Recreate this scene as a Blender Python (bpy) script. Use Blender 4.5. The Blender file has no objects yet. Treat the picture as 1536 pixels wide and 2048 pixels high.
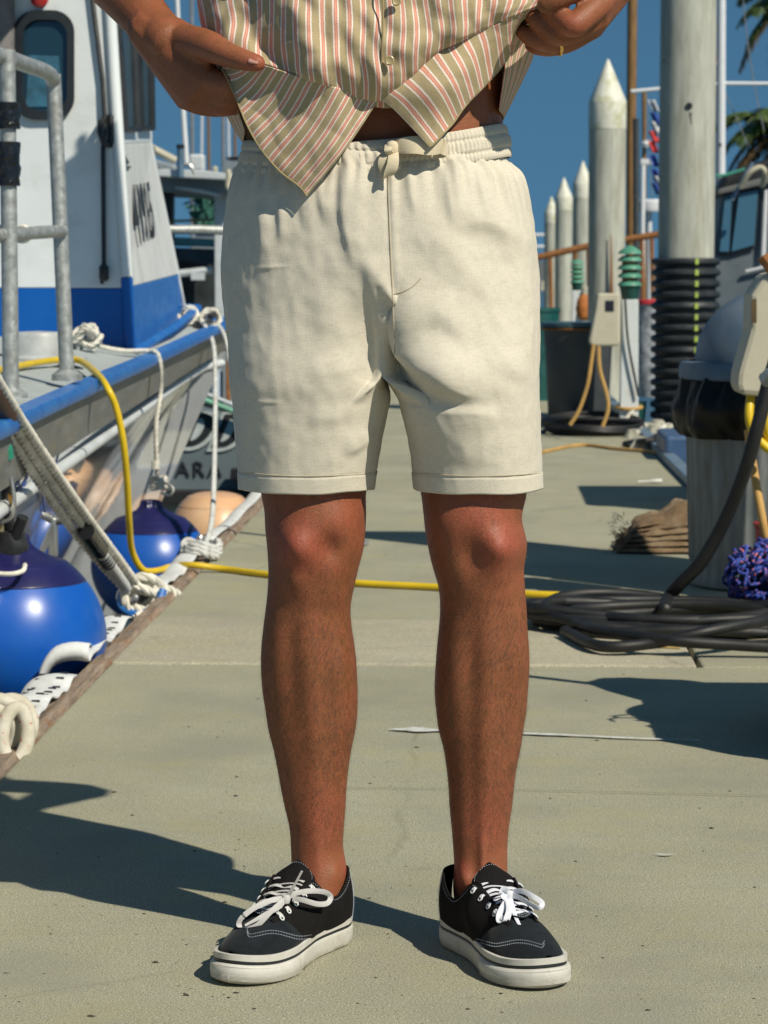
import bpy, bmesh, math, random
import numpy as np
from mathutils import Vector, Matrix, Euler, noise as mnoise
random.seed(7)
rng = np.random.RandomState(11)
scene = bpy.context.scene
COL = scene.collection
R = math.radians

# ------------------------------------------------------------------ camera, sky, sun, exposure
FPX = 5200.0                      # focal length in pixels of the 1536 x 2048 frame
CAM_Z = 0.86
PITCH = math.atan(468 / FPX)
YAW = math.atan(198 * math.cos(PITCH) / FPX)
cam_data = bpy.data.cameras.new('camera')
cam = bpy.data.objects.new('camera', cam_data)
COL.objects.link(cam)
cam.location = (0, 0, CAM_Z)
cam.rotation_euler = Euler((math.pi / 2 - PITCH, 0, YAW), 'XYZ')
cam_data.sensor_fit = 'VERTICAL'
cam_data.sensor_height = 36.0
cam_data.sensor_width = 27.0
cam_data.lens = FPX / 2048 * 36.0
cam_data.clip_start = 0.1
cam_data.clip_end = 6000
cam_data.dof.use_dof = True
cam_data.dof.focus_distance = 3.22
cam_data.dof.aperture_fstop = 17
scene.camera = cam
scene.render.resolution_x = 768
scene.render.resolution_y = 1024

SUN_EL = R(43.5)
SUN_DIR = Vector((0.70 * math.cos(SUN_EL), -0.714 * math.cos(SUN_EL), math.sin(SUN_EL)))
world = bpy.data.worlds.new('World')
scene.world = world
world.use_nodes = True
wn = world.node_tree
for n in list(wn.nodes):
    wn.nodes.remove(n)
w_out = wn.nodes.new('ShaderNodeOutputWorld')
w_bg = wn.nodes.new('ShaderNodeBackground')
w_sky = wn.nodes.new('ShaderNodeTexSky')
w_sky.sky_type = 'NISHITA'
w_sky.sun_disc = False
w_sky.sun_elevation = SUN_EL
w_sky.sun_rotation = math.atan2(SUN_DIR.x, SUN_DIR.y)
w_sky.air_density = 1.0
w_sky.dust_density = 0.2
w_sky.ozone_density = 1.5
w_tc = wn.nodes.new('ShaderNodeTexCoord')
w_mp = wn.nodes.new('ShaderNodeMapping')
w_mp.inputs['Scale'].default_value = (1, 1, 0.80)
w_mp.inputs['Location'].default_value = (0, 0, 0.30)
w_hue = wn.nodes.new('ShaderNodeHueSaturation')
w_hue.inputs['Saturation'].default_value = 1.0
wn.links.new(w_tc.outputs['Generated'], w_mp.inputs['Vector'])
wn.links.new(w_mp.outputs['Vector'], w_sky.inputs['Vector'])
wn.links.new(w_sky.outputs['Color'], w_hue.inputs['Color'])
w_tint = wn.nodes.new('ShaderNodeMix')
w_tint.data_type = 'RGBA'
w_tint.blend_type = 'MULTIPLY'
w_tint.inputs[0].default_value = 1.0
w_tint.inputs[7].default_value = (0.66, 1.10, 1.14, 1)
wn.links.new(w_hue.outputs['Color'], w_tint.inputs[6])
wn.links.new(w_tint.outputs[2], w_bg.inputs['Color'])
wn.links.new(w_bg.outputs['Background'], w_out.inputs['Surface'])
w_bg.inputs['Strength'].default_value = 0.056

sun_data = bpy.data.lights.new('sun', 'SUN')
sun_data.energy = 4.3
sun_data.angle = R(0.55)
sun_data.color = (1.0, 0.92, 0.77)
sun = bpy.data.objects.new('sun', sun_data)
COL.objects.link(sun)
sun.location = (6, -8, 9)
sun.rotation_euler = SUN_DIR.to_track_quat('Z', 'Y').to_euler()

scene.view_settings.view_transform = 'Standard'
scene.view_settings.look = 'None'
scene.view_settings.exposure = 0.2
scene.view_settings.gamma = 1.0
scene.view_settings.use_curve_mapping = False
scene.cycles.max_bounces = 8

# ------------------------------------------------------------------ geometry helpers
CAM_M = cam.rotation_euler.to_matrix()
CAM_O = Vector(cam.location)


def ray(px, py):
    return CAM_M @ Vector(((px - 768) / FPX, (1024 - py) / FPX, -1.0))


def pt(px, py, Y):
    """world point seen at photo pixel (px,py) that stands Y metres down the dock"""
    d = ray(px, py)
    return CAM_O + d * (Y / d.y)


def gp(px, py, z=0.0):
    d = ray(px, py)
    return CAM_O + d * ((z - CAM_O.z) / d.z)


def catmull(pts, n):
    """resample a polyline smoothly to n points (rows may be any dimension)"""
    P = np.array([list(p) for p in pts], dtype=float)
    m = len(P)
    if m == 2:
        t = np.linspace(0, 1, n)[:, None]
        return P[0] * (1 - t) + P[1] * t
    Q = np.vstack([2 * P[0] - P[1], P, 2 * P[-1] - P[-2]])
    out = []
    for s in np.linspace(0, m - 1, n):
        i = min(int(s), m - 2)
        t = s - i
        p0, p1, p2, p3 = Q[i], Q[i + 1], Q[i + 2], Q[i + 3]
        out.append(0.5 * ((2 * p1) + (-p0 + p2) * t + (2 * p0 - 5 * p1 + 4 * p2 - p3) * t * t + (-p0 + 3 * p1 - 3 * p2 + p3) * t ** 3))
    return np.array(out)


def smooth_path(pts, n):
    return [Vector(p) for p in catmull(pts, n)]


class MB:
    def __init__(self):
        self.v = []
        self.f = []
        self.uv = {}

    def add(self, verts, faces):
        o = len(self.v)
        self.v.extend([tuple(p) for p in verts])
        self.f.extend([tuple(i + o for i in f) for f in faces])
        return o

    def box(self, lo, hi, M=None):
        x0, y0, z0 = lo
        x1, y1, z1 = hi
        vs = [Vector(p) for p in ((x0, y0, z0), (x1, y0, z0), (x1, y1, z0), (x0, y1, z0), (x0, y0, z1), (x1, y0, z1), (x1, y1, z1), (x0, y1, z1))]
        if M is not None:
            vs = [M @ p for p in vs]
        self.add(vs, [(0, 3, 2, 1), (4, 5, 6, 7), (0, 1, 5, 4), (1, 2, 6, 5), (2, 3, 7, 6), (3, 0, 4, 7)])
        return self

    def rings(self, rings, closed=True, cap0=True, cap1=True, loop=False):
        n = len(rings[0])
        o = len(self.v)
        for r in rings:
            self.v.extend([tuple(p) for p in r])
        m = len(rings)
        for i in range(m if loop else m - 1):
            a = o + i * n
            b = o + ((i + 1) % m) * n
            for j in range(n if closed else n - 1):
                k = (j + 1) % n
                self.f.append((a + j, a + k, b + k, b + j))
        if not loop and closed:
            if cap0:
                self.f.append(tuple(o + j for j in reversed(range(n))))
            if cap1:
                self.f.append(tuple(o + (m - 1) * n + j for j in range(n)))
        return self

    def tube(self, path, rad, n=10, loop=False, cap=True):
        path = [Vector(p) for p in path]
        m = len(path)
        rs = [rad] * m if not hasattr(rad, '__len__') else list(rad)
        T = []
        for i in range(m):
            if loop:
                t = path[(i + 1) % m] - path[i - 1]
            else:
                t = path[min(i + 1, m - 1)] - path[max(i - 1, 0)]
            T.append(t.normalized() if t.length > 1e-9 else Vector((0, 0, 1)))
        u = T[0].orthogonal().normalized()
        rings = []
        for i in range(m):
            u = (u - T[i] * u.dot(T[i]))
            u = u.normalized() if u.length > 1e-6 else T[i].orthogonal().normalized()
            w = T[i].cross(u)
            rings.append([path[i] + (u * math.cos(2 * math.pi * j / n) + w * math.sin(2 * math.pi * j / n)) * rs[i] for j in range(n)])
        self.rings(rings, True, cap, cap, loop)
        return self

    def rope(self, path, rad, n=6, strands=3, pitch=None, step=None, loop=False):
        """three strand laid rope: helical strands around the path"""
        pitch = pitch or rad * 7
        P = [Vector(p) for p in path]
        L = sum((P[i + 1] - P[i]).length for i in range(len(P) - 1))
        step = step or pitch / 8
        m = max(6, int(L / step))
        P = resample(P, m)
        T = [(P[min(i + 1, m - 1)] - P[max(i - 1, 0)]).normalized() for i in range(m)]
        u = T[0].orthogonal().normalized()
        fr = []
        for i in range(m):
            u = (u - T[i] * u.dot(T[i])).normalized()
            fr.append((u.copy(), T[i].cross(u)))
        for s in range(strands):
            q = []
            for i in range(m):
                a = 2 * math.pi * (s / strands + i * (L / (m - 1)) / pitch)
                q.append(P[i] + (fr[i][0] * math.cos(a) + fr[i][1] * math.sin(a)) * rad * 0.5)
            self.tube(q, rad * 0.56, n)
        return self

    def lathe(self, prof, c=(0, 0, 0), n=32, rf=None, cap0=True, cap1=True, M=None):
        c = Vector(c)
        rings = []
        for (r, z) in prof:
            ring = []
            for j in range(n):
                a = 2 * math.pi * j / n
                rr = r * (rf(a, z, r) if rf else 1.0)
                p = Vector((rr * math.cos(a), rr * math.sin(a), z))
                ring.append((M @ p if M is not None else p) + c)
            rings.append(ring)
        self.rings(rings, True, cap0, cap1)
        return self

    def grid(self, rows, uvs=None):
        """rows: list of rows of points; uvs parallel list of (u,v)"""
        o = len(self.v)
        nr, nc = len(rows), len(rows[0])
        for r in rows:
            self.v.extend([tuple(p) for p in r])
        if uvs is not None:
            for i in range(nr):
                for j in range(nc):
                    self.uv[o + i * nc + j] = tuple(uvs[i][j])
        for i in range(nr - 1):
            for j in range(nc - 1):
                a = o + i * nc + j
                self.f.append((a, a + 1, a + nc + 1, a + nc))
        return self

    def prism(self, poly, d, M=None):
        """extrude polygon (list of Vector) by vector d"""
        d = Vector(d)
        n = len(poly)
        vs = [Vector(p) for p in poly] + [Vector(p) + d for p in poly]
        if M is not None:
            vs = [M @ p for p in vs]
        fs = [tuple(reversed(range(n))), tuple(range(n, 2 * n))]
        for i in range(n):
            k = (i + 1) % n
            fs.append((i, k, n + k, n + i))
        self.add(vs, fs)
        return self

    def mesh(self, name):
        me = bpy.data.meshes.new(name)
        me.from_pydata(self.v, [], self.f)
        if self.uv:
            uvl = me.uv_layers.new(name='UVMap')
            for lp in me.loops:
                uvl.data[lp.index].uv = self.uv.get(lp.vertex_index, (0, 0))
        me.update()
        return me

    def build(self, name, mat, parent=None, smooth=True, bevel=0, angle=40, fixn=True, solid=0):
        me = self.mesh(name)
        if fixn:
            bm = bmesh.new()
            bm.from_mesh(me)
            bmesh.ops.recalc_face_normals(bm, faces=bm.faces)
            bm.to_mesh(me)
            bm.free()
        o = bpy.data.objects.new(name, me)
        COL.objects.link(o)
        if mat is not None:
            me.materials.append(mat)
        if smooth:
            me.polygons.foreach_set('use_smooth', [True] * len(me.polygons))
            if angle < 180:
                try:
                    me.set_sharp_from_angle(angle=R(angle))
                except Exception:
                    pass
        if solid:
            md = o.modifiers.new('solid', 'SOLIDIFY')
            md.thickness = solid
            md.offset = 0
        if bevel:
            md = o.modifiers.new('bevel', 'BEVEL')
            md.width = bevel
            md.segments = 2
            md.limit_method = 'ANGLE'
            md.angle_limit = R(40)
        if parent is not None:
            adopt(o, parent)
        return o


def resample(P, m):
    d = [0.0]
    for i in range(1, len(P)):
        d.append(d[-1] + (P[i] - P[i - 1]).length)
    out = []
    k = 0
    for i in range(m):
        s = d[-1] * i / (m - 1)
        while k < len(P) - 2 and d[k + 1] < s:
            k += 1
        t = (s - d[k]) / max(d[k + 1] - d[k], 1e-9)
        out.append(P[k].lerp(P[k + 1], min(max(t, 0), 1)))
    return out


def adopt(o, parent):
    """parent a world-space part without moving it"""
    o.parent = parent
    # parts carry no transform of their own, so only a top-level parent's location has to be undone
    loc = Vector(parent.location) if parent.parent is None else Vector((0, 0, 0))
    o.matrix_parent_inverse = Matrix.Translation(-loc)


def tag(o, label=None, cat=None, group=None, kind=None):
    if label:
        o['label'] = label
    if cat:
        o['category'] = cat
    if group:
        o['group'] = group
    if kind:
        o['kind'] = kind
    return o


def thing(name, loc, label, cat, group=None):
    o = bpy.data.objects.new(name, None)
    o.empty_display_size = 0.1
    COL.objects.link(o)
    o.location = loc
    return tag(o, label, cat, group)


def copy_tree(o, parent=None):
    c = o.copy()
    COL.objects.link(c)
    if parent is not None:
        c.parent = parent
        c.matrix_parent_inverse = o.matrix_parent_inverse.copy()
    for ch in list(o.children):
        copy_tree(ch, c)
    return c


def text_mesh(s, size, name, mat, parent, M, bold=0.0, shear=0.0, sx=1.0, depth=0.0015, space=1.0):
    cu = bpy.data.curves.new(name, 'FONT')
    cu.body = s
    cu.size = size
    cu.offset = bold
    cu.shear = shear
    cu.extrude = depth
    cu.space_character = space
    cu.align_x = 'CENTER'
    cu.align_y = 'CENTER'
    tmp = bpy.data.objects.new('tmp', cu)
    COL.objects.link(tmp)
    dg = bpy.context.evaluated_depsgraph_get()
    me = bpy.data.meshes.new_from_object(tmp.evaluated_get(dg))
    bpy.data.objects.remove(tmp)
    me.transform(M @ Matrix.Scale(sx, 4, (1, 0, 0)))
    me.materials.clear()
    me.materials.append(mat)
    o = bpy.data.objects.new(name, me)
    COL.objects.link(o)
    if parent is not None:
        adopt(o, parent)
    return o


# ------------------------------------------------------------------ material helpers
class NT:
    def __init__(self, name):
        self.m = bpy.data.materials.new(name)
        self.m.use_nodes = True
        self.t = self.m.node_tree
        self.b = self.t.nodes['Principled BSDF']
        self.o = self.t.nodes['Material Output']

    def n(self, typ, **kw):
        nd = self.t.nodes.new(typ)
        for k, v in kw.items():
            if k.startswith('_'):
                setattr(nd, k[1:], v)
            else:
                key = int(k[1:]) if k[0] == 'i' and k[1:].isdigit() else k.replace('_', ' ')
                nd.inputs[key].default_value = v
        return nd

    def l(self, a, b):
        self.t.links.new(a, b)

    def coord(self, kind='Object', scale=None):
        tc = self.n('ShaderNodeTexCoord')
        if scale is None:
            return tc.outputs[kind]
        mp = self.n('ShaderNodeMapping')
        mp.inputs['Scale'].default_value = scale
        self.l(tc.outputs[kind], mp.inputs['Vector'])
        return mp.outputs['Vector']

    def noise(self, vec, scale, detail=4, rough=0.55):
        nd = self.n('ShaderNodeTexNoise')
        nd.inputs['Scale'].default_value = scale
        nd.inputs['Detail'].default_value = detail
        nd.inputs['Roughness'].default_value = rough
        self.l(vec, nd.inputs['Vector'])
        return nd.outputs['Fac']

    def ramp(self, fac, stops):
        nd = self.n('ShaderNodeValToRGB')
        cr = nd.color_ramp
        while len(cr.elements) > len(stops):
            cr.elements.remove(cr.elements[-1])
        while len(cr.elements) < len(stops):
            cr.elements.new(0.5)
        for e, (p, c) in zip(cr.elements, stops):
            e.position = p
            e.color = (c[0], c[1], c[2], 1) if hasattr(c, '__len__') else (c, c, c, 1)
        self.l(fac, nd.inputs['Fac'])
        return nd.outputs['Color']

    def mix(self, fac, a, b, mode='MIX'):
        nd = self.n('ShaderNodeMix', _data_type='RGBA', _blend_type=mode)
        for sock, v in ((nd.inputs[0], fac), (nd.inputs[6], a), (nd.inputs[7], b)):
            if hasattr(v, 'links'):
                self.l(v, sock)
            elif hasattr(v, '__len__'):
                sock.default_value = (v[0], v[1], v[2], 1)
            else:
                sock.default_value = v
        return nd.outputs[2]

    def math(self, op, a, b=0.0):
        nd = self.n('ShaderNodeMath', _operation=op)
        for sock, v in ((nd.inputs[0], a), (nd.inputs[1], b)):
            if hasattr(v, 'links'):
                self.l(v, sock)
            else:
                sock.default_value = v
        return nd.outputs[0]

    def bump(self, h, strength=0.3, dist=0.002):
        nd = self.n('ShaderNodeBump')
        nd.inputs['Strength'].default_value = strength
        nd.inputs['Distance'].default_value = dist
        self.l(h, nd.inputs['Height'])
        self.l(nd.outputs['Normal'], self.b.inputs['Normal'])

    def base(self, c):
        if hasattr(c, 'links'):
            self.l(c, self.b.inputs['Base Color'])
        else:
            self.b.inputs['Base Color'].default_value = (c[0], c[1], c[2], 1)

    def set(self, **kw):
        for k, v in kw.items():
            s = self.b.inputs[k.replace('_', ' ')]
            if hasattr(v, 'links'):
                self.l(v, s)
            else:
                s.default_value = v


def pm(name, col, rough=0.6, metal=0.0, var=0.2, scale=12.0, bump=0.15, bscale=120.0, bdist=0.001, dirt=None, dirt_amt=0.5, dscale=6.0, spec=0.5, stretch=(1, 1, 1)):
    """painted / plain surface: base colour with mottling, optional dirt blotches, fine relief"""
    t = NT(name)
    v = t.coord('Object', stretch)
    f = t.noise(v, scale, 5, 0.6)
    lo = tuple(c * (1 - var) for c in col)
    hi = tuple(min(c * (1 + var), 1.0) for c in col)
    c = t.ramp(f, [(0.3, lo), (0.7, hi)])
    if dirt is not None:
        d = t.noise(v, dscale, 7, 0.7)
        df = t.ramp(d, [(0.5, 0.0), (0.72, dirt_amt)])
        c = t.mix(df, c, dirt)
    t.base(c)
    g = t.noise(v, bscale, 3, 0.6)
    if bump:
        t.bump(g, bump, bdist)
    rr = t.ramp(f, [(0.3, max(rough - 0.08, 0.02)), (0.7, min(rough + 0.08, 1))])
    t.set(Roughness=rr, Metallic=metal)
    t.b.inputs['Specular IOR Level'].default_value = spec
    return t.m

# ------------------------------------------------------------------ materials
def concrete_mat(name, base, seed=0.0, rough_patch=0.0):
    t = NT(name)
    tc = t.n('ShaderNodeTexCoord')
    mp = t.n('ShaderNodeMapping')
    mp.inputs['Location'].default_value = (seed, seed * 1.7, 0)
    t.l(tc.outputs['Object'], mp.inputs['Vector'])
    v = mp.outputs['Vector']
    big = t.noise(v, 1.6, 5, 0.6)
    mid = t.noise(v, 11, 6, 0.65)
    fine = t.noise(v, 430, 2, 0.8)
    vor = t.n('ShaderNodeTexVoronoi')
    vor.inputs['Scale'].default_value = 520
    t.l(v, vor.inputs['Vector'])
    mp2 = t.n('ShaderNodeMapping')
    mp2.inputs['Scale'].default_value = (0.6, 14, 1)
    t.l(tc.outputs['Object'], mp2.inputs['Vector'])
    brush = t.noise(mp2.outputs['Vector'], 3.0, 4, 0.6)
    c = t.ramp(big, [(0.3, tuple(x * 0.86 for x in base)), (0.7, tuple(x * 1.1 for x in base))])
    c = t.mix(t.ramp(mid, [(0.35, 0.0), (0.75, 0.32)]), c, (base[0] * 1.12, base[1] * 1.06, base[2] * 0.78))
    c = t.mix(t.ramp(brush, [(0.46, 0.0), (0.7, 0.16)]), c, tuple(x * 0.80 for x in base))
    gr = t.ramp(fine, [(0.30, 0.25), (0.42, 0.8), (0.55, 1.08), (0.70, 1.9)])
    c = t.mix(1.0, c, gr, 'MULTIPLY')
    sp = t.ramp(vor.outputs['Color'], [(0.05, 0.35), (0.2, 1.0), (0.86, 1.0), (0.97, 1.7)])
    c = t.mix(0.8, c, sp, 'MULTIPLY')
    blot = t.noise(v, 2.6, 3, 0.5)
    c = t.mix(t.ramp(blot, [(0.52, 0.0), (0.66, 0.40)]), c, (base[0] * 0.72, base[1] * 0.72, base[2] * 0.78))
    warm = t.noise(v, 3.4, 6, 0.7)
    c = t.mix(t.ramp(warm, [(0.55, 0.0), (0.72, 0.45)]), c, (base[0] * 1.12, base[1] * 1.02, base[2] * 0.62))
    crk = t.n('ShaderNodeTexVoronoi', _feature='DISTANCE_TO_EDGE')
    crk.inputs['Scale'].default_value = 0.55
    wob = t.n('ShaderNodeMix', _data_type='VECTOR')
    nz = t.n('ShaderNodeTexNoise')
    nz.inputs['Scale'].default_value = 6
    nz.inputs['Detail'].default_value = 6
    t.l(v, nz.inputs['Vector'])
    wob.inputs[0].default_value = 0.06
    t.l(v, wob.inputs[4])
    t.l(nz.outputs['Color'], wob.inputs[5])
    t.l(wob.outputs[1], crk.inputs['Vector'])
    crf = t.ramp(crk.outputs['Distance'], [(0.0, 0.30), (0.0012, 0.2), (0.0022, 0.0)])
    gate = t.ramp(big, [(0.50, 0.0), (0.60, 1.0)])
    c = t.mix(t.mix(1.0, crf, gate, 'MULTIPLY'), c, (0.07, 0.06, 0.045))
    st = t.noise(v, 4.2, 8, 0.75)
    c = t.mix(t.ramp(st, [(0.62, 0.0), (0.8, 0.55 + rough_patch)]), c, (0.10, 0.085, 0.06))
    pit = t.n('ShaderNodeTexVoronoi')
    pit.inputs['Scale'].default_value = 24
    t.l(v, pit.inputs['Vector'])
    c = t.mix(t.ramp(pit.outputs['Distance'], [(0.03, 0.75), (0.07, 0.0)]), c, (0.04, 0.035, 0.03))
    t.base(c)
    h = t.math('ADD', fine, t.math('MULTIPLY', mid, 1.5))
    t.bump(h, 0.35, 0.0016)
    t.set(Roughness=0.9)
    t.b.inputs['Specular IOR Level'].default_value = 0.25
    return t.m


def weathered_wood(name, base, axis_scale=(14, 1, 14)):
    t = NT(name)
    v = t.coord('Object', axis_scale)
    g = t.noise(v, 5, 8, 0.7)
    v2 = t.coord('Object', (1, 1, 1))
    big = t.noise(v2, 7, 6, 0.7)
    c = t.ramp(g, [(0.3, tuple(x * 0.35 for x in base)), (0.5, base), (0.72, tuple(min(1, x * 1.7) for x in base))])
    c = t.mix(t.ramp(big, [(0.5, 0.0), (0.68, 0.85)]), c, (0.22, 0.10, 0.035))
    t.base(c)
    t.bump(g, 0.9, 0.004)
    t.set(Roughness=0.9)
    return t.m


CONC = (0.326, 0.320, 0.240)
M_conc = concrete_mat('concrete', CONC)
M_conc2 = concrete_mat('concrete_old', (0.39, 0.365, 0.28), 3.3, 0.4)
M_wood = weathered_wood('timber_waler', (0.25, 0.195, 0.145))
M_whitepaint = pm('white_paint', (0.72, 0.72, 0.68), 0.7, var=0.12, scale=30, dirt=(0.3, 0.29, 0.22), dscale=14)
M_canvas = pm('white_hose_canvas', (0.62, 0.64, 0.64), 0.85, var=0.1, scale=20, bump=0.4, bscale=500, dirt=(0.28, 0.25, 0.2), dscale=9, dirt_amt=0.7)
M_black = pm('black_rubber', (0.012, 0.013, 0.015), 0.42, var=0.3, scale=25, dirt=(0.06, 0.06, 0.058), dscale=10, dirt_amt=0.5)
M_hose_black = pm('black_hose', (0.007, 0.0075, 0.008), 0.55, var=0.3, scale=14, dirt=(0.032, 0.033, 0.032), dscale=9, dirt_amt=0.45)
M_rope = pm('white_rope', (0.68, 0.66, 0.58), 0.95, var=0.18, scale=40, bump=0.5, bscale=900, dirt=(0.30, 0.26, 0.19), dscale=12, dirt_amt=0.6)
M_rope_grey = pm('grey_rope', (0.55, 0.56, 0.54), 0.95, var=0.2, scale=40, bump=0.5, bscale=900, dirt=(0.22, 0.20, 0.16), dscale=8, dirt_amt=0.6)
M_yellow = pm('yellow_hose', (0.66, 0.46, 0.012), 0.4, var=0.1, scale=8, bump=0.12, bscale=260, dirt=(0.35, 0.25, 0.04), dscale=10, dirt_amt=0.5)
M_tan = pm('tan_cord', (0.50, 0.30, 0.09), 0.6, var=0.15, scale=9, dirt=(0.2, 0.12, 0.05), dscale=10)
M_galv = pm('galvanised_pipe', (0.40, 0.42, 0.41), 0.5, metal=0.55, var=0.28, scale=55, bump=0.2, bscale=300, dirt=(0.22, 0.19, 0.13), dscale=10, dirt_amt=0.5)
M_steel = pm('bolt_steel', (0.5, 0.5, 0.48), 0.35, metal=0.9, var=0.2)
M_rust = pm('rusty_steel', (0.24, 0.10, 0.03), 0.85, var=0.4, scale=30, bump=0.4, bscale=150)

# ------------------------------------------------------------------ water
def water_mat():
    t = NT('harbour_water')
    v = t.coord('Object', (1, 1, 1))
    h1 = t.noise(v, 1.4, 6, 0.6)
    h2 = t.noise(v, 6.0, 4, 0.6)
    t.bump(t.math('ADD', h1, t.math('MULTIPLY', h2, 0.4)), 0.5, 0.12)
    t.base((0.012, 0.035, 0.035))
    t.set(Roughness=0.06, IOR=1.33)
    return t.m


WATER_Z = -0.50
mb = MB()
mb.add([(-2500, -60, WATER_Z), (2500, -60, WATER_Z), (2500, 4500, WATER_Z), (-2500, 4500, WATER_Z)], [(0, 1, 2, 3)])
tag(mb.build('water', water_mat(), smooth=False), kind='structure')

# ------------------------------------------------------------------ dock (slabs, timber edge)
dock = bpy.data.objects.new('dock', None)
COL.objects.link(dock)
dock.location = (0, 5, 0)
tag(dock, 'pale concrete floating dock running back between the moored boats', 'dock', kind='structure')
DL, DR = -0.83, 0.845


def slab(x0, x1, y0, y1, mat=M_conc, z=0.0, bev=0.006):
    b = MB().box((x0, y0, z - 0.35), (x1, y1, z))
    return b.build('slab', mat, dock, smooth=False, bevel=bev)


YA = 5.74
YB = 6.50
slab(DL, 4.5, -4.0, YA - 0.006)
slab(DL, 0.478, YA + 0.004, YB, M_conc2, 0.003)
slab(0.490, 4.5, YA + 0.004, YB, M_conc, 0.0)
slab(DL, 4.5, YB + 0.012, 10.5)
y = 10.512
while y < 70:
    slab(DL, DR, y, y + 5.9)
    y += 5.912
# timber waler along the left edge, built board by board
y = -4.0
k = 0
while y < 34:
    L = 2.6 + 0.5 * random.random()
    nn = 14
    b = MB()
    rows = []
    for i in range(nn + 1):
        yy = y + (L - 0.012) * i / nn
        j1, j2, j3 = [0.006 * (random.random() - 0.5) for _ in range(3)]
        rows.append([(DL - 0.004, yy, -0.20), (DL - 0.003, yy, -0.012 + j1), (DL - 0.016, yy, 0.004 + j1), (DL - 0.046 + j2, yy, 0.002 + j2), (DL - 0.058 + j3, yy, -0.014 + j3), (DL - 0.06, yy, -0.20)])
    b.rings(rows, True)
    b.build('timber_waler', M_wood, dock, angle=35)
    y += L
    k += 1
# right edge: blue-grey painted steel channel
for i in range(5):
    b = MB().box((DR + 0.004, 10.52 + i * 6, -0.22), (DR + 0.065, 10.52 + i * 6 + 5.98, 0.035))
    b.build('edge_channel', pm('blue_edge_paint', (0.12, 0.19, 0.26), 0.5, var=0.25, dirt=(0.2, 0.12, 0.05)) if i == 0 else bpy.data.materials['blue_edge_paint'], dock, smooth=False, bevel=0.006)
# paint marks on the concrete (worn brush line and small drips)
M_line = NT('worn_white_line')
v = M_line.coord('Object', (1, 1, 1))
f = M_line.noise(v, 60, 6, 0.75)
M_line.base(M_line.ramp(f, [(0.35, (0.36, 0.36, 0.30)), (0.55, (0.62, 0.64, 0.62))]))
M_line.set(Roughness=0.85)
M_line = M_line.m


def paint_strip(pts, w, name='paint_line'):
    P = catmull([gp(*p) for p in pts], 60)
    b = MB()
    top, bot = [], []
    n = len(P)
    for i, p in enumerate(P):
        s = i / (n - 1)
        ww = w(s) * (0.75 + 0.5 * mnoise.noise(Vector((p[0] * 30, 3.1, 0))))
        top.append((p[0], p[1] + ww, 0.004))
        bot.append((p[0], p[1] - ww * (0.8 + 0.4 * mnoise.noise(Vector((p[0] * 22, 9, 0)))), 0.004))
    b.grid([bot, top])
    return b.build(name, M_line, dock, smooth=False)


paint_strip([(775, 1462), (860, 1464), (960, 1468), (1060, 1471), (1180, 1476), (1290, 1481), (1400, 1484)], lambda s: 0.034 * (min(1, s * 14) * (1.35 - s) * (0.6 + 0.4 * math.exp(-((s - 0.1) / 0.08) ** 2)) * 0.75))
paint_strip([(1308, 1712), (1330, 1714), (1352, 1713)], lambda s: 0.005 * math.sin(math.pi * s))

# hairline joint across the slab and scattered dark grit
M_hair_joint = pm('joint_dirt', (0.10, 0.095, 0.075), 0.95, var=0.4, scale=40)
P_ = catmull([gp(640, 1578), gp(850, 1580), (gp(1040, 1583)), gp(1250, 1588), gp(1600, 1596)], 90)
b = MB().grid([[(p[0], p[1] - 0.0011 * (0.7 + 0.6 * mnoise.noise(Vector((p[0] * 40, 0, 0)))), 0.0035) for p in P_], [(p[0], p[1] + 0.0012, 0.0035) for p in P_]])
b.build('hairline_joint', M_hair_joint, dock, smooth=False)
b = MB()
random.seed(77)
for k in range(150):
    px_, py_ = random.uniform(0, 1536), random.uniform(1000, 2048)
    if px_ < (1560 - py_) * 0.97 + 40:
        continue
    c_ = gp(px_, py_)
    r0 = 0.0012 + 0.0028 * random.random() ** 3
    a0 = random.random() * 3
    ring = [(c_.x + math.cos(a0 + a) * r0 * random.uniform(0.6, 2.2), c_.y + math.sin(a0 + a) * r0 * random.uniform(0.6, 1.4), 0.0006) for a in np.linspace(0, 2 * math.pi, 7)[:-1]]
    b.add(ring + [(c_.x, c_.y, 0.0006 + r0 * 0.6)], [(i, (i + 1) % 6, 6) for i in range(6)])
b.build('grit', pm('dark_grit', (0.05, 0.042, 0.03), 0.95, var=0.5), dock, smooth=False)['kind'] = 'stuff'

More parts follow.
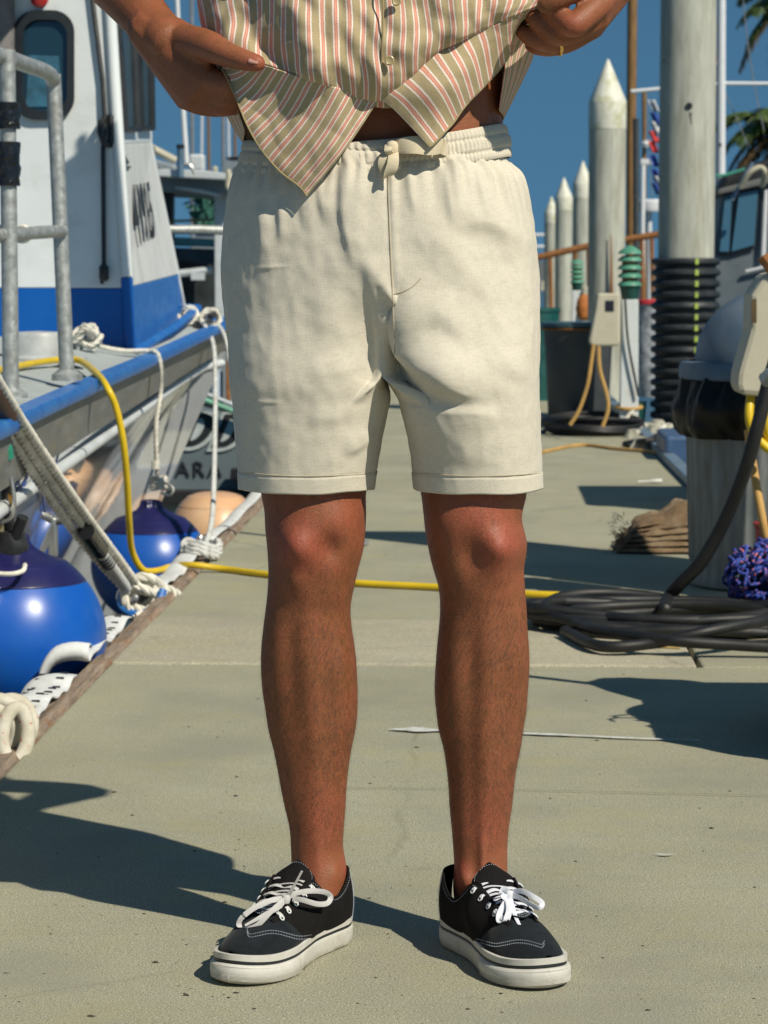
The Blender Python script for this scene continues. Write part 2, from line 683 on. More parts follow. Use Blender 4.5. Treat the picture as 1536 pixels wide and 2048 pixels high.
# ------------------------------------------------------------------ white chafing hose laid along the dock edge
def chafe(px_a, px_b, wid, label, curl=False, slots=True, lift=0.0):
    """flat canvas hose from edge point a to b (world Y values) folded over the timber"""
    ya, yb = px_a, px_b
    o = thing('chafing_hose', (DL - 0.09, (ya + yb) / 2, 0), label, 'hose guard', 'white hose guards along the dock edge')
    n = 26
    rows = []
    for i in range(n + 1):
        s = i / n
        yy = ya + (yb - ya) * s
        wv = 0.006 * math.sin(s * 9 + ya) + 0.004 * math.sin(s * 23)
        x0 = DL - 0.034
        row = [(x0, yy, 0.010 + lift + wv), (x0 - wid * 0.35, yy, 0.013 + wv + lift), (x0 - wid * 0.7, yy, 0.006 + wv + lift * .7), (x0 - wid * 0.92, yy, -0.016 + wv), (x0 - wid, yy, -0.05), (x0 - wid - 0.004, yy, -0.12)]
        rows.append(catmull(row, 14))
    if curl:
        y0 = ya
        ext = []
        for k in range(14):
            a = k / 13 * math.pi * 1.25
            rr = 0.018
            ext.append([(p[0], y0 - rr * math.sin(a) * 1.3, p[2] + rr - rr * math.cos(a)) for p in rows[0]])
        rows = list(reversed(ext[1:])) + rows
    b = MB().grid(rows)
    b.build('canvas', M_canvas, o, solid=0.005, angle=180)
    if slots:
        m = max(3, int((yb - ya) / 0.05))
        for r_ in range(2):
            for i in range(m):
                yy = ya + (i + 0.5) * (yb - ya) / m + 0.01 * r_
                x = DL - 0.034 - wid * (0.22 + 0.40 * r_)
                zz = 0.0175 - 0.005 * r_ + lift + 0.006 * math.sin((i + .5) / m * 9 + ya) + 0.004 * math.sin((i + .5) / m * 23)
                MB().box((x - 0.008, yy - 0.003, zz - 0.004), (x + 0.008, yy + 0.003, zz + 0.0006)).build('slot', M_black, o, smooth=False)
    return o


chafe(4.98, 5.48, 0.115, 'flat white hose guard with dark slots beside the large blue buoy', slots=True)
chafe(5.66, 6.35, 0.11, 'white hose guard with curled open end below the rope knot', curl=True, slots=True, lift=0.012)
chafe(7.05, 7.95, 0.085, 'short white hose guard between the rope knot and the yellow hose', slots=False, lift=0.004)
chafe(8.3, 11.8, 0.07, 'long weathered white hose guard farthest back on the left dock edge', slots=False, lift=0.004)

# ------------------------------------------------------------------ near boat on the left (white and blue)
M_hull = NT('hull_gloss_grey')
v = M_hull.coord('Object', (1, 1, 1))
f = M_hull.noise(v, 3, 4)
vs = M_hull.coord('Object', (60, 60, 2.2))
st = M_hull.noise(vs, 1.2, 5, 0.7)
c = M_hull.ramp(f, [(0.3, (0.40, 0.42, 0.435)), (0.7, (0.50, 0.52, 0.53))])
c = M_hull.mix(M_hull.ramp(st, [(0.55, 0.0), (0.75, 0.35)]), c, (0.60, 0.60, 0.58))
M_hull.base(c)
M_hull.set(Roughness=M_hull.ramp(st, [(0.4, 0.07), (0.8, 0.22)]), IOR=2.0)
M_hull.b.inputs['Coat Weight'].default_value = 1.0
M_hull.b.inputs['Coat Roughness'].default_value = 0.04
M_hull = M_hull.m


def two_tone_blue(name):
    """chalky worn blue paint"""
    t = NT(name)
    v = t.coord('Object', (1, 1, 1))
    f = t.noise(v, 16, 8, 0.75)
    c = t.ramp(f, [(0.45, (0.010, 0.115, 0.42)), (0.62, (0.03, 0.19, 0.50)), (0.78, (0.30, 0.42, 0.55))])
    t.base(c)
    t.bump(f, 0.2, 0.001)
    t.set(Roughness=0.4)
    return t.m


M_bluepaint = two_tone_blue('worn_blue_paint')
M_bluegel = pm('blue_gelcoat', (0.008, 0.10, 0.40), 0.22, var=0.06, scale=5, bump=0.02)
M_whitegel = pm('white_gelcoat', (0.66, 0.70, 0.71), 0.3, var=0.04, scale=4, bump=0.03, dirt=(0.45, 0.45, 0.42), dscale=3, dirt_amt=0.5)
M_white_worn = pm('worn_white_panel', (0.62, 0.64, 0.63), 0.5, var=0.07, scale=5, bump=0.05, dirt=(0.36, 0.36, 0.34), dscale=4, dirt_amt=0.8, stretch=(3, 3, 0.6))
M_deck = pm('grey_deck_paint', (0.36, 0.40, 0.40), 0.75, var=0.08, scale=14, bump=0.3, bscale=400, dirt=(0.28, 0.27, 0.22), dscale=5)
M_fascia = pm('grey_rubrail_board', (0.15, 0.155, 0.15), 0.45, var=0.3, scale=16, dirt=(0.22, 0.17, 0.10), dscale=7, dirt_amt=0.6, stretch=(1, 0.4, 2))
M_glass = NT('cabin_glass')
M_glass.base((0.05, 0.13, 0.20))  # blue base stands in for the sky seen through the panes
M_glass.set(Roughness=0.04, IOR=1.6)
M_glass = M_glass.m
M_gasket = pm('window_gasket', (0.010, 0.014, 0.018), 0.5, var=0.2)

boat = thing('fishing_boat', (-1.9, 8.0, WATER_Z), 'white and blue fishing boat with glossy grey flared hull moored at left', 'boat')
# sheer line of the starboard side (photo pixel, metres down the dock)
SH = [pt(-160, 918, 4.6), pt(0, 850, 5.6), pt(100, 803, 6.4), pt(200, 759, 7.4), pt(310, 712, 9.1), pt(400, 670, 10.6), pt(455, 645, 11.5), pt(482, 633, 12.05)]
SH = [Vector((-0.93, 1.0, 0.50)), Vector((-0.95, 3.0, 0.51))] + SH
SHP = smooth_path(SH, 90)
TIP = SHP[-1]
CL_DIR = Vector((-1.25, -6.4, 0)).normalized()


def port(p):
    """mirror a starboard point about the boat's centre line"""
    d = Vector(p) - TIP
    side = Vector((CL_DIR.y, -CL_DIR.x, 0))
    q = Vector(p) - side * (2 * d.dot(side))
    return Vector((q.x, q.y, p[2]))


prof = [(0.0, 0.0), (0.030, -0.055), (0.040, -0.085), (0.072, -0.20), (0.13, -0.40), (0.21, -0.62), (0.30, -0.85), (0.38, -1.12), (0.44, -1.25)]


def hull_pt(i, off, dz):
    p = SHP[i]
    t = (SHP[min(i + 1, len(SHP) - 1)] - SHP[max(i - 1, 0)])
    t.z = 0
    t.normalize()
    inward = Vector((-t.y, t.x, 0))
    s = i / (len(SHP) - 1)
    # flare grows towards the bow, stem rakes aft
    k = 0.55 + 1.35 * max(0, (s - 0.45) / 0.55) ** 1.5
    rake = 1.55 * (-dz) * max(0, (s - 0.30) / 0.70) ** 2.2
    q = p + inward * (off * k * (1 - 0.55 * max(0, (s - 0.8) / 0.2))) + CL_DIR * rake
    q.z = p.z + dz
    side = Vector((CL_DIR.y, -CL_DIR.x, 0))
    over = (q - TIP).dot(side)
    if over > -0.004:
        q = q - side * (over + 0.004)
    return q


b = MB()
pf = catmull([(o, z) for o, z in prof[2:]], 24)
b.grid([[hull_pt(i, o_, z_) for i in range(len(SHP))] for o_, z_ in pf])
b.grid([[port(hull_pt(i, o_, z_)) for i in range(len(SHP))] for o_, z_ in pf])
b.build('hull', M_hull, boat, angle=180)
# rub board below the cap and a white half-round strip under it
b = MB().grid([[hull_pt(i, 0.012, -0.028) for i in range(len(SHP))], [hull_pt(i, 0.018, -0.15) for i in range(len(SHP))]])
b.grid([[hull_pt(i, 0.018, -0.15) for i in range(len(SHP))], [hull_pt(i, 0.075, -0.153) for i in range(len(SHP))]])
b.build('rub_board', M_fascia, boat, angle=30)
b = MB().tube([hull_pt(i, 0.055, -0.205) for i in range(0, len(SHP))], 0.017, 10)
b.build('spray_strip', M_whitegel, boat)
b = MB()
rr = []
for i in range(len(SHP)):
    p = SHP[i]
    q = hull_pt(i, 0.055, 0)
    inn = (q - p)
    inn.z = 0
    inn.normalize()
    rr.append([p - inn * 0.012 + Vector((0, 0, -0.028)), p - inn * 0.020 + Vector((0, 0, -0.010)), p - inn * 0.012 + Vector((0, 0, 0.008)), p + inn * 0.030 + Vector((0, 0, 0.011)), p + inn * 0.036 + Vector((0, 0, -0.028))])
b.rings(rr)
b.build('gunwale_cap', M_bluepaint, boat, angle=60)
b = MB()
rr = [[port(q) for q in r_] for r_ in rr]
b.rings(rr)
b.build('gunwale_cap', M_bluepaint, boat, angle=60)
# deck, crowned
rows = []
for i in range(len(SHP)):
    p = hull_pt(i, 0.05, 0.0)
    q = port(p)
    row = []
    for j in range(13):
        s = j / 12
        r_ = Vector(p).lerp(q, s)
        r_.z += 0.085 * (1 - (2 * s - 1) ** 2) * min(1, (Vector(p) - q).length / 1.2) - 0.004
        row.append(r_)
    rows.append(row)
MB().grid(rows).build('deck', M_deck, boat, angle=180)


def deck_z(P):
    best = min((abs(v_.y - P.y) + 0.3 * abs(v_.x - P.x), v_.z) for r_ in rows for v_ in r_)
    return best[1]


from mathutils.bvhtree import BVHTree
DECK_BVH = BVHTree.FromPolygons([v_ for r_ in rows for v_ in r_], [(i * 13 + j, i * 13 + j + 1, (i + 1) * 13 + j + 1, (i + 1) * 13 + j) for i in range(len(rows) - 1) for j in range(12)])


def on_deck(px, py, lift=0.0):
    d = ray(px, py).normalized()
    h = DECK_BVH.ray_cast(CAM_O, d)
    p = h[0] if h[0] is not None else pt(px, py, 9.5)
    return p + Vector((0, 0, lift))


# cabin: aft wall faces the dock, side wall recedes, both with a blue base band
A0, A1 = pt(262, 690, 9.3), pt(214, -80, 9.45)       # aft starboard corner, bottom and top
F0, F1 = pt(372, 612, 11.35), pt(305, 285, 11.1)       # forward corner, bottom and sill height
F2 = pt(300, -80, 11.0)
LX = -2.75


def lerp(a, b_, s):
    return Vector(a).lerp(Vector(b_), s)


sBand = 0.148
A_b = lerp(A0, A1, sBand)
F_b = lerp(F0, F1, 0.148 * 1.0)
F_b = pt(360, 548, 11.3)


def left_of(p):
    return Vector((LX + 0.05 * (p.z - 0.6), p.y + 0.12, p.z))


A1h = A1 + (A1 - A0) * 0.18
F2h = F2 + Vector((0, 0, 0.25))
# wall panels are solid boards 40 mm thick
b = MB()
IN = Vector((-0.05, 0.06, 0))


def panel(name, corners, mat, inward, bev=0.004):
    b = MB()
    n = len(corners)
    cs = [Vector(c_) for c_ in corners]
    b.add(cs + [c_ + inward for c_ in cs], [tuple(range(n)), tuple(reversed(range(n, 2 * n)))] + [(i, (i + 1) % n, n + (i + 1) % n, n + i) for i in range(n)])
    return b.build(name, mat, boat, smooth=False, bevel=bev)


aw = Vector((0, 0.05, 0))
# aft wall above the band: opening for the rounded window left by building around it with a frame proud of the wall
panel('aft_wall', [A_b, A1h, left_of(A1h), left_of(A_b)], M_whitegel, aw)
panel('aft_wall_band', [A0 + Vector((0.0, 0, -0.12)), A_b - Vector((0, 0, 0.001)), left_of(A_b - Vector((0, 0, 0.001))), left_of(A0 + Vector((0, 0, -0.12)))], M_bluegel, aw)
sw = Vector((-0.05, 0.0, 0))
off = Vector((-0.004, 0.012, 0))
panel('side_wall', [A_b + off, F_b + off, F1 + off, lerp(A0, A1, 0.52) + off], M_white_worn, sw)
panel('side_wall_band', [A0 + off - Vector((0, 0, .12)), F0 + off - Vector((0, 0, .12)), F_b + off - Vector((0, 0, .001)), A_b + off - Vector((0, 0, .001))], M_bluepaint, sw)
# corner trim
MB().tube([lerp(A0, A1h, sBand + 0.001), lerp(A0, A1h, 0.5), A1h], 0.022, 10).build('corner_trim', M_whitegel, boat)
MB().tube([A0 - Vector((0, 0, .1)), lerp(A0, A1h, sBand - 0.001)], 0.022, 10).build('corner_trim', M_bluegel, boat)
# plinth round the cabin foot
MB().tube([A0 + Vector((0.01, -0.02, -0.03)), lerp(A0, F0, 0.5) + Vector((0.05, 0, -0.02)), F0 + Vector((0.05, 0.03, -0.01)), F0 + Vector((-0.3, 0.3, 0.0))], 0.018, 8).build('cabin_plinth', M_bluepaint, boat)
# side windows between sill and roof
S_b = lerp(A0, A1, 0.52) + off
S_t = lerp(A0, A1h, 0.99) + off
G_b, G_t = F1 + off, F2h + off
def sw_pt(s, t):
    return lerp(lerp(S_b, S_t, t), lerp(G_b, G_t, t), s)
for (s0, s1) in ((0.10, 0.46), (0.56, 0.92)):
    q = [sw_pt(s0, 0.06), sw_pt(s1, 0.06), sw_pt(s1, 0.96), sw_pt(s0, 0.96)]
    w = MB()
    w.add(q + [p + Vector((-0.012, 0, 0)) for p in q], [(0, 1, 2, 3), (7, 6, 5, 4), (0, 4, 5, 1), (1, 5, 6, 2), (2, 6, 7, 3), (3, 7, 4, 0)])
    wo = w.build('side_window', M_glass, boat, smooth=False)
    g = MB().tube([p + Vector((0.006, 0, 0)) for p in q], 0.022, 8, loop=True)
    g.build('window_gasket', M_gasket, wo)
for (s0, s1) in ((0.0, 0.10), (0.46, 0.56), (0.92, 1.0)):
    panel('window_pillar', [sw_pt(s0, 0.0), sw_pt(s1, 0.0), sw_pt(s1, 1.0), sw_pt(s0, 1.0)], M_whitegel, sw)
panel('window_sill_board', [sw_pt(0.10, 0.0), sw_pt(0.46, 0.0), sw_pt(0.46, 0.06), sw_pt(0.10, 0.06)], M_whitegel, sw)
panel('window_sill_board', [sw_pt(0.56, 0.0), sw_pt(0.92, 0.0), sw_pt(0.92, 0.06), sw_pt(0.56, 0.06)], M_whitegel, sw)
# forward face and roof with an aft overhang
panel('front_wall', [F0, F_b, F1, F2h, left_of(F2h), left_of(F0)], M_whitegel, Vector((0, -0.04, 0)))
b = MB()
rz = A1h.z + 0.0
b.box((LX - 0.1, 8.86, rz), (A1h.x + 0.06, 11.5, rz + 0.07))
b.build('roof', M_whitegel, boat, smooth=False, bevel=0.02)


# rounded window in the aft wall
def rrect(cx, cy, w, h, r, n=8):
    out = []
    for (sx, sy, a0) in ((1, 1, 0), (-1, 1, 90), (-1, -1, 180), (1, -1, 270)):
        for k in range(n + 1):
            a = R(a0 + 90 * k / n)
            out.append((cx + sx * (w / 2 - r) + r * math.cos(a), cy + sy * (h / 2 - r) + r * math.sin(a)))
    return out


YW = 9.33


def aft_xy(px, py, d=0.0):
    p = pt(px, py, 9.3)
    s = (p.z - A0.z) / (A1.z - A0.z)
    yw = A0.y + (A1.y - A0.y) * s + (0.12 * (A0.x - p.x) / (A0.x - LX))
    q = pt(px, py, yw - d)
    return q


fr = MB()
outer = rrect(88, 130, 122, 220, 44)
inner = rrect(90, 130, 88, 182, 32)
rings_ = []
for poly, d in ((outer, 0.0), (outer, 0.022), (inner, 0.024), (inner, -0.003)):
    rings_.append([aft_xy(x, y_, d) for x, y_ in poly])
fr.rings(rings_, True, False, False)
wobj = fr.build('aft_window', M_gasket, boat, angle=50)
pn = MB()
pn.add([aft_xy(x, y_, 0.004) for x, y_ in inner], [tuple(range(len(inner)))])
M_lens = NT('dark_window_pane')
vv = M_lens.coord('Object', (1, 1, 1))
M_lens.base((0.012, 0.035, 0.055))
M_lens.set(Roughness=0.03, IOR=1.7)
pn.build('pane', M_lens.m, wobj, smooth=False)
# blue chart folder and a cloth seen in the window
b = MB()
b.prism([aft_xy(52, 215, 0.007), aft_xy(58, 110, 0.007), aft_xy(118, 112, 0.007), aft_xy(124, 212, 0.007)], (0, -0.0015, 0))
b.build('blue_cloth', pm('blue_cloth', (0.02, 0.10, 0.16), 0.7, var=0.5, scale=14), wobj, smooth=False)
# red round light above the window
b = MB()
c0 = aft_xy(80, -2, 0.0)
b.lathe([(0.032, 0.0), (0.032, 0.018), (0.022, 0.026)], c0, 20, M=Matrix.Rotation(R(90), 3, 'X'))
b.build('red_marker_light', pm('red_lens', (0.35, 0.02, 0.02), 0.3), boat)
# grey rolled awning at the far left of the aft wall
b = MB().tube([aft_xy(4, 130, 0.05), aft_xy(4, -60, 0.05)], 0.045, 12)
b.build('rolled_awning', pm('awning_canvas', (0.16, 0.15, 0.15), 0.9, var=0.3), boat)
# black cable with bracket and plug down the aft wall
b = MB().tube([aft_xy(178, -60, 0.02), aft_xy(190, 40, 0.02), aft_xy(205, 160, 0.02), aft_xy(210, 240, 0.025), aft_xy(206, 300, 0.02), aft_xy(207, 420, 0.02), aft_xy(208, 545, 0.02)], 0.0085, 8)
b.build('black_cable', M_black, boat)
b = MB().lathe([(0.012, 0.0), (0.018, 0.01), (0.018, 0.05), (0.010, 0.06)], aft_xy(208, 562, 0.03), 10)
b.box(tuple(aft_xy(200, 568, 0.04)), tuple(aft_xy(208, 556, 0.01) ))
b.build('cable_plug', M_black, boat)
b = MB()
b.tube([aft_xy(212, 234, 0.0), aft_xy(202, 246, 0.05), aft_xy(200, 262, 0.06), aft_xy(208, 285, 0.05), aft_xy(220, 290, 0.0)], 0.013, 8)
b.tube([aft_xy(222, 232, 0.02), aft_xy(222, 288, 0.02)], 0.012, 8)
b.build('cable_bracket', M_black, boat)
# fishing number on the side wall
def side_pt(s, t, d=0.004):
    base_ = lerp(A0, F0, s)
    up = lerp(lerp(A0, A1, 0.52), F1, s)
    return lerp(base_, up, t) + off + Vector((d, 0, 0))


def on_side(s, t, size, txt, name, mat, bold=0.0, sx=1.0):
    o_ = side_pt(s, t)
    ux = (side_pt(s + 0.1, t) - o_).normalized()
    uy = (side_pt(s, t + 0.1) - o_)
    uy = (uy - ux * uy.dot(ux)).normalized()
    uz = ux.cross(uy)
    M = Matrix((ux, uy, uz)).transposed().to_4x4()
    M.translation = o_
    return text_mesh(txt, size, name, mat, boat, M, bold=bold, sx=sx)


M_letter = pm('black_lettering', (0.018, 0.02, 0.024), 0.5, var=0.2)
on_side(0.44, 0.61, 0.31, '41915', 'registration_number', M_letter, bold=0.004, sx=1.0)
# small black pennant sticker near the sill
b = MB()
q0 = side_pt(0.12, 0.83, 0.004)
b.prism([side_pt(0.06, 0.90), side_pt(0.22, 0.90), side_pt(0.07, 0.97)], (0.002, 0, 0))
b.prism([side_pt(0.06, 0.875), side_pt(0.24, 0.875), side_pt(0.24, 0.885), side_pt(0.06, 0.885)], (0.002, 0, 0))
b.build('pennant_sticker', M_letter, boat, smooth=False)

# deck furniture belonging to the boat: flat round hatch, bow rail
h = gp(85, 705, deck_z(pt(85, 705, 8.6)))
h = on_deck(75, 722, 0.06)
b = MB().lathe([(0.095, -0.06), (0.095, 0.0), (0.088, 0.012), (0.0001, 0.016)], (h.x, h.y, h.z + 0.015), 28, cap1=False)
b.lathe([(0.13, -0.07), (0.13, -0.05), (0.12, -0.045), (0.095, -0.04)], (h.x + 0.02, h.y, h.z), 28)
b.build('deck_vent', pm('deck_vent_paint', (0.40, 0.42, 0.42), 0.5), boat)
b = MB().tube([pt(322, 459, 11.6), pt(400, 459, 11.7), pt(480, 462, 11.8)], 0.021, 12)
b.tube([pt(478, 462, 11.8), pt(478, 634, 11.85)], 0.02, 10)
b.build('bow_rail', M_galv, boat)
# pipe rail in the foreground: two posts, top rail with a bend, mid rail
rz_ = 0.0
def post(path, r_, name='rail_post'):
    return MB().tube(path, r_, 16).build(name, M_galv, boat)
p1b, p1t = pt(22, 790, 6.5), pt(14, 100, 6.5)
p2b, p2t = pt(134, 752, 7.0), pt(108, 190, 7.0)
post([p1b, p1t], 0.021)
b = MB()
bend = [pt(-120, 92, 6.05), pt(-20, 106, 6.4), pt(60, 132, 6.78), pt(88, 142, 6.9), pt(102, 152, 6.96), pt(107, 168, 7.0), pt(109, 200, 7.0), p2b]
b.tube(smooth_path(bend, 44), 0.0205, 16)
b.build('bent_rail', M_galv, boat)
MB().tube([pt(-120, 478, 6.05), pt(125, 462, 6.98)], 0.017, 14).build('mid_rail', M_galv, boat)
for pb in (p1b, p2b):
    MB().lathe([(0.042, -0.012), (0.042, 0.004), (0.030, 0.012), (0.024, 0.018)], pb, 20).build('post_flange', M_galv, boat)
# black tape wrapped round the first post, white twine on the mid rail
def wrinkled(a, z, r_):
    return 1 + 0.14 * mnoise.noise(Vector((math.cos(a) * 2.5, math.sin(a) * 2.5, z * 60))) + 0.08 * mnoise.noise(Vector((math.cos(a) * 6, math.sin(a) * 6, z * 150)))
M_tape = pm('black_plastic_wrap', (0.010, 0.011, 0.013), 0.2, var=0.3, bump=0.5, bscale=60, bdist=0.004)
for (y0, y1) in ((205, 258), (284, 372)):
    a_, b_ = pt(16, y1, 6.5), pt(15, y0, 6.5)
    n_ = 22
    MB().lathe([(0.030, (b_.z - a_.z) * k / n_) for k in range(n_ + 1)], a_, 30, rf=wrinkled).build('tape_wrap', M_tape, boat, angle=30)
b = MB()
for px_ in (6, 42):
    c_ = pt(px_, 468, 6.5 + 0.0042 * px_)
    ax = (pt(60, 466, 6.7) - pt(0, 470, 6.5)).normalized()
    u_ = ax.orthogonal().normalized()
    w_ = ax.cross(u_)
    for k in range(3):
        b.tube([c_ + ax * 0.007 * k + (u_ * math.cos(a) + w_ * math.sin(a)) * 0.021 for a in np.linspace(0, 2 * math.pi, 17)[:-1]], 0.004, 6, loop=True)
b.build('twine_lashing', M_rope, boat)
# yellow bent wire on the rub board and small bolt
# lettering on the hull (blue strokes half hidden behind the mooring lines)
M_bl = pm('blue_hull_lettering', (0.012, 0.06, 0.30), 0.3, var=0.1)


def hull_surf(px, py):
    """point on the starboard hull under photo pixel (px,py)"""
    best = None
    for i in range(len(SHP) - 1):
        for o_, z_ in pf[::2]:
            q = hull_pt(i, o_, z_)
            d = q - CAM_O
            dc = CAM_M.transposed() @ d
            x = 768 + FPX * dc.x / -dc.z
            y_ = 1024 - FPX * dc.y / -dc.z
            e = (x - px) ** 2 + (y_ - py) ** 2
            if best is None or e < best[0]:
                best = (e, q)
    return best[1] + Vector((0.006, -0.002, 0.0))


for (a, b_) in (((62, 905), (20, 1010)), ((75, 930), (38, 1020)), ((82, 935), (66, 1005)), ((52, 935), (58, 1010)), ((118, 882), (92, 940)), ((100, 888), (86, 920)), ((30, 920), (28, 960)), ((20, 950), (2, 1010))):
    q0, q1 = hull_surf(*a), hull_surf(*b_)
    ax = (q1 - q0)
    wv = Vector((0.0, 0.011, 0))
    MB().prism([q0 - wv, q0 + wv, q1 + wv, q1 - wv], (0.003, 0, 0)).build('hull_letter_stroke', M_bl, boat, smooth=False)
q = hull_surf(93, 1068)
b = MB().tube([q + Vector((0, 0, .05)), q + Vector((0.05, 0, 0.055))], 0.014, 8)
b.box((q.x - 0.01, q.y - 0.02, q.z - 0.05), (q.x + 0.012, q.y + 0.02, q.z + 0.06))
b.build('hull_pad_eye', M_steel, boat, bevel=0.004)

# ------------------------------------------------------------------ buoys
M_buoyblue = pm('blue_vinyl', (0.004, 0.085, 0.42), 0.36, var=0.08, scale=4, bump=0.05, bscale=40, dirt=(0.02, 0.12, 0.36), dscale=6)
M_navy = pm('navy_vinyl', (0.012, 0.012, 0.075), 0.3, var=0.15, scale=6, bump=0.1)
M_peach = pm('peach_vinyl', (0.60, 0.36, 0.20), 0.35, var=0.1, scale=3, bump=0.05, dirt=(0.62, 0.46, 0.30), dscale=2.5, dirt_amt=0.9)


def buoy(c, r_, label, m_body, m_top, group, neck=True):
    o = thing('buoy', (c.x, c.y, c.z - r_), label, 'buoy', group)
    pf_ = []
    for k in range(41):
        a = -math.pi / 2 + math.pi * 0.80 * k / 40
        zz = r_ * 0.98 * math.sin(a)
        rr_ = r_ * math.cos(a) * (1 - 0.06 * max(0, math.sin(a)))
        pf_.append((max(rr_, 0.001), zz))
    cut = 35
    MB().lathe(pf_[:cut + 1], c, 48, cap1=False).build('body', m_body, o, angle=180)
    top = [(p[0] * 1.003, p[1]) for p in pf_[cut:]]
    r_e, z_e = top[-1]
    if neck:
        top += [(r_e * 0.66, z_e + r_ * 0.07), (r_e * 0.40, z_e + r_ * 0.15), (r_e * 0.30, z_e + r_ * 0.22), (r_e * 0.27, z_e + r_ * 0.28), (r_e * 0.20, z_e + r_ * 0.30)]
    else:
        top += [(r_e * 0.72, z_e + r_ * 0.055), (r_e * 0.36, z_e + r_ * 0.085), (0.002, z_e + r_ * 0.095)]
    MB().lathe(catmull(top, 30), c, 60, rf=lambda a, z, q: 1 + (0.16 * math.cos(7 * a) * max(0, min(1, (z - c_rel(r_)) / (0.3 * r_))))).build('neck', m_top, o, angle=180)
    return o


def c_rel(r_):
    return r_ * 0.80


BU1 = pt(28, 1268, 5.9)
BU2 = pt(302, 1130, 9.1)
BU3 = pt(430, 1066, 11.25)
buoy(BU1, 0.213, 'large blue ball buoy nearest the camera, at the left edge of the picture', M_buoyblue, M_navy, 'ball buoys between hull and dock')
buoy(BU2, 0.212, 'blue ball buoy hanging on a white rope beside the yellow hose', M_buoyblue, M_navy, 'ball buoys between hull and dock')
buoy(BU3, 0.205, 'peach coloured ball buoy behind the dock edge, farthest back', M_peach, M_peach, 'ball buoys between hull and dock', neck=False)

# ------------------------------------------------------------------ ropes and hoses on the left
def rope_thing(name, paths, rad, mat, label, cat='rope', group=None, n=6, strands=3):
    o = thing(name, paths[0][len(paths[0]) // 2], label, cat, group)
    for p in paths:
        MB().rope(smooth_path(p, max(12, len(p) * 8)), rad, n, strands).build('rope_run', mat, o, angle=180)
    return o


GW1 = min(SHP, key=lambda q: abs((CAM_M.transposed() @ (q - CAM_O)).x / -(CAM_M.transposed() @ (q - CAM_O)).z * FPX + 768 - 303))
# buoy 2 rope: cleat on deck -> gunwale -> buoy
cl1 = on_deck(168, 703, 0.035)
r_ = rope_thing('buoy_rope', [[cl1, on_deck(205, 706, 0.02), on_deck(250, 714, 0.02), GW1 + Vector((-0.03, 0.02, 0.020)), GW1 + Vector((0.010, 0, 0.016)), GW1 + Vector((0.026, -0.01, -0.02)), GW1 + Vector((0.030, -0.01, -0.10)), pt(312, 850, 9.02), pt(314, 940, 9.05), pt(316, 968, 9.1)]], 0.0085, M_rope, 'thin white rope from the deck cleat down to the blue buoy')
b = MB()
for k in range(4):
    c_ = pt(317, 957 + 6 * k, 9.1)
    b.tube([c_ + Vector((math.cos(a) * 0.026, math.sin(a) * 0.026, 0.004 * math.sin(a * 2 + k))) for a in np.linspace(0, 2 * math.pi, 17)[:-1]], 0.0075, 6, loop=True)
b.tube(smooth_path([pt(322, 962, 9.08), pt(345, 975, 9.05), pt(340, 990, 9.05), pt(320, 985, 9.05)], 16), 0.005, 6)
b.tube([pt(311, 922, 9.04), pt(311, 938, 9.04)], 0.014, 8)
b.build('rope_whipping', M_rope, r_)
b = MB()
for k in range(5):
    a0 = k * 1.3
    c_ = cl1 + Vector((0.02 * math.sin(k * 2.1), 0.02 * math.cos(k), 0.012 * k - 0.01))
    b.rope([c_ + Vector((math.cos(a) * (0.045 - 0.004 * k), math.sin(a) * 0.03, 0.016 * math.sin(2 * a + a0))) for a in np.linspace(0, 2 * math.pi, 26)], 0.0085, 5)
b.build('rope_knot', M_rope, r_)

cl2 = on_deck(400, 655, 0.03)
r_ = rope_thing('mooring_rope', [[cl2, pt(412, 655, 11.0), pt(427, 690, 10.8), pt(431, 760, 10.4), pt(430, 860, 9.8), pt(428, 960, 9.2), pt(424, 1040, 8.6), pt(410, 1098, 8.15)]], 0.0095, M_rope_grey, 'thin grey rope running from the bow cleat down to the dock edge')
b = MB()
for k in range(6):
    c_ = cl2 + Vector((0.05 * math.sin(k * 2.1), 0.03 * math.cos(k * 1.7), 0.012 * k - 0.02))
    b.rope([c_ + Vector((math.cos(a) * (0.05 - 0.003 * k), math.sin(a) * 0.03, 0.02 * math.sin(2 * a + k))) for a in np.linspace(0, 2 * math.pi, 24)], 0.0095, 5)
b.build('rope_knot', M_rope, r_)
rope_thing('mooring_rope', [[pt(420, 650, 11.2), pt(440, 655, 11.1), pt(455, 690, 11.0), pt(466, 760, 10.6), pt(478, 820, 10.2), pt(490, 860, 9.9), pt(520, 930, 9.5)]], 0.0095, M_rope_grey, 'thin grey rope from the bow passing behind the cream shorts')
b = MB()
b.box((cl2.x - 0.02, cl2.y - 0.10, cl2.z - 0.05), (cl2.x + 0.02, cl2.y + 0.10, cl2.z - 0.02))
b.tube([cl2 + Vector((0.06, -0.14, 0.02)), cl2 + Vector((0.06, 0.14, 0.03))], 0.016, 8)
b.build('deck_cleat', M_black, boat, bevel=0.004)
b = MB()
b.tube([cl1 + Vector((-0.10, 0, 0.0)), cl1 + Vector((0.06, 0, 0.0))], 0.012, 8)
b.tube([cl1 + Vector((-0.02, 0, 0.0)), cl1 + Vector((-0.02, 0, -0.06))], 0.012, 8)
b.build('deck_cleat', M_galv, boat)

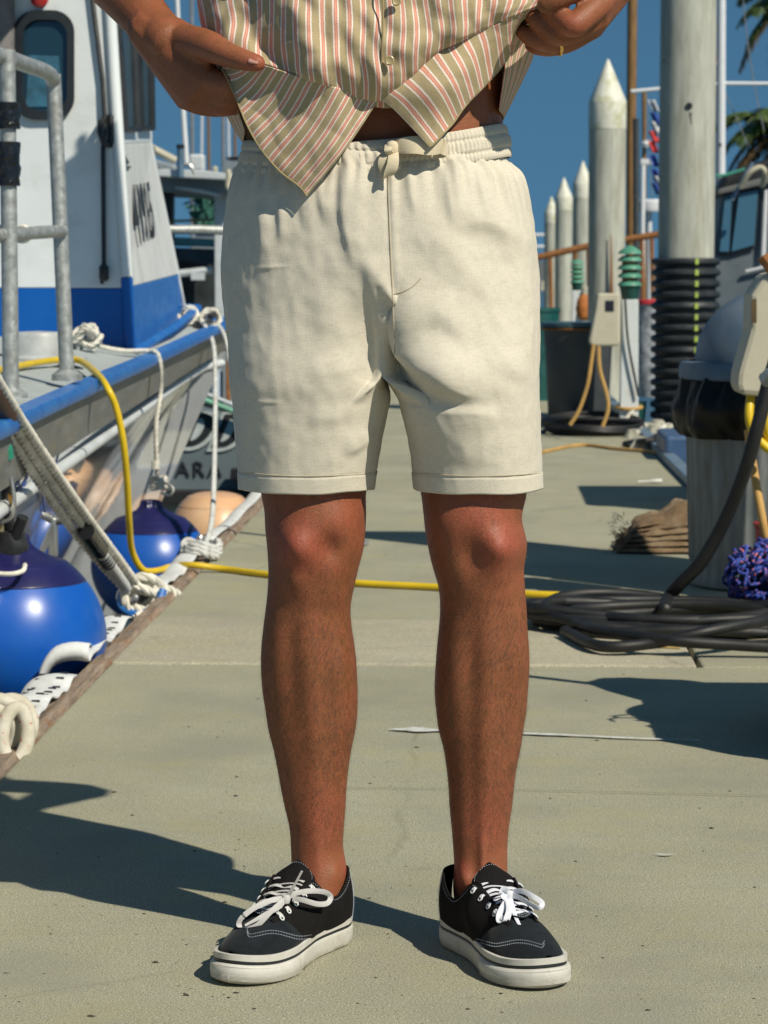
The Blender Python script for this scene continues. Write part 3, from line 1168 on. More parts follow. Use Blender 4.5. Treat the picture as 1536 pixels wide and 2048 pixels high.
# heavy mooring line: three parallel runs from the left edge to the dock knot
KN = gp(282, 1188, 0.03)
KN = Vector((DL - 0.05, 6.98, 0.045))
runs = []
for k, (dx, dy) in enumerate(((-8, 10), (10, 0), (26, -8))):
    runs.append([pt(-60 + dx, 720 + dy, 5.4), pt(10 + dx, 838 + dy, 5.75), pt(70 + dx, 930 + dy, 6.05), pt(150 + dx, 1045 + dy, 6.5), pt(215 + dx * .8, 1125 + dy, 6.8), pt(262 + dx * 0.6, 1180 + dy * .6, 6.98)])
bt = pt(-66, 722, 5.4)
MB().lathe([(0.045, -0.20), (0.045, -0.14), (0.032, -0.13), (0.032, 0.05), (0.048, 0.06), (0.048, 0.085), (0.02, 0.10)], bt + Vector((0.006, 0.0, 0)), 20).build('mooring_bitt', M_galv, boat)
r_ = rope_thing('heavy_mooring_line', runs, 0.0125, M_rope, 'thick triple white mooring line slanting from the boat to the dock knot')
b = MB()
b.tube([pt(-60, 722, 5.40), pt(8, 832, 5.72)], 0.030, 12)
b.build('leather_sleeve', pm('brown_leather', (0.05, 0.025, 0.016), 0.6, var=0.4), r_)
a_, b_ = pt(172, 1062, 6.5), pt(200, 1102, 6.68)
MB().tube([a_, a_.lerp(b_, .5), b_], 0.022, 12).build('black_tape', M_tape, r_)
a_, b_ = pt(202, 1106, 6.68), pt(252, 1176, 6.94)
MB().tube([a_, b_], 0.0165, 12).build('whipped_sleeve', M_canvas, r_)
b = MB()
for k in range(4):
    c_ = a_.lerp(b_, 0.1 + 0.07 * k)
    b.tube([c_ + Vector((math.cos(a) * 0.016, -0.010 + math.sin(a) * 0.010, math.sin(a) * 0.012)) for a in np.linspace(0, 2 * math.pi, 13)[:-1]], 0.0025, 5, loop=True)
b.build('lettered_band', M_black, r_)
b = MB()
kc = pt(285, 1192, 7.0)
loops = [(0.0, 0.045, 0.030, 0.0), (0.010, 0.055, 0.036, 0.5), (-0.008, 0.040, 0.040, 1.2), (0.016, 0.05, 0.025, 2.2), (0.0, 0.062, 0.034, 2.9)]
for (dz, ra, rb_, tw) in loops:
    b.rope([kc + Vector((math.cos(a) * ra * math.cos(tw * .25) - 0.004, -0.02 + math.sin(a + tw) * 0.03 + dz, math.sin(a) * rb_ + 0.010 * math.sin(2 * a + tw))) for a in np.linspace(0, 2 * math.pi, 34)], 0.0125, 6)
b.rope(smooth_path([kc + Vector((-0.05, 0, 0.03)), kc + Vector((-0.01, -0.03, 0.055)), kc + Vector((0.03, -0.02, 0.05)), kc + Vector((0.055, 0.02, 0.01)), kc + Vector((0.03, -0.03, -0.03))], 30), 0.0125, 6)
b.rope(smooth_path([kc + Vector((0.05, -0.02, 0.005)), kc + Vector((0.075, -0.06, -0.012)), kc + Vector((0.06, -0.11, -0.025)), kc + Vector((0.025, -0.16, -0.03)), kc + Vector((0.005, -0.19, -0.033))], 30), 0.0125, 6)
b.rope(smooth_path([kc + Vector((0.03, 0.05, 0.02)), kc + Vector((0.075, 0.05, 0.01)), kc + Vector((0.10, 0.03, -0.008))], 20), 0.0125, 6)
b.build('rope_knot', M_rope, r_)
MB().tube(smooth_path([kc + Vector((-0.045, -0.03, 0.03)), kc + Vector((-0.05, -0.05, -0.02)), kc + Vector((0.0, -0.06, -0.045)), kc + Vector((0.05, -0.05, -0.01)), kc + Vector((0.06, -0.03, 0.02))], 24), 0.012, 8).build('blue_strap', M_bluepaint, r_)
MB().lathe([(0.012, 0.0), (0.012, 0.008), (0.006, 0.013)], kc + Vector((-0.015, -0.055, 0.0)), 14, M=Matrix.Rotation(R(80), 3, 'X')).build('bolt', M_steel, r_)

# thick coiled rope at the left edge of the dock
M_fleck = NT('white_rope_red_fleck')
v = M_fleck.coord('Object', (1, 1, 1))
fl = M_fleck.noise(v, 75, 2, 0.5)
bs = M_fleck.noise(v, 30, 5, 0.6)
c = M_fleck.ramp(bs, [(0.3, (0.46, 0.42, 0.32)), (0.7, (0.64, 0.62, 0.54))])
M_fleck.base(M_fleck.mix(M_fleck.ramp(fl, [(0.66, 0.0), (0.69, 0.8)]), c, (0.5, 0.08, 0.06)))
M_fleck.bump(M_fleck.noise(v, 700, 2, 0.6), 0.6, 0.002)
M_fleck.set(Roughness=0.95)
o = thing('coiled_rope', gp(10, 1500), 'thick white rope with red flecks coiled at the near left dock edge', 'rope')
for k, (cx, cy, ra, rb_, tw) in enumerate(((20, 1450, 0.040, 0.044, 0.2), (-10, 1455, 0.046, 0.05, 0.9), (0, 1470, 0.05, 0.036, 1.6), (-30, 1462, 0.05, 0.045, 2.4), (30, 1470, 0.022, 0.046, 0.5))):
    c_ = pt(cx, cy, 4.72 - 0.02 * k)
    b = MB().tube([c_ + Vector((math.cos(a) * ra, 0.018 * math.sin(a + tw), math.sin(a) * rb_)) for a in np.linspace(0, 2 * math.pi, 37)[:-1]], 0.0135, 12, loop=True)
    b.build('rope_loop', M_fleck.m, o, angle=180)
b = MB().tube(smooth_path([pt(40, 1495, 4.78), pt(10, 1515, 4.72), pt(-40, 1530, 4.65), pt(-120, 1560, 4.5)], 24), 0.0135, 12)
b.build('rope_loop', M_fleck.m, o, angle=180)

# yellow hose: from the boat over the gunwale and across the dock
hp = [on_deck(-90, 762, 0.014), on_deck(-40, 757, 0.014), on_deck(0, 750, 0.014), on_deck(40, 743, 0.016), on_deck(80, 738, 0.02), on_deck(120, 737, 0.026), on_deck(160, 743, 0.032), pt(196, 750, 7.32), pt(214, 775, 7.18), pt(232, 815, 7.18), pt(246, 880, 7.2), pt(254, 960, 7.25), pt(258, 1040, 7.32), pt(264, 1100, 7.4), pt(284, 1138, 7.45), pt(310, 1142, 7.5), pt(345, 1133, 7.62)]
hp += [gp(384, 1130, 0.022), gp(450, 1138, 0.011), gp(530, 1148, 0.011), gp(700, 1165, 0.011), gp(870, 1174, 0.011), gp(1060, 1188, 0.011), gp(1250, 1193, 0.011), gp(1340, 1200, 0.011), gp(1450, 1206, 0.011), gp(1600, 1212, 0.011)]
b = MB().tube(smooth_path(hp, 240), 0.0098, 12)
tag(b.build('yellow_hose', M_yellow, angle=180), 'yellow hose looping over the blue gunwale and lying straight across the dock', 'hose')

# black hose with clip hanging at the left edge, ending on the near buoy
o = thing('black_line', pt(14, 1100, 5.9), 'black line with a green band and snap hook tied to the near buoy', 'rope')
MB().tube(smooth_path([pt(2, 830, 5.75), pt(6, 900, 5.8), pt(14, 960, 5.85), pt(18, 1040, 5.88), pt(22, 1085, 5.9)], 30), 0.013, 10).build('black_rope', M_black, o)
MB().tube([pt(10, 895, 5.78), pt(13, 915, 5.79)], 0.017, 10).build('green_band', pm('green_tape', (0.02, 0.22, 0.15), 0.5), o)
MB().tube(smooth_path([pt(22, 955, 5.8), pt(27, 985, 5.8), pt(28, 1010, 5.8), pt(22, 1035, 5.8), pt(0, 1045, 5.8), pt(-15, 1035, 5.8)], 30), 0.005, 8).build('snap_hook', M_steel, o)
b = MB().tube([pt(26, 1010, 5.82), pt(22, 990, 5.8)], 0.008, 8)
b.build('brass_collar', pm('brass', (0.4, 0.22, 0.06), 0.35, metal=0.8), o)
b = MB().lathe([(0.001, 0.04), (0.03, 0.035), (0.04, 0.0), (0.03, -0.04), (0.02, -0.06)], pt(24, 1095, 5.87), 14)
b.tube([pt(24, 1095, 5.86), pt(46, 1034, 5.83)], 0.013, 10)
b.build('black_knot', M_black, o)
MB().tube(smooth_path([pt(50, 1130, 5.78), pt(45, 1142, 5.72), pt(20, 1148, 5.70), pt(-20, 1146, 5.7)], 20), 0.0055, 8).build('white_cord', M_rope, o)

# fixing of the grey rope on the dock edge (rope, bolt)
o = thing('dock_cleat', gp(400, 1112), 'rope wrapped dock cleat with a round bolt under the yellow hose', 'cleat')
kc = gp(402, 1108, 0.02)
b = MB()
for k in range(3):
    b.rope([kc + Vector((math.cos(a) * 0.055, math.sin(a) * 0.06 + 0.01 * k, 0.004 + 0.012 * k + 0.008 * math.sin(3 * a))) for a in np.linspace(0, 2 * math.pi, 26)], 0.011, 5)
b.build('rope_wrap', M_rope_grey, o)
MB().lathe([(0.013, 0), (0.013, 0.02), (0.008, 0.03)], kc + Vector((0.0, -0.02, 0.03)), 12).build('bolt', M_steel, o)

# ------------------------------------------------------------------ right side of the dock
M_can = pm('galvanised_can', (0.20, 0.225, 0.225), 0.5, metal=0.2, var=0.4, scale=7, bump=0.15, bscale=200, dirt=(0.13, 0.11, 0.08), dscale=5, dirt_amt=0.6, stretch=(3, 3, 0.5))
M_lid = pm('blue_grey_lid', (0.095, 0.145, 0.20), 0.5, metal=0.1, var=0.22, scale=9, bump=0.3, bscale=260, dirt=(0.20, 0.21, 0.22), dscale=4, dirt_amt=0.5)
M_bag = pm('black_bin_bag', (0.006, 0.006, 0.006), 0.42, var=0.3, bump=0.3, bscale=22, bdist=0.006)
M_bag.node_tree.nodes['Principled BSDF'].inputs['Specular IOR Level'].default_value = 0.25
M_beige = pm('beige_plastic', (0.50, 0.47, 0.36), 0.6, var=0.08, scale=6, dirt=(0.30, 0.26, 0.18), dscale=6, dirt_amt=0.5)
M_post = pm('white_post', (0.62, 0.66, 0.66), 0.5, var=0.06, dirt=(0.40, 0.35, 0.25), dscale=6, dirt_amt=0.5)
M_green = pm('green_lantern', (0.075, 0.27, 0.18), 0.5, var=0.15, scale=12, dirt=(0.14, 0.30, 0.22), dscale=9)
M_amber = pm('amber_louvre', (0.20, 0.12, 0.03), 0.4, var=0.3)
M_darkgreen = pm('dark_green', (0.01, 0.06, 0.05), 0.5)

# metal trash can
CANX, CANY, CANR = 0.822, 7.32, 0.25
can = thing('trash_can', (CANX, CANY, 0), 'galvanised metal trash can with blue-grey domed lid and black liner', 'trash can')
flute = lambda a, z, r_: 1 + (0.030 * (0.5 + 0.5 * math.cos(34 * a)) if 0.07 < z < 0.50 else 0.004)
pr = [(CANR * 0.92, 0.0), (CANR * 0.955, 0.002), (CANR * 0.955, 0.02), (CANR * 0.935, 0.03), (CANR * 0.935, 0.062)]
pr += [(CANR * (0.935 + 0.05 * k / 20), 0.075 + 0.42 * k / 20) for k in range(21)]
pr += [(CANR * 0.985, 0.51), (CANR * 1.0, 0.515), (CANR * 1.0, 0.60)]
MB().lathe(pr, (CANX, CANY, 0.004), 240, rf=flute).build('body', M_can, can, angle=30)
# liner bag hanging over the rim
def bagf(a, z, r_):
    n_ = mnoise.noise(Vector((math.cos(a) * 2.6, math.sin(a) * 2.6, z * 5)))
    n2 = mnoise.noise(Vector((math.cos(a) * 9 + z * 14, math.sin(a) * 9, z * 6 + 5)))
    return 1 + 0.10 * abs(n_) + 0.05 * n2 + 0.02 * math.sin(a * 23 + 4 * n_)
zz = [0.585, 0.565, 0.54, 0.515, 0.49, 0.465, 0.44, 0.425, 0.415]
rr2 = [0.260, 0.264, 0.270, 0.276, 0.278, 0.274, 0.268, 0.260, 0.252]
prb = catmull(list(zip(rr2, zz)), 26)
MB().lathe([(p[0], p[1]) for p in prb], (CANX, CANY, 0.004), 120, rf=bagf, cap0=False, cap1=False).build('liner_bag', M_bag, can, angle=25)
# lid: rim band and dome
lid = MB().lathe([(0.268, 0.575), (0.272, 0.578), (0.272, 0.610), (0.266, 0.622), (0.246, 0.626)], (CANX, CANY, 0.004), 64, cap1=False).build('lid_rim', M_lid, can, angle=40)
dome = [(0.228, 0.624)]
for k in range(1, 22):
    a = math.pi / 2 * k / 21
    dome.append((max(0.228 * math.cos(a) ** 0.96, 0.001), 0.624 + 0.205 * math.sin(a)))
MB().lathe(dome, (CANX, CANY, 0.004), 64, cap0=False).build('dome', M_lid, can, angle=180)

# pedestal builder (white post, green louvred lantern, optional beige meter box)
def pedestal(P, label, s=1.0, box=True, detail=True, boxdx=-0.128):
    o = thing('power_pedestal', P, label, 'power pedestal', 'white dock power pedestals with green lanterns')
    x, y_, z = P
    w = 0.052 * s
    b = MB()
    b.rings([[(x - w, y_ - w, 0), (x + w, y_ - w, 0), (x + w, y_ + w, 0), (x - w, y_ + w, 0)], [(x - w * .9, y_ - w * .9, 0.74 * s), (x + w * .9, y_ - w * .9, 0.74 * s), (x + w * .9, y_ + w * .9, 0.74 * s), (x - w * .9, y_ + w * .9, 0.74 * s)]])
    b.build('post', M_post, o, smooth=False, bevel=0.006)
    MB().lathe([(0.045 * s, 0.74 * s), (0.05 * s, 0.78 * s), (0.06 * s, 0.815 * s)], (x, y_, 0), 20).build('lantern_base', M_darkgreen, o)
    MB().lathe([(0.045 * s, 0.80 * s), (0.045 * s, 0.985 * s)], (x, y_, 0), 20).build('lens', M_amber, o)
    for k in range(4):
        zb = (0.815 + 0.046 * k) * s
        MB().lathe([(0.052 * s, zb), (0.068 * s, zb + 0.002), (0.066 * s, zb + 0.012 * s), (0.050 * s, zb + 0.026 * s)], (x, y_, 0), 24).build('louvre_ring', M_green, o, angle=50)
    MB().lathe([(0.068 * s, 0.995 * s), (0.060 * s, 1.010 * s), (0.022 * s, 1.036 * s), (0.012 * s, 1.040 * s)], (x, y_, 0), 24).build('lantern_cap', M_green, o)
    if box:
        bx_ = x + boxdx * s
        prof_ = [(-0.090, 0.48), (-0.100, 0.51), (-0.066, 0.69), (-0.056, 0.775), (0.066, 0.775), (0.072, 0.50), (0.062, 0.48)]
        b = MB().prism([Vector((bx_ + p[0] * s, y_ - 0.09 * s, p[1] * s)) for p in prof_], (0, 0.16 * s, 0))
        b.build('meter_box', M_beige, o, smooth=False, bevel=0.012 * s)
        if detail:
            MB().box((bx_ - 0.012 * s, y_ - 0.094 * s, 0.675 * s), (bx_ + 0.036 * s, y_ - 0.0915 * s, 0.735 * s)).build('breaker_window', pm('dark_breaker_window', (0.02, 0.02, 0.03), 0.3), o, smooth=False)
    return o


PED1 = gp(1257, 862)
ped = pedestal((PED1.x, PED1.y, 0), 'white power pedestal with green lantern and beige meter box beside the grey bin', 1.0)
b = MB()
b.tube([Vector((PED1.x + 0.058 * math.cos(a) * 1.25, PED1.y + 0.058 * math.sin(a) * 1.25, 0.135 + 0.006 * math.sin(a))) for a in np.linspace(0, 2 * math.pi, 17)[:-1]], 0.010, 8, loop=True)
b.build('rope_ring', M_tan, ped)
MB().tube(smooth_path([Vector((PED1.x - 0.03, PED1.y - 0.07, 0.75)), Vector((PED1.x - 0.01, PED1.y - 0.075, 0.5)), Vector((PED1.x + 0.05, PED1.y - 0.075, 0.2))], 14), 0.007, 8).build('black_cord', M_black, ped)
b = MB().rope(smooth_path([Vector((PED1.x + 0.03, PED1.y - 0.06, 0.13)), Vector((PED1.x - 0.02, PED1.y - 0.10, 0.06)), Vector((PED1.x + 0.05, PED1.y - 0.2, 0.02)), Vector((PED1.x + 0.09, PED1.y - 0.12, 0.03)), Vector((PED1.x + 0.02, PED1.y - 0.08, 0.10)), Vector((PED1.x + 0.12, PED1.y - 0.22, 0.02)), Vector((PED1.x + 0.22, PED1.y - 0.1, 0.04))], 50), 0.012, 5)
b.build('rope_tail', M_rope, ped)
for (px_, py_, lab) in ((1153, 735, 'second white power pedestal with green lantern, behind the grey bin'), (1117, 632, 'third far white power pedestal left of the second lantern'), (1094, 614, 'farthest white power pedestal beside the cream shorts')):
    P = gp(px_, py_)
    pedestal((P.x, P.y, 0), lab, 1.0, True, False, 0.115 if px_ == 1153 else -0.115)
# near pedestal: only its beige meter box reaches into the picture
NP = Vector((0.95, 6.76, 0))
o = thing('power_pedestal', NP, 'near power pedestal at the right edge with a big beige meter box', 'power pedestal')
MB().box((NP.x - 0.055, NP.y - 0.05, 0), (NP.x + 0.055, NP.y + 0.05, 0.95)).build('post', M_post, o, smooth=False, bevel=0.006)
MB().lathe([(0.05, 0.95), (0.06, 1.0), (0.06, 1.2), (0.02, 1.27)], (NP.x, NP.y, 0), 20).build('lantern', M_green, o)
prof_ = [(1474, 770), (1480, 790), (1600, 800), (1600, 540), (1530, 546), (1502, 590), (1500, 660), (1476, 745)]
b = MB().prism([pt(x, y_, 6.62) for x, y_ in prof_], (0, 0.19, 0))
b.build('meter_box', M_beige, o, smooth=False, bevel=0.014)
b = MB().prism([pt(1503, 598, 6.615), pt(1513, 598, 6.615), pt(1513, 646, 6.615), pt(1503, 646, 6.615)], (0, -0.004, 0))
b.build('breaker_window', pm('brown_window', (0.10, 0.07, 0.03), 0.4), o, smooth=False)
b = MB().tube([pt(1526, 512, 6.62), pt(1560, 560, 6.62)], 0.016, 8)
b.build('cable_clamp', M_rust, o)

# cables by the near pedestal
b = MB().tube(smooth_path([pt(1560, 690, 6.44), pt(1536, 770, 6.44), pt(1516, 850, 6.44), pt(1492, 935, 6.46), pt(1455, 1030, 6.50), pt(1405, 1120, 6.53), pt(1362, 1165, 6.56), pt(1338, 1195, 6.58), gp(1328, 1222, 0.03)], 60), 0.0175, 14)
tag(b.build('power_cable', M_hose_black, angle=180), 'thick black power cable curving down from the meter box to the coil', 'cable')
o = thing('shore_power_cable', pt(1510, 880, 6.2), 'bright yellow shore power cord hanging in a loop under the near meter box', 'cable')
MB().tube(smooth_path([pt(1502, 790, 6.66), pt(1498, 830, 6.64), pt(1505, 862, 6.64), pt(1522, 885, 6.64), pt(1550, 905, 6.64), pt(1590, 915, 6.64)], 30), 0.012, 10).build('cord', M_yellow, o)
MB().tube(smooth_path([pt(1533, 795, 6.64), pt(1530, 840, 6.64), pt(1545, 900, 6.66)], 20), 0.012, 10).build('cord', M_yellow, o)
b = MB().tube(smooth_path([pt(1496, 860, 6.74), pt(1506, 930, 6.72), pt(1520, 1010, 6.70), pt(1534, 1080, 6.70), pt(1560, 1150, 6.72)], 24), 0.011, 10)
tag(b.build('tan_cord', M_tan), 'tan cord hanging below the near meter box in front of the can', 'cable')

# coil of black hose
o = thing('hose_coil', gp(1350, 1250), 'messy coil of thick black hose lying on the dock at right', 'hose')
cc = gp(1376, 1258)
for k in range(10):
    ra = 0.27 + 0.10 * random.random()
    rb_ = 0.15 + 0.07 * random.random()
    ox, oy = 0.05 * (random.random() - .5) - 0.02 * k * 0.3, 0.06 * (random.random() - .5)
    base = 0.015 + 0.0038 * k
    ph = random.random() * 6
    path = []
    for a in np.linspace(0, 2 * math.pi, 73)[:-1]:
        w = 1 + 0.10 * math.sin(2 * a + ph) + 0.05 * math.sin(3 * a + ph * 2)
        path.append(Vector((cc.x + ox + math.cos(a) * ra * w * 1.02, cc.y + oy + math.sin(a) * rb_ * w, max(0.015, base + 0.009 * math.sin(2 * a + ph) + 0.006 * math.sin(3 * a + k)))))
    MB().tube(path, 0.0135, 12, loop=True).build('hose_loop', M_hose_black, o, angle=180)
pa = smooth_path([gp(1072, 1240, 0.02), gp(1110, 1236, 0.03), gp(1200, 1262, 0.04), gp(1330, 1280, 0.04), gp(1470, 1290, 0.03), gp(1640, 1300, 0.02)], 40)
MB().tube(pa, 0.0135, 12).build('hose_loop', M_hose_black, o)
pa = smooth_path([gp(1130, 1262, 0.02), gp(1200, 1292, 0.022), gp(1300, 1287, 0.03), gp(1420, 1262, 0.06), gp(1540, 1240, 0.07), gp(1660, 1230, 0.05)], 40)
MB().tube(pa, 0.0135, 12).build('hose_loop', M_hose_black, o)
# yellow straw and brown stain strip under the coil
b = MB().tube([gp(1215, 1290, 0.006), gp(1360, 1296, 0.006)], 0.003, 6)
tag(b.build('dry_reed', pm('dry_reed', (0.45, 0.33, 0.12), 0.8)), 'thin dry straw lying along the front of the hose coil', 'straw')

# folded burlap sacks
M_burlap = NT('burlap')
v = M_burlap.coord('Object', (1, 1, 1))
f1 = M_burlap.noise(v, 9, 6, 0.7)
wv = M_burlap.n('ShaderNodeTexWave')
wv.inputs['Scale'].default_value = 120
wv.inputs['Distortion'].default_value = 4
M_burlap.l(v, wv.inputs['Vector'])
c = M_burlap.ramp(f1, [(0.3, (0.10, 0.06, 0.03)), (0.5, (0.27, 0.18, 0.10)), (0.72, (0.42, 0.33, 0.22))])
M_burlap.base(M_burlap.mix(0.35, c, wv.outputs['Color'], 'MULTIPLY'))
M_burlap.bump(wv.outputs['Fac'], 0.6, 0.003)
M_burlap.set(Roughness=1.0)
M_burlap = M_burlap.m
sack_o = thing('burlap_sacks', gp(1300, 1112), 'stack of folded brown burlap sacks on the dock behind the can', 'sack')
sc_ = gp(1318, 1100)
for k in range(6):
    nx, ny = 34, 22
    wx, wy = 0.165 - 0.012 * k + 0.01 * random.random(), 0.14 - 0.008 * k
    z0 = 0.008 + 0.0185 * k
    ang = 0.25 * (random.random() - .5)
    rows_t, rows_b = [], []
    for i in range(ny + 1):
        rt, rb2 = [], []
        for j in range(nx + 1):
            a, c_ = 2 * j / nx - 1, 2 * i / ny - 1
            e = 1 + 0.06 * mnoise.noise(Vector((a * 2 + k * 7, c_ * 2, k)))
            x, y_ = a * wx * e, c_ * wy * e
            X = sc_.x + 0.03 + x * math.cos(ang) - y_ * math.sin(ang)
            Y = sc_.y + x * math.sin(ang) + y_ * math.cos(ang)
            edge = min(1, (1 - abs(a)) * 7) ** 0.5 * min(1, (1 - abs(c_)) * 5) ** 0.5
            hump = 0.016 * mnoise.noise(Vector((a * 3 + k, c_ * 3, k * 5))) + 0.006 * mnoise.noise(Vector((a * 9 + k, c_ * 9, k * 5)))
            hump += (0.030 * math.exp(-((a - .35) ** 2) * 4) if k >= 4 else 0)
            rt.append((X, Y, z0 + (0.018 + hump) * edge + 0.004 * k * a))
            rb2.append((X, Y, z0 - 0.003 + hump * 0.4 * edge + 0.004 * k * a))
        rows_t.append(rt)
        rows_b.append(rb2)
    b = MB().grid(rows_t).grid(rows_b)
    n0 = (ny + 1) * (nx + 1)
    b.build('sack', M_burlap, sack_o, angle=180)
b = MB()
for k in range(150):
    a = random.random()
    p = Vector((sc_.x - 0.14 + 0.04 * random.random() + 0.25 * a * (k % 3 == 0), sc_.y - 0.12 + 0.1 * random.random(), 0.01 + 0.11 * random.random() * min(1, a + .3)))
    d = Vector((-0.03 * random.random(), -0.02 * random.random(), 0.025 * (random.random() - .4)))
    b.tube([p, p + d * .5 + Vector((0, 0, .004)), p + d], 0.0012, 4)
b.build('frayed_threads', M_burlap, sack_o)['kind'] = 'stuff'

# bundle of blue and orange flecked netting
M_net = NT('blue_net_cord')
v = M_net.coord('Object', (1, 1, 1))
f1 = M_net.noise(v, 130, 2, 0.5)
c = M_net.ramp(f1, [(0.38, (0.018, 0.022, 0.20)), (0.52, (0.025, 0.09, 0.42)), (0.60, (0.03, 0.05, 0.30)), (0.64, (0.55, 0.13, 0.09))])
M_net.base(c)
M_net.set(Roughness=0.7)
M_net = M_net.m
nc = pt(1548, 1155, 6.62)
o = thing('net_bundle', (nc.x, nc.y, 0.0), 'bundle of blue and purple flecked netting at the right edge on the hose coil', 'net')
b = MB()
random.seed(3)
for k in range(120):
    u = Vector((random.gauss(0, 1), random.gauss(0, 1), random.gauss(0, 1))).normalized()
    w_ = u.orthogonal().normalized()
    t_ = u.cross(w_)
    p0 = Vector((u.x * 0.115, u.y * 0.115, u.z * 0.088))
    rr_ = 0.018 + 0.03 * random.random()
    ph = random.random() * 6
    path = []
    for a in np.linspace(ph, ph + 4.2, 12):
        q = p0 + (w_ * math.cos(a) + t_ * math.sin(a) * 0.7) * rr_
        q *= 1.0 + 0.08 * math.sin(3 * a)
        path.append(nc + q)
    b.tube(path, 0.0042, 6)
b.build('net_cords', M_net, o, angle=180)['kind'] = 'stuff'
MB().lathe([(0.001, -0.075), (0.06, -0.06), (0.09, 0), (0.06, 0.06), (0.001, 0.075)], nc, 16).build('net_core', pm('net_core', (0.012, 0.012, 0.06), 0.9), o)
b = MB().lathe([(0.085, 0.0), (0.10, 0.20), (0.105, 0.205), (0.105, 0.215)], (0.82, 6.86, 0.003), 28)
tag(b.build('red_bucket', pm('red_plastic', (0.35, 0.02, 0.02), 0.45, var=0.15)), 'red bucket half hidden behind the netting at the right edge', 'bucket')

# far grey bin
BP = gp(1160, 862) + Vector((0.005, 0.45, 0))
o = thing('grey_bin', (BP.x, BP.y, 0), 'dark grey round plastic bin on the dock behind the shorts', 'bin')
M_bin = pm('grey_plastic', (0.045, 0.052, 0.058), 0.55, var=0.12, dirt=(0.10, 0.10, 0.10), dscale=5)
MB().lathe([(0.165, 0.0), (0.172, 0.01), (0.195, 0.46), (0.198, 0.462), (0.204, 0.565), (0.206, 0.57), (0.190, 0.572), (0.185, 0.45)], (BP.x, BP.y, 0.003), 40, cap1=True).build('body', M_bin, o, angle=35)
MB().lathe([(0.208, 0.575), (0.222, 0.578), (0.222, 0.600), (0.210, 0.604), (0.195, 0.602)], (BP.x, BP.y, 0.003), 40).build('rim', pm('bin_rim', (0.05, 0.10, 0.13), 0.4), o, angle=35)
MB().tube([Vector((BP.x + 0.213 * math.cos(a), BP.y + 0.213 * math.sin(a), 0.568)) for a in np.linspace(0, 2 * math.pi, 33)[:-1]], 0.007, 6, loop=True).build('rope_band', M_rust, o)

# far coil of black hose and tan cords
o = thing('hose_coil', gp(1180, 868), 'far coil of thin black hose on the dock below the grey bin', 'hose')
cc = gp(1175, 866)
for k in range(9):
    ra, rb_ = 0.24 + 0.05 * random.random(), 0.30 + 0.15 * random.random()
    ph = random.random() * 6
    path = [Vector((cc.x + 0.02 + math.cos(a) * ra, cc.y + math.sin(a) * rb_, max(0.012, 0.013 + 0.009 * k + 0.012 * math.sin(2 * a + ph)))) for a in np.linspace(0, 2 * math.pi, 49)[:-1]]
    MB().tube(path, 0.011, 8, loop=True).build('hose_loop', M_hose_black, o)
b = MB().tube(smooth_path([gp(1250, 888, 0.012), gp(1300, 880, 0.05), pt(1340, 865, 13.6), pt(1380, 842, 13.3), pt(1430, 815, 13.0)], 24), 0.017, 8)
tag(b.build('black_hose', M_hose_black), 'single black hose leading from the far coil up towards the trash can', 'hose')
b = MB().tube(smooth_path([gp(1080, 905, 0.009), gp(1160, 890, 0.009), gp(1230, 897, 0.009), gp(1300, 903, 0.009), gp(1332, 910, 0.009), gp(1345, 925, 0.0)], 30), 0.009, 8)
tag(b.build('tan_cord', M_tan), 'tan cord snaking along the dock in front of the far hose coil', 'cable')
for (pts_, lab) in (([(1187, 688), (1183, 720), (1175, 770), (1158, 820), (1140, 850)], 'left tan cord hanging from the beige meter box over the grey bin'), ([(1197, 692), (1200, 740), (1214, 790), (1216, 820), (1205, 853)], 'right tan cord hanging from the beige meter box over the grey bin')):
    b = MB().tube(smooth_path([pt(x, y_, 13.9) for x, y_ in pts_], 24), 0.0105, 8)
    tag(b.build('hanging_cord', M_tan), lab, 'cable', 'cords below the far meter box')

# board on a thin post, hidden by the person, added to shade the cabin
pp = thing('shade_post', (-0.425, 8.35, 0), 'narrow grey board on a thin post added behind the person to shade the boat', 'post')
MB().lathe([(0.016, 0.0), (0.016, 2.74), (0.010, 2.75)], (-0.425, 8.35, 0.002), 16).build('post_tube', M_galv, pp)
MB().lathe([(0.06, 0.0), (0.06, 0.010), (0.02, 0.016)], (-0.425, 8.35, 0.004), 24).build('base_flange', M_galv, pp)
Mb = Matrix.Rotation(R(45), 4, 'Z')
Mb.translation = (-0.425, 8.35, 0)
MB().box((-0.075, -0.034, 1.80), (0.075, -0.018, 2.72), Mb).build('board', M_post, pp, smooth=False, bevel=0.004)
# pilings
M_pile = pm('concrete_piling', (0.41, 0.42, 0.36), 0.85, var=0.2, scale=6, bump=0.4, bscale=60, dirt=(0.24, 0.235, 0.18), dscale=3.5, dirt_amt=0.85, stretch=(3, 3, 0.5))
M_cap = pm('piling_cap', (0.66, 0.66, 0.57), 0.6, var=0.08, scale=5, dirt=(0.34, 0.35, 0.12), dscale=7, dirt_amt=1.0)
M_sleeve = pm('ribbed_sleeve', (0.022, 0.026, 0.030), 0.5, var=0.25, dirt=(0.06, 0.06, 0.055), dscale=6)
PR = 0.165


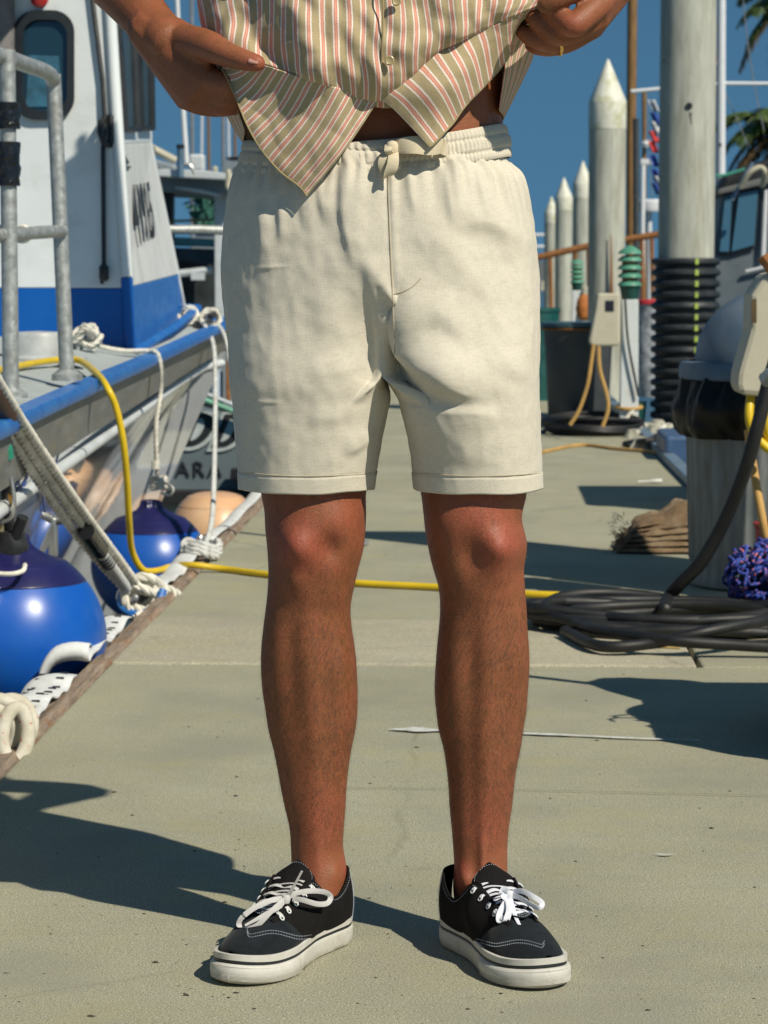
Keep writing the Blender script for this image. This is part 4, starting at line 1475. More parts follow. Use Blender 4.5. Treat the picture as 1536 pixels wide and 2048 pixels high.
def piling(px_, py_tip, Y, label, r_=PR):
    tip = pt(px_, py_tip, Y)
    o = thing('piling', (tip.x, Y, WATER_Z), label, 'piling', 'concrete pilings with white conical caps')
    zc = tip.z - 0.62 * (r_ / 0.165)
    MB().lathe([(r_, WATER_Z - 1), (r_, 0.5), (r_, zc + 0.02)], (tip.x, Y, 0), 36).build('shaft', M_pile, o, angle=40)
    s = r_ / 0.165
    MB().lathe([(r_ * 1.012, zc), (r_ * 1.016, zc + 0.004), (r_ * 1.016, zc + 0.235 * s), (r_ * 1.0, zc + 0.25 * s), (0.012, tip.z - 0.01), (0.004, tip.z)], (tip.x, Y, 0), 36).build('cap', M_cap, o, angle=40)
    return o


pl = piling(1216, 118, 23.4, 'tallest capped concrete piling, in front of the row of smaller ones')
tx = pt(1216, 118, 23.4).x
MB().tube([pt(1222, 470, 23.2), pt(1223, 600, 23.2)], [0.004, 0.018], 6).build('rust_streak', M_rust, pl)
piling(1166, 322, 43.5, 'capped piling second in the row, partly hidden by the tallest')
piling(1128, 355, 50.0, 'capped piling third in the row behind the tallest')
piling(1103, 393, 62.0, 'smallest and farthest capped piling next to the cream shorts')
# big piling with ribbed sleeve
BPX = pt(1370, 700, 15.6)
o = thing('piling', (BPX.x, 15.6, WATER_Z), 'thick grey piling with a dark hole and black ribbed sleeve', 'piling')
MB().lathe([(0.166, WATER_Z - 1), (0.166, 1.5), (0.163, 3.2)], (BPX.x, 15.6, 0), 48).build('shaft', M_pile, o)
for (px_, py_, rr_) in ((1378, 212, 0.020), (1328, 122, 0.007)):
    p = pt(px_, py_, 15.438)
    MB().lathe([(rr_, -0.03), (rr_, 0.010)], p, 16, M=Matrix.Rotation(R(90), 3, 'X')).build('bolt_hole', M_black, o)
MB().tube([pt(1381, 225, 15.435), pt(1383, 250, 15.435)], [0.007, 0.002], 6).build('stain_streak', pm('dark_stain', (0.10, 0.10, 0.09), 0.9), o)
zt, zb_ = pt(1370, 520, 15.6).z, -0.25
prs = []
nr = 19
zt = pt(1370, 516, 15.6).z
dz_ = (pt(1370, 520, 15.6).z - pt(1370, 848, 15.6).z) / 15.0
for k in range(nr):
    z1 = zt - dz_ * k
    for (q, rr_) in ((0.0, 0.185), (0.06, 0.198), (0.2, 0.206), (0.45, 0.206), (0.6, 0.198), (0.68, 0.180), (0.95, 0.178)):
        prs.append((rr_ * (1 + 0.008 * (random.random() - .5)), z1 - dz_ * q))
MB().lathe(prs, (BPX.x, 15.6, 0), 48).build('ribbed_sleeve', M_sleeve, o, angle=35)
b = MB()
for k in range(9):
    z1 = zt - dz_ * k
    p = pt(1393, 600, 15.6 - 0.202)
    b.box((p.x - 0.010, 15.6 - 0.2105, z1 - dz_ * 0.58), (p.x + 0.010, 15.6 - 0.1905, z1 - dz_ * 0.08))
b.build('yellow_stripe', pm('yellow_green_paint', (0.38, 0.50, 0.10), 0.6), o, smooth=False)

# things between the pilings at dock level
def simple(name, mb, mat, label, cat, group=None, smooth=True, **kw):
    return tag(mb.build(name, mat, None, smooth, **kw), label, cat, group)


P = pt(1300, 660, 17.5)
o = thing('bait_bag', P, 'grey plastic bag with a red lid standing beside the ribbed sleeve', 'bag')
MB().lathe([(0.06, -0.45), (0.085, -0.3), (0.09, 0.0), (0.08, 0.12), (0.09, 0.17)], P, 24, rf=bagf).build('bag', pm('grey_plastic_bag', (0.30, 0.32, 0.35), 0.4, var=0.5, scale=25), o)
MB().lathe([(0.092, 0.17), (0.10, 0.175), (0.10, 0.20), (0.085, 0.205)], P, 24).build('lid', pm('red_lid', (0.5, 0.04, 0.05), 0.4), o)
P = pt(1168, 618, 24.6)
b = MB().lathe([(0.02, 0.14), (0.06, 0.10), (0.075, 0.0), (0.06, -0.08), (0.02, -0.11)], P, 18, rf=bagf)
simple('orange_net_float', b, pm('orange_net', (0.42, 0.14, 0.03), 0.8, var=0.5, scale=60), 'orange netted float hanging beside the second pedestal', 'float')
P = gp(1286, 862)
b = MB().lathe([(0.06, 0.0), (0.065, 0.02), (0.075, 0.14), (0.08, 0.145)], (P.x - 0.0, P.y + 0.9, -0.02), 24)
simple('teal_bucket', b, pm('teal_plastic', (0.006, 0.06, 0.055), 0.5), 'teal bucket on the dock beside the foot of the near pedestal', 'bucket')
P = gp(1078, 800)
b = MB().lathe([(0.15, 0.0), (0.17, 0.62), (0.18, 0.625), (0.18, 0.65)], (P.x - 0.03, P.y, 0.0), 28)
simple('teal_barrel', b, pm('teal_barrel', (0.006, 0.07, 0.065), 0.5), 'teal plastic barrel mostly hidden behind the cream shorts', 'barrel')
# clutter of rags and rope ends at the dock edge
random.seed(5)
o = thing('rag_heap', gp(1305, 880), 'heap of pale rags and rope ends at the foot of the ribbed piling', 'rags')
M_rag = pm('pale_rags', (0.34, 0.33, 0.27), 0.9, var=0.6, scale=22)
for k in range(16):
    P = gp(1265 + 85 * random.random(), 855 + 45 * random.random(), 0.0)
    a0 = random.random() * 6
    MB().lathe([(0.002, 0.05), (0.03, 0.045), (0.05, 0.02), (0.055, 0.0)], P, 14, rf=lambda a, z, r_, a0=a0: 1 + 0.6 * mnoise.noise(Vector((math.cos(a) * 2 + a0, math.sin(a) * 2, z * 30)))).build('rag', M_rag, o)
b = MB().box((0.86, 12.3, -0.05), (1.02, 12.9, 0.12))
tag(b.build('blue_tub', pm('blue_tub', (0.05, 0.10, 0.20), 0.4), smooth=False, bevel=0.02), 'blue plastic tub beyond the dock edge left of the trash can', 'tub')
P = gp(1300, 968)
b = MB().lathe([(0.004, -0.05), (0.005, 0.0), (0.009, 0.006), (0.009, 0.05)], P + Vector((0, 0, 0.011)), 12, M=Matrix.Rotation(R(88), 3, 'Y'))
tag(b.build('white_fender_handle', M_whitepaint), 'small white rod lying on the dock near the right edge', 'rod')

# brown rusty rail behind the bin
o = thing('rusty_railing', pt(1190, 500, 27), 'rusty brown pipe railing between the pilings', 'railing')
MB().tube([pt(1070, 516, 27), pt(1182, 491, 27), pt(1320, 468, 27)], 0.035, 8).build('rail', M_rust, o)
for px_ in (1100, 1150, 1176, 1283, 1303):
    MB().tube([pt(px_, 505 - (px_ - 1100) * 0.2, 27), pt(px_ + 3, 640, 27)], 0.022, 6).build('rail_post', M_rust, o)

# masts, poles and flags to the right
M_mastbrown = pm('varnished_spar', (0.20, 0.11, 0.035), 0.5, var=0.3, stretch=(4, 4, 0.5))
M_mastdark = pm('dark_pole', (0.045, 0.055, 0.06), 0.5, var=0.25)
M_mastwhite = pm('white_mast', (0.66, 0.68, 0.70), 0.45, var=0.05)
M_wire = pm('rigging_wire', (0.30, 0.31, 0.32), 0.5, metal=0.5)


def pole(pts_, r_, mat, label, name='mast', cat='mast', group=None):
    b = MB().tube(pts_, r_, 12)
    return tag(b.build(name, mat), label, cat, group)


pole([pt(1262, 620, 29), pt(1262, 300, 29), pt(1265, -40, 29)], 0.055, M_mastbrown, 'brown varnished wooden mast right of the tallest piling')
pole([pt(1273, 620, 28.6), pt(1272, 237, 28.6)], 0.036, M_mastdark, 'dark steel pole overlapping the brown mast', 'pole', 'pole')
pole([pt(1284, 620, 31), pt(1286, 330, 31)], 0.028, M_mastwhite, 'thin white pole left of the signal flags', 'pole', 'pole')
pole([pt(1289, 600, 33), pt(1288, 180, 33)], 0.028, M_mastbrown, 'thin brown mast carrying white radar boxes', 'mast', 'mast')
o = thing('radar_unit', pt(1298, 412, 32.8), 'white radar drum low between the masts', 'radar')
MB().lathe([(0.16, -0.07), (0.17, -0.05), (0.17, 0.06), (0.15, 0.08)], pt(1299, 412, 32.8), 24).build('drum', M_mastwhite, o)
MB().tube([pt(1299, 420, 32.8), pt(1299, 640, 32.8)], 0.03, 8).build('stand', M_mastwhite, o)
tag(MB().lathe([(0.06, -0.04), (0.075, 0.0), (0.06, 0.04)], pt(1293, 288, 32.9), 14).build('lamp_globe', M_mastwhite), 'small white lamp globe on the brown mast', 'lamp')
tag(MB().box(tuple(pt(1279, 331, 32.9)), tuple(pt(1304, 318, 32.7))).build('spreader_box', M_mastwhite, smooth=False, bevel=0.01), 'white equipment box on the brown mast', 'box')
cols = [(0.55, 0.56, 0.58), (0.02, 0.06, 0.30), (0.5, 0.04, 0.04), (0.55, 0.56, 0.58), (0.02, 0.06, 0.28), (0.45, 0.47, 0.5), (0.02, 0.06, 0.30)]
mfl = [pm('flag_white', cols[0], 0.8), pm('flag_blue', cols[1], 0.8), pm('flag_red', cols[2], 0.8)]
o = thing('signal_flags', pt(1302, 290, 31.5), 'string of red, white and blue signal flags beside the thick piling', 'flags')
for k, (y0, mi) in enumerate(((200, 0), (225, 1), (243, 0), (262, 2), (282, 2), (310, 1), (338, 1), (352, 0), (366, 1))):
    p = pt(1296 + 9 * math.sin(k * 1.1) * .4 + k * 0.6, y0, 31.5)
    rows_ = []
    for i in range(5):
        rows_.append([p + Vector((0.02 * i + 0.015 * j, 0.025 * math.sin(i * 1.5 + k), -0.035 * j)) for j in range(5)])
    MB().grid(rows_).build('flag', mfl[mi], o, solid=0.003, angle=180)
MB().tube([pt(1293, 185, 31.5), pt(1304, 400, 31.5)], 0.006, 5).build('halyard', M_wire, o)
# white mast with cross arm
o = thing('flag_mast', pt(1444, 560, 26), 'tall white mast with a horizontal cross arm behind the thick piling', 'mast')
MB().tube([pt(1441, 640, 26), pt(1442, 400, 26), pt(1443, -60, 26)], 0.042, 14).build('pole', M_mastwhite, o)
MB().tube([pt(1262, 183, 26), pt(1443, 167, 26), pt(1640, 168, 26)], 0.019, 8).build('cross_arm', M_mastwhite, o)
MB().box(tuple(pt(1438, 294, 25.94)), tuple(pt(1443, 286, 25.9))).build('cleat', M_black, o, smooth=False)
MB().tube([pt(1482, -40, 26.2), pt(1497, 100, 26.2), pt(1516, 210, 26.2), pt(1528, 260, 26.2)], 0.006, 5).build('halyard', M_wire, o)
MB().tube([pt(1452, 190, 26.2), pt(1475, 240, 26.2), pt(1496, 290, 26.2)], 0.005, 5).build('halyard', M_wire, o)
o = thing('far_flag', pt(1428, 100, 60), 'small stars and stripes flag hanging between the thick piling and white mast', 'flag')
rows_ = [[pt(1424 + 9 * j / 4, 72 + 58 * i / 8, 60 + 0.05 * math.sin(i + j)) for j in range(5)] for i in range(9)]
MB().grid(rows_[:5]).build('blue_field', mfl[1], o, solid=0.004)
for k in range(4):
    MB().grid(rows_[4 + k:6 + k]).build('stripe', mfl[2 if k % 2 == 0 else 0], o, solid=0.004)
MB().tube([pt(1434, 40, 60), pt(1434, 420, 60)], 0.03, 6).build('staff', M_wire, o)

# grey cabin boat on the right
M_greycabin = pm('grey_cabin_paint', (0.10, 0.125, 0.145), 0.5, var=0.15, scale=4, dirt=(0.18, 0.19, 0.19), dscale=3)
M_greyroof = pm('grey_roof', (0.12, 0.125, 0.12), 0.6, var=0.2)
o = thing('grey_boat', pt(1500, 640, 18.5), 'dark grey cabin boat with rounded windows at the right edge', 'boat')


def plate(poly, Y, d, name, mat, bev=0.01, parent=o):
    return MB().prism([pt(x, y_, Y) for x, y_ in poly], (0, d, 0)).build(name, mat, parent, smooth=False, bevel=bev)


plate([(1428, 700), (1424, 520), (1446, 380), (1640, 330), (1640, 700)], 19.0, 1.6, 'cabin_wall', M_greycabin, 0.03)
plate([(1434, 390), (1437, 378), (1640, 326), (1640, 346)], 18.9, 1.9, 'roof', M_greyroof, 0.01)
for poly in ([(1439, 503), (1458, 503), (1464, 388), (1450, 392)], [(1463, 503), (1508, 490), (1516, 380), (1478, 388)]):
    c_ = np.mean(poly, axis=0)
    big_ = [tuple(c_ + (np.array(p) - c_) * 1.14) for p in poly]
    w_ = plate(big_, 18.985, -0.02, 'window_frame', M_gasket, 0.012)
    g_ = MB().prism([pt(x, y_, 18.96) for x, y_ in poly], (0, -0.008, 0)).build('pane', M_glass, None, smooth=False)
    adopt(g_, w_)
plate([(1522, 520), (1528, 380), (1536, 378), (1530, 520)], 18.97, -0.03, 'door_trim', M_mastwhite, 0.006)
plate([(1490, 545), (1490, 540), (1600, 515), (1600, 520)], 18.97, -0.03, 'hand_rail', M_mastwhite, 0.004)
plate([(1424, 760), (1424, 690), (1660, 660), (1660, 800)], 18.7, 3.0, 'hull', M_greycabin, 0.03)
b = MB()
b.tube(smooth_path([pt(1432, 352, 19.5), pt(1450, 350, 19.5), pt(1490, 338, 19.5)], 12), 0.012, 6)
b.build('green_line', pm('green_line', (0.05, 0.25, 0.18), 0.6), o)
b = MB()
for (a_, c_) in (((1446, 352), (1560, 330)),):
    pass
MB().prism([pt(x, y_, 19.8) for x, y_ in ((1432, 384), (1450, 352), (1500, 330), (1640, 280), (1640, 380))], (0, 0.5, 0)).build('black_tarp', pm('black_tarp', (0.012, 0.013, 0.014), 0.5, var=0.4), o, smooth=False, bevel=0.04)
MB().tube([pt(1464, 400, 18.7), pt(1490, 352, 18.7), pt(1506, 325, 18.7)], 0.014, 8).build('fishing_rod', pm('blue_rod', (0.15, 0.22, 0.30), 0.4), o)
MB().tube(smooth_path([pt(1480, 375, 18.65), pt(1500, 345, 18.6), pt(1520, 335, 18.6), pt(1530, 345, 18.6), pt(1524, 372, 18.7)], 16), 0.02, 8).build('pale_strap', M_beige, o)

# palms behind
def leaf_mat(name, c):
    t = NT(name)
    v = t.coord('Object', (1, 1, 1))
    f = t.noise(v, 6, 3)
    t.base(t.ramp(f, [(0.3, tuple(x * 0.5 for x in c)), (0.7, tuple(x * 1.5 for x in c))]))
    t.set(Roughness=0.5)
    return t.m


M_palm = leaf_mat('palm_leaf', (0.06, 0.10, 0.018))
M_palmdry = leaf_mat('palm_leaf_dry', (0.12, 0.08, 0.035))
M_trunk = pm('palm_trunk', (0.16, 0.12, 0.08), 0.95, var=0.4, scale=3, bump=0.6, bscale=8, bdist=0.05)
FL = [(1.0, 0.0), (1.0, 0.6), (0.9, 1.2), (0.8, -0.5), (0.7, 1.9), (0.6, -1.1), (0.7, 2.5), (0.5, 3.1), (0.6, 3.7), (0.7, 4.3), (0.8, 4.9), (0.7, 5.5)]


def palm(top, h, spread, label, fronds):
    o = thing('palm_tree', (top.x, top.y, top.z - h), label, 'palm tree', 'palm trees behind the right boat')
    MB().tube([top - Vector((0.15, 0, h)), top - Vector((0.05, 0, h * .5)), top], [spread * 0.13, spread * 0.10, spread * 0.11], 12).build('trunk', M_trunk, o)
    for (ang, el, L, dry) in fronds:
        b = MB()
        d = Vector((math.cos(ang), math.sin(ang), 0))
        n = 22
        P_ = []
        for i in range(n + 1):
            s = i / n
            P_.append(top + d * (L * s * (1 - 0.25 * s)) + Vector((0, 0, L * (math.sin(el) * s - 0.75 * s * s))))
        b.tube(P_, [0.05 * spread * (1 - 0.85 * i / n) * .35 for i in range(n + 1)], 5)
        side = d.cross(Vector((0, 0, 1)))
        for i in range(2, n):
            s = i / n
            t = (P_[i + 1] - P_[i - 1]).normalized()
            ll = L * 0.30 * math.sin(math.pi * min(1, 0.12 + s * 0.85)) ** 0.6
            for sg in (-1, 1):
                for q in range(2):
                    dirv = (side * sg * (0.85 + 0.2 * random.random()) + t * (0.7 + 0.3 * random.random()) + Vector((0, 0, -0.35 - 0.5 * random.random()))).normalized()
                    p0 = P_[i] + t * (q * 0.5 / n * L)
                    wv_ = t * 0.022 * L
                    tip = p0 + dirv * ll * (0.8 + 0.3 * random.random())
                    mid_ = p0.lerp(tip, .5) + Vector((0, 0, 0.03 * L))
                    o_ = len(b.v)
                    b.v.extend([tuple(p0 - wv_), tuple(p0 + wv_), tuple(mid_ + wv_ * .9), tuple(mid_ - wv_ * .9), tuple(tip)])
                    b.f.extend([(o_, o_ + 1, o_ + 2, o_ + 3), (o_ + 3, o_ + 2, o_ + 4)])
        b.build('frond', M_palmdry if dry else M_palm, o, smooth=False, fixn=False)
    return o


random.seed(21)
fr1 = [(i * 2 * math.pi / 15 + 0.2 * random.random(), 0.5 + 0.6 * random.random() - (0.7 if i % 4 == 0 else 0), 1.6 + 0.4 * random.random(), i % 4 == 0) for i in range(15)]
palm(pt(1568, 262, 58), 7.0, 1.6, 'palm tree with drooping dry fronds above the grey cabin', [(math.pi, 0.9, 2.0, False), (math.pi * 0.92, 0.15, 1.7, True), (math.pi * 1.1, -0.4, 1.9, True), (math.pi * 1.05, 0.5, 1.8, False)] + fr1)
palm(pt(1590, 10, 66), 10.0, 1.6, 'taller palm tree at the top right corner', [(math.pi, 0.5, 1.9, False), (math.pi * 0.95, -0.1, 1.7, False), (math.pi * 1.08, 0.1, 1.7, False)] + fr1)

# unseen tall cabinet and dock box, added only to cast shadows across the dock
o = thing('shadow_cabinet', (1.10, 7.25, 0), 'unseen tall grey cabinet added beyond the right edge to cast a shadow', 'cabinet')
MB().box((0.99, 7.15, 0.0), (1.24, 7.38, 1.92)).build('cabinet_body', M_post, o, smooth=False, bevel=0.012)
MB().box((1.01, 7.142, 0.2), (1.22, 7.148, 1.8)).build('cabinet_door', M_post, o, smooth=False, bevel=0.002)
MB().box((1.03, 7.13, 0.95), (1.045, 7.140, 1.10)).build('door_handle', M_black, o, smooth=False)
o = thing('shadow_box', (1.25, 9.8, 0), 'unseen white box added behind the trash can to cast a shadow', 'dock box')
MB().box((0.93, 9.35, 0.0), (1.6, 10.25, 0.62)).build('box_body', M_post, o, smooth=False, bevel=0.03)
MB().box((0.91, 9.33, 0.624), (1.62, 10.27, 0.72)).build('box_lid', M_post, o, smooth=False, bevel=0.03)
# made-up cart out of frame; its load is shaped to shadow the dock
o = thing('shadow_cart', (1.0, 4.65, 0), 'unseen loaded black cart added beyond the right edge to cast a shadow', 'cart')
M_cart = pm('cart_black', (0.02, 0.02, 0.022), 0.6)
b = MB().box((0.64, 4.48, 0.16), (1.5, 5.20, 0.44))
b.build('cart_tub', M_cart, o, smooth=False, bevel=0.02)
for (x, y_) in ((0.60, 4.70), (1.45, 4.70), (0.60, 5.02), (1.45, 5.02)):
    MB().lathe([(0.11, -0.03), (0.15, -0.03), (0.16, 0.0), (0.15, 0.03), (0.11, 0.03)], (x, y_, 0.165), 28, M=Matrix.Rotation(R(90), 3, 'Y')).build('wheel', M_black, o)
random.seed(31)
M_sackd = pm('dark_sack', (0.03, 0.032, 0.03), 0.9, var=0.4)
for (x, y_, r0, h0) in ((0.78, 5.02, 0.13, 0.26), (1.02, 4.96, 0.16, 0.22), (0.80, 4.74, 0.15, 0.18), (1.1, 4.66, 0.2, 0.24), (1.32, 4.95, 0.16, 0.2)):
    s0 = random.random() * 9
    MB().lathe([(0.01, h0), (r0 * 0.6, h0 * 0.93), (r0 * 0.95, h0 * 0.6), (r0, h0 * 0.25), (r0 * 0.9, -0.06)], (x, y_, 0.40), 30, rf=lambda a, z, r_, s0=s0: 1 + 0.22 * mnoise.noise(Vector((math.cos(a) * 1.8 + s0, math.sin(a) * 1.8, z * 9)))).build('loaded_sack', M_sackd, o)
MB().tube(smooth_path([(0.64, 5.1, 0.44), (0.58, 5.1, 0.66), (0.55, 5.12, 0.66)], 10), 0.015, 8).build('handle', M_galv, o)
b = MB()
random.seed(8)
for k in range(170):
    a = random.random() * 2 * math.pi
    p0 = Vector((0.72 + 0.75 * random.random(), 4.44 + 0.24 * random.random(), 0.46 + 0.12 * random.random()))
    r0 = 0.03 + 0.02 * random.random()
    u = Vector((random.gauss(0, 1), random.gauss(0, 1), random.gauss(0, 1))).normalized()
    w_ = u.orthogonal().normalized()
    t_ = u.cross(w_)
    b.tube([p0 + (w_ * math.cos(x) + t_ * math.sin(x)) * r0 for x in np.linspace(a, a + 5, 9)], 0.004, 5)
b.build('netting', M_net, o)['kind'] = 'stuff'

# ------------------------------------------------------------------ second boat behind the bow (grey transom)
M_g2 = pm('grey_transom', (0.13, 0.165, 0.18), 0.35, var=0.1, scale=3, dirt=(0.18, 0.20, 0.20), dscale=3)
M_w2 = pm('white_house', (0.50, 0.54, 0.56), 0.45, var=0.06, dirt=(0.35, 0.36, 0.35), dscale=4)
M_w2s = pm('grey_house', (0.20, 0.24, 0.27), 0.5, var=0.1)
b2 = thing('transom_boat', pt(430, 960, 15.5), 'grey boat with outlined black letters on its transom behind the bow', 'boat')


def plate2(poly, Y, d, name, mat, bev=0.008, parent=None):
    x = MB().prism([pt(a, c_, Y) for a, c_ in poly], (0, d, 0)).build(name, mat, None, smooth=False, bevel=bev)
    adopt(x, parent or b2)
    return x


plate2([(150, 1000), (150, 770), (330, 800), (420, 826), (560, 860), (600, 1000)], 15.5, 5.0, 'hull', M_g2, 0.02)
plate2([(150, 1060), (150, 980), (600, 980), (600, 1060)], 15.45, 5.0, 'boot_top', pm('black_boot', (0.012, 0.013, 0.014), 0.5), 0.01)
MB().tube([pt(150, 725, 15.4), pt(400, 796, 15.4), pt(480, 828, 15.4), pt(600, 872, 15.4)], 0.016, 8).build('green_rail_strip', pm('green_strip', (0.14, 0.36, 0.24), 0.5), b2)
MB().tube([pt(150, 712, 15.4), pt(405, 785, 15.4), pt(478, 814, 15.4), pt(600, 860, 15.4)], 0.012, 8).build('white_rail_strip', M_w2, b2)
plate2([(380, 800), (380, 690), (500, 700), (500, 835)], 15.9, 0.3, 'bulwark', M_w2s)
plate2([(424, 790), (424, 700), (440, 700), (440, 796)], 15.85, -0.02, 'bulwark_stanchion', pm('pale_blue', (0.42, 0.52, 0.66), 0.5))
plate2([(452, 800), (452, 720), (462, 720), (462, 803)], 15.85, -0.02, 'bulwark_stanchion', M_rust)
# lettering: outlined slanted double D and the port name below
M_ltw = pm('pale_outline', (0.45, 0.50, 0.50), 0.5)


def dletter(x0, y0, w, h, mat, Y, grow, name, hole=True):
    """slanted heavy D built from its outline, pixel size at depth Y"""
    sl = 0.42
    out, inn = [], []
    n = 18
    pts_ = [(-grow, -grow)] + [(w * 0.35 + (w * 0.65 + grow) * math.sin(math.pi * k / n), -grow + (h + 2 * grow) * (1 - math.cos(math.pi * k / n)) / 2) for k in range(n + 1)] + [(-grow, h + grow)]
    for (a, c_) in pts_:
        out.append(pt(x0 + a + sl * (h / 2 - c_), y0 + c_, Y))
    MBX = MB().prism(out, (0, -0.004, 0))
    x = MBX.build(name, mat, None, smooth=False)
    adopt(x, b2)
    if hole:
        hh = [(w * 0.28, h * 0.16)] + [(w * 0.30 + w * 0.32 * math.sin(math.pi * k / n), h * 0.16 + h * 0.68 * (1 - math.cos(math.pi * k / n)) / 2) for k in range(n + 1)] + [(w * 0.28, h * 0.84)]
        x2 = MB().prism([pt(x0 + a + sl * (h / 2 - c_), y0 + c_, Y - 0.005) for a, c_ in hh], (0, -0.003, 0)).build('letter_counter', M_ltw, None, smooth=False)
        adopt(x2, b2)


for (x0, y0) in ((375, 826), (436, 828)):
    dletter(x0, y0 + 4, 52, 64, M_ltw, 15.49, 7, 'letter_outline', False)
    dletter(x0, y0, 50, 66, M_letter, 15.484, 0, 'boat_name_letter')
Mt = Matrix.Rotation(R(90), 4, 'X')
Mt.translation = pt(336, 940, 15.49)
text_mesh('BARBARA', 0.13, 'port_name', M_letter, b2, Mt, bold=0.001, sx=1.0, space=1.22)
Mt.translation = pt(336, 940, 15.49)
plate2([(462, 958), (464, 935), (520, 935), (520, 965)], 15.45, -0.08, 'swim_step_bracket', M_black)
# deckhouse seen above the bow
plate2([(318, 640), (318, 380), (345, 380), (345, 640)], 20.0, 0.15, 'house_post', M_gasket)
plate2([(430, 700), (428, 380), (452, 380), (452, 700)], 19.9, 0.2, 'house_post', M_w2)
plate2([(300, 352), (300, 338), (400, 340), (500, 352), (500, 362)], 19.6, 2.0, 'roof_edge', M_w2)
plate2([(300, 382), (300, 352), (500, 362), (500, 392)], 19.8, 1.6, 'roof_fascia', M_w2s)
plate2([(348, 377), (350, 373), (400, 378), (440, 388), (440, 394), (400, 386)], 19.7, 0.05, 'visor', M_w2)
plate2([(340, 445), (340, 440), (432, 436), (432, 441)], 19.95, 0.05, 'window_bar', pm('olive_bar', (0.16, 0.18, 0.09), 0.6))
plate2([(300, 700), (300, 520), (432, 525), (432, 700)], 20.4, 0.5, 'house_inside', pm('dark_interior', (0.02, 0.028, 0.03), 0.6, var=0.6, scale=6))
plate2([(345, 492), (345, 474), (430, 478), (430, 494)], 20.2, 0.05, 'teal_panel', pm('teal_panel', (0.10, 0.32, 0.36), 0.5))
plate2([(340, 520), (342, 495), (432, 498), (432, 530)], 20.15, 0.05, 'dash', pm('dark_dash', (0.015, 0.03, 0.045), 0.4, var=0.6))
MB().tube([pt(355, 548, 20.0), pt(425, 540, 20.0)], 0.03, 8).build('pale_tray', M_w2, b2)
MB().box(tuple(pt(382, 560, 19.9)), tuple(pt(410, 545, 19.95))).build('pale_box', M_w2, b2, smooth=False)
b = MB()
random.seed(4)
for k in range(160):
    P = pt(425 + 14 * random.gauss(0, 1) - 20 * random.random(), 400 + 20 * random.gauss(0, 1) * .6 + 20 * random.random(), 24 + random.random())
    d = Vector((random.gauss(0, 1), random.gauss(0, 1), random.gauss(0, 1))) * 0.05
    e = Vector((random.gauss(0, 1), random.gauss(0, 1), random.gauss(0, 1))) * 0.04
    b.add([P, P + d, P + d + e, P + e], [(0, 1, 2, 3)])
tag(b.build('green_netting', pm('green_net', (0.03, 0.12, 0.09), 0.7, var=0.5), smooth=False, fixn=False), 'dark green netting hanging in the second boat beyond its window', 'netting')
# roof gear
MB().tube([pt(361, 354, 19.3), pt(361, 293, 19.3)], 0.026, 14).build('rod_holder', pm('blue_steel', (0.16, 0.25, 0.33), 0.35, metal=0.5), b2)
MB().tube([pt(361, 297, 19.3), pt(361, 289, 19.3)], 0.030, 14).build('rod_holder_lip', M_black, b2)
MB().tube([pt(352, -40, 19.5), pt(360, 120, 19.5), pt(373, 328, 19.5)], [0.017, 0.018, 0.021], 8).build('antenna', M_mastwhite, b2)
plate2([(377, 342), (377, 308), (408, 308), (408, 342)], 19.6, 0.12, 'white_box', M_w2, 0.02)
MB().tube([pt(300, 295, 19.8), pt(352, 322, 19.8)], 0.03, 8).build('boom', M_beige, b2)
MB().tube(smooth_path([pt(362, 332, 19.4), pt(380, 330, 19.4), pt(390, 348, 19.4)], 12), 0.012, 8).build('hand_loop', M_steel, b2)
MB().tube(smooth_path([pt(455, 340, 19.4), pt(458, 352, 19.4), pt(456, 372, 19.4), pt(466, 385, 19.4), pt(480, 388, 19.4)], 14), 0.022, 8).build('hose_bend', M_beige, b2)
plate2([(425, 345), (425, 332), (434, 332), (434, 345)], 19.6, 0.08, 'small_light', M_beige, 0.01)
plate2([(300, 345), (300, 315), (352, 330), (352, 345)], 19.9, 0.3, 'roof_box', M_w2s, 0.02)

# distant masts on the left
random.seed(12)
for k, (x, y0, y1, tilt, lab) in enumerate(((403, 150, 330, -3, 'thin far mast just right of the white antenna'), (418, 100, 340, 4, 'faint reddish far mast left of the shirt hem'), (447, 130, 345, 2, 'pale far mast below the right hand'), (458, 200, 330, 3, 'brown far mast beside the shirt tail'), (470, 230, 330, 0, 'short far mast next to the shorts'), (384, 110, 330, 1, 'far mast between antenna and shirt'))):
    b = MB().tube([pt(x - tilt, y0 - 120, 70), pt(x, y1, 70), pt(x, 600, 70)], 0.03 + 0.012 * (k % 3), 6)
    tag(b.build('far_mast', (M_mastwhite, M_mastbrown, M_wire)[k % 3]), lab, 'mast', 'masts of far boats at left')
o = thing('far_boat', pt(470, 330, 60), 'far boat roof with dark canopy left of the shorts', 'boat')
for (poly, mt, nm) in (([(452, 318), (452, 314), (500, 312), (500, 318)], M_black, 'canopy'), ([(446, 345), (448, 322), (520, 320), (520, 345)], M_w2s, 'house'), ([(470, 350), (470, 334), (520, 334), (520, 350)], M_black, 'window')):
    x = MB().prism([pt(a, c_, 60) for a, c_ in poly], (0, 1.0 if nm != 'window' else -0.05, 0)).build(nm, mt, None, smooth=False)
    adopt(x, o)
MB().prism([pt(a, c_, 61) for a, c_ in [(370, 690), (400, 345), (540, 345), (565, 690)]], (0, 3.0, 0)).build('hull', M_w2s, o, smooth=False)
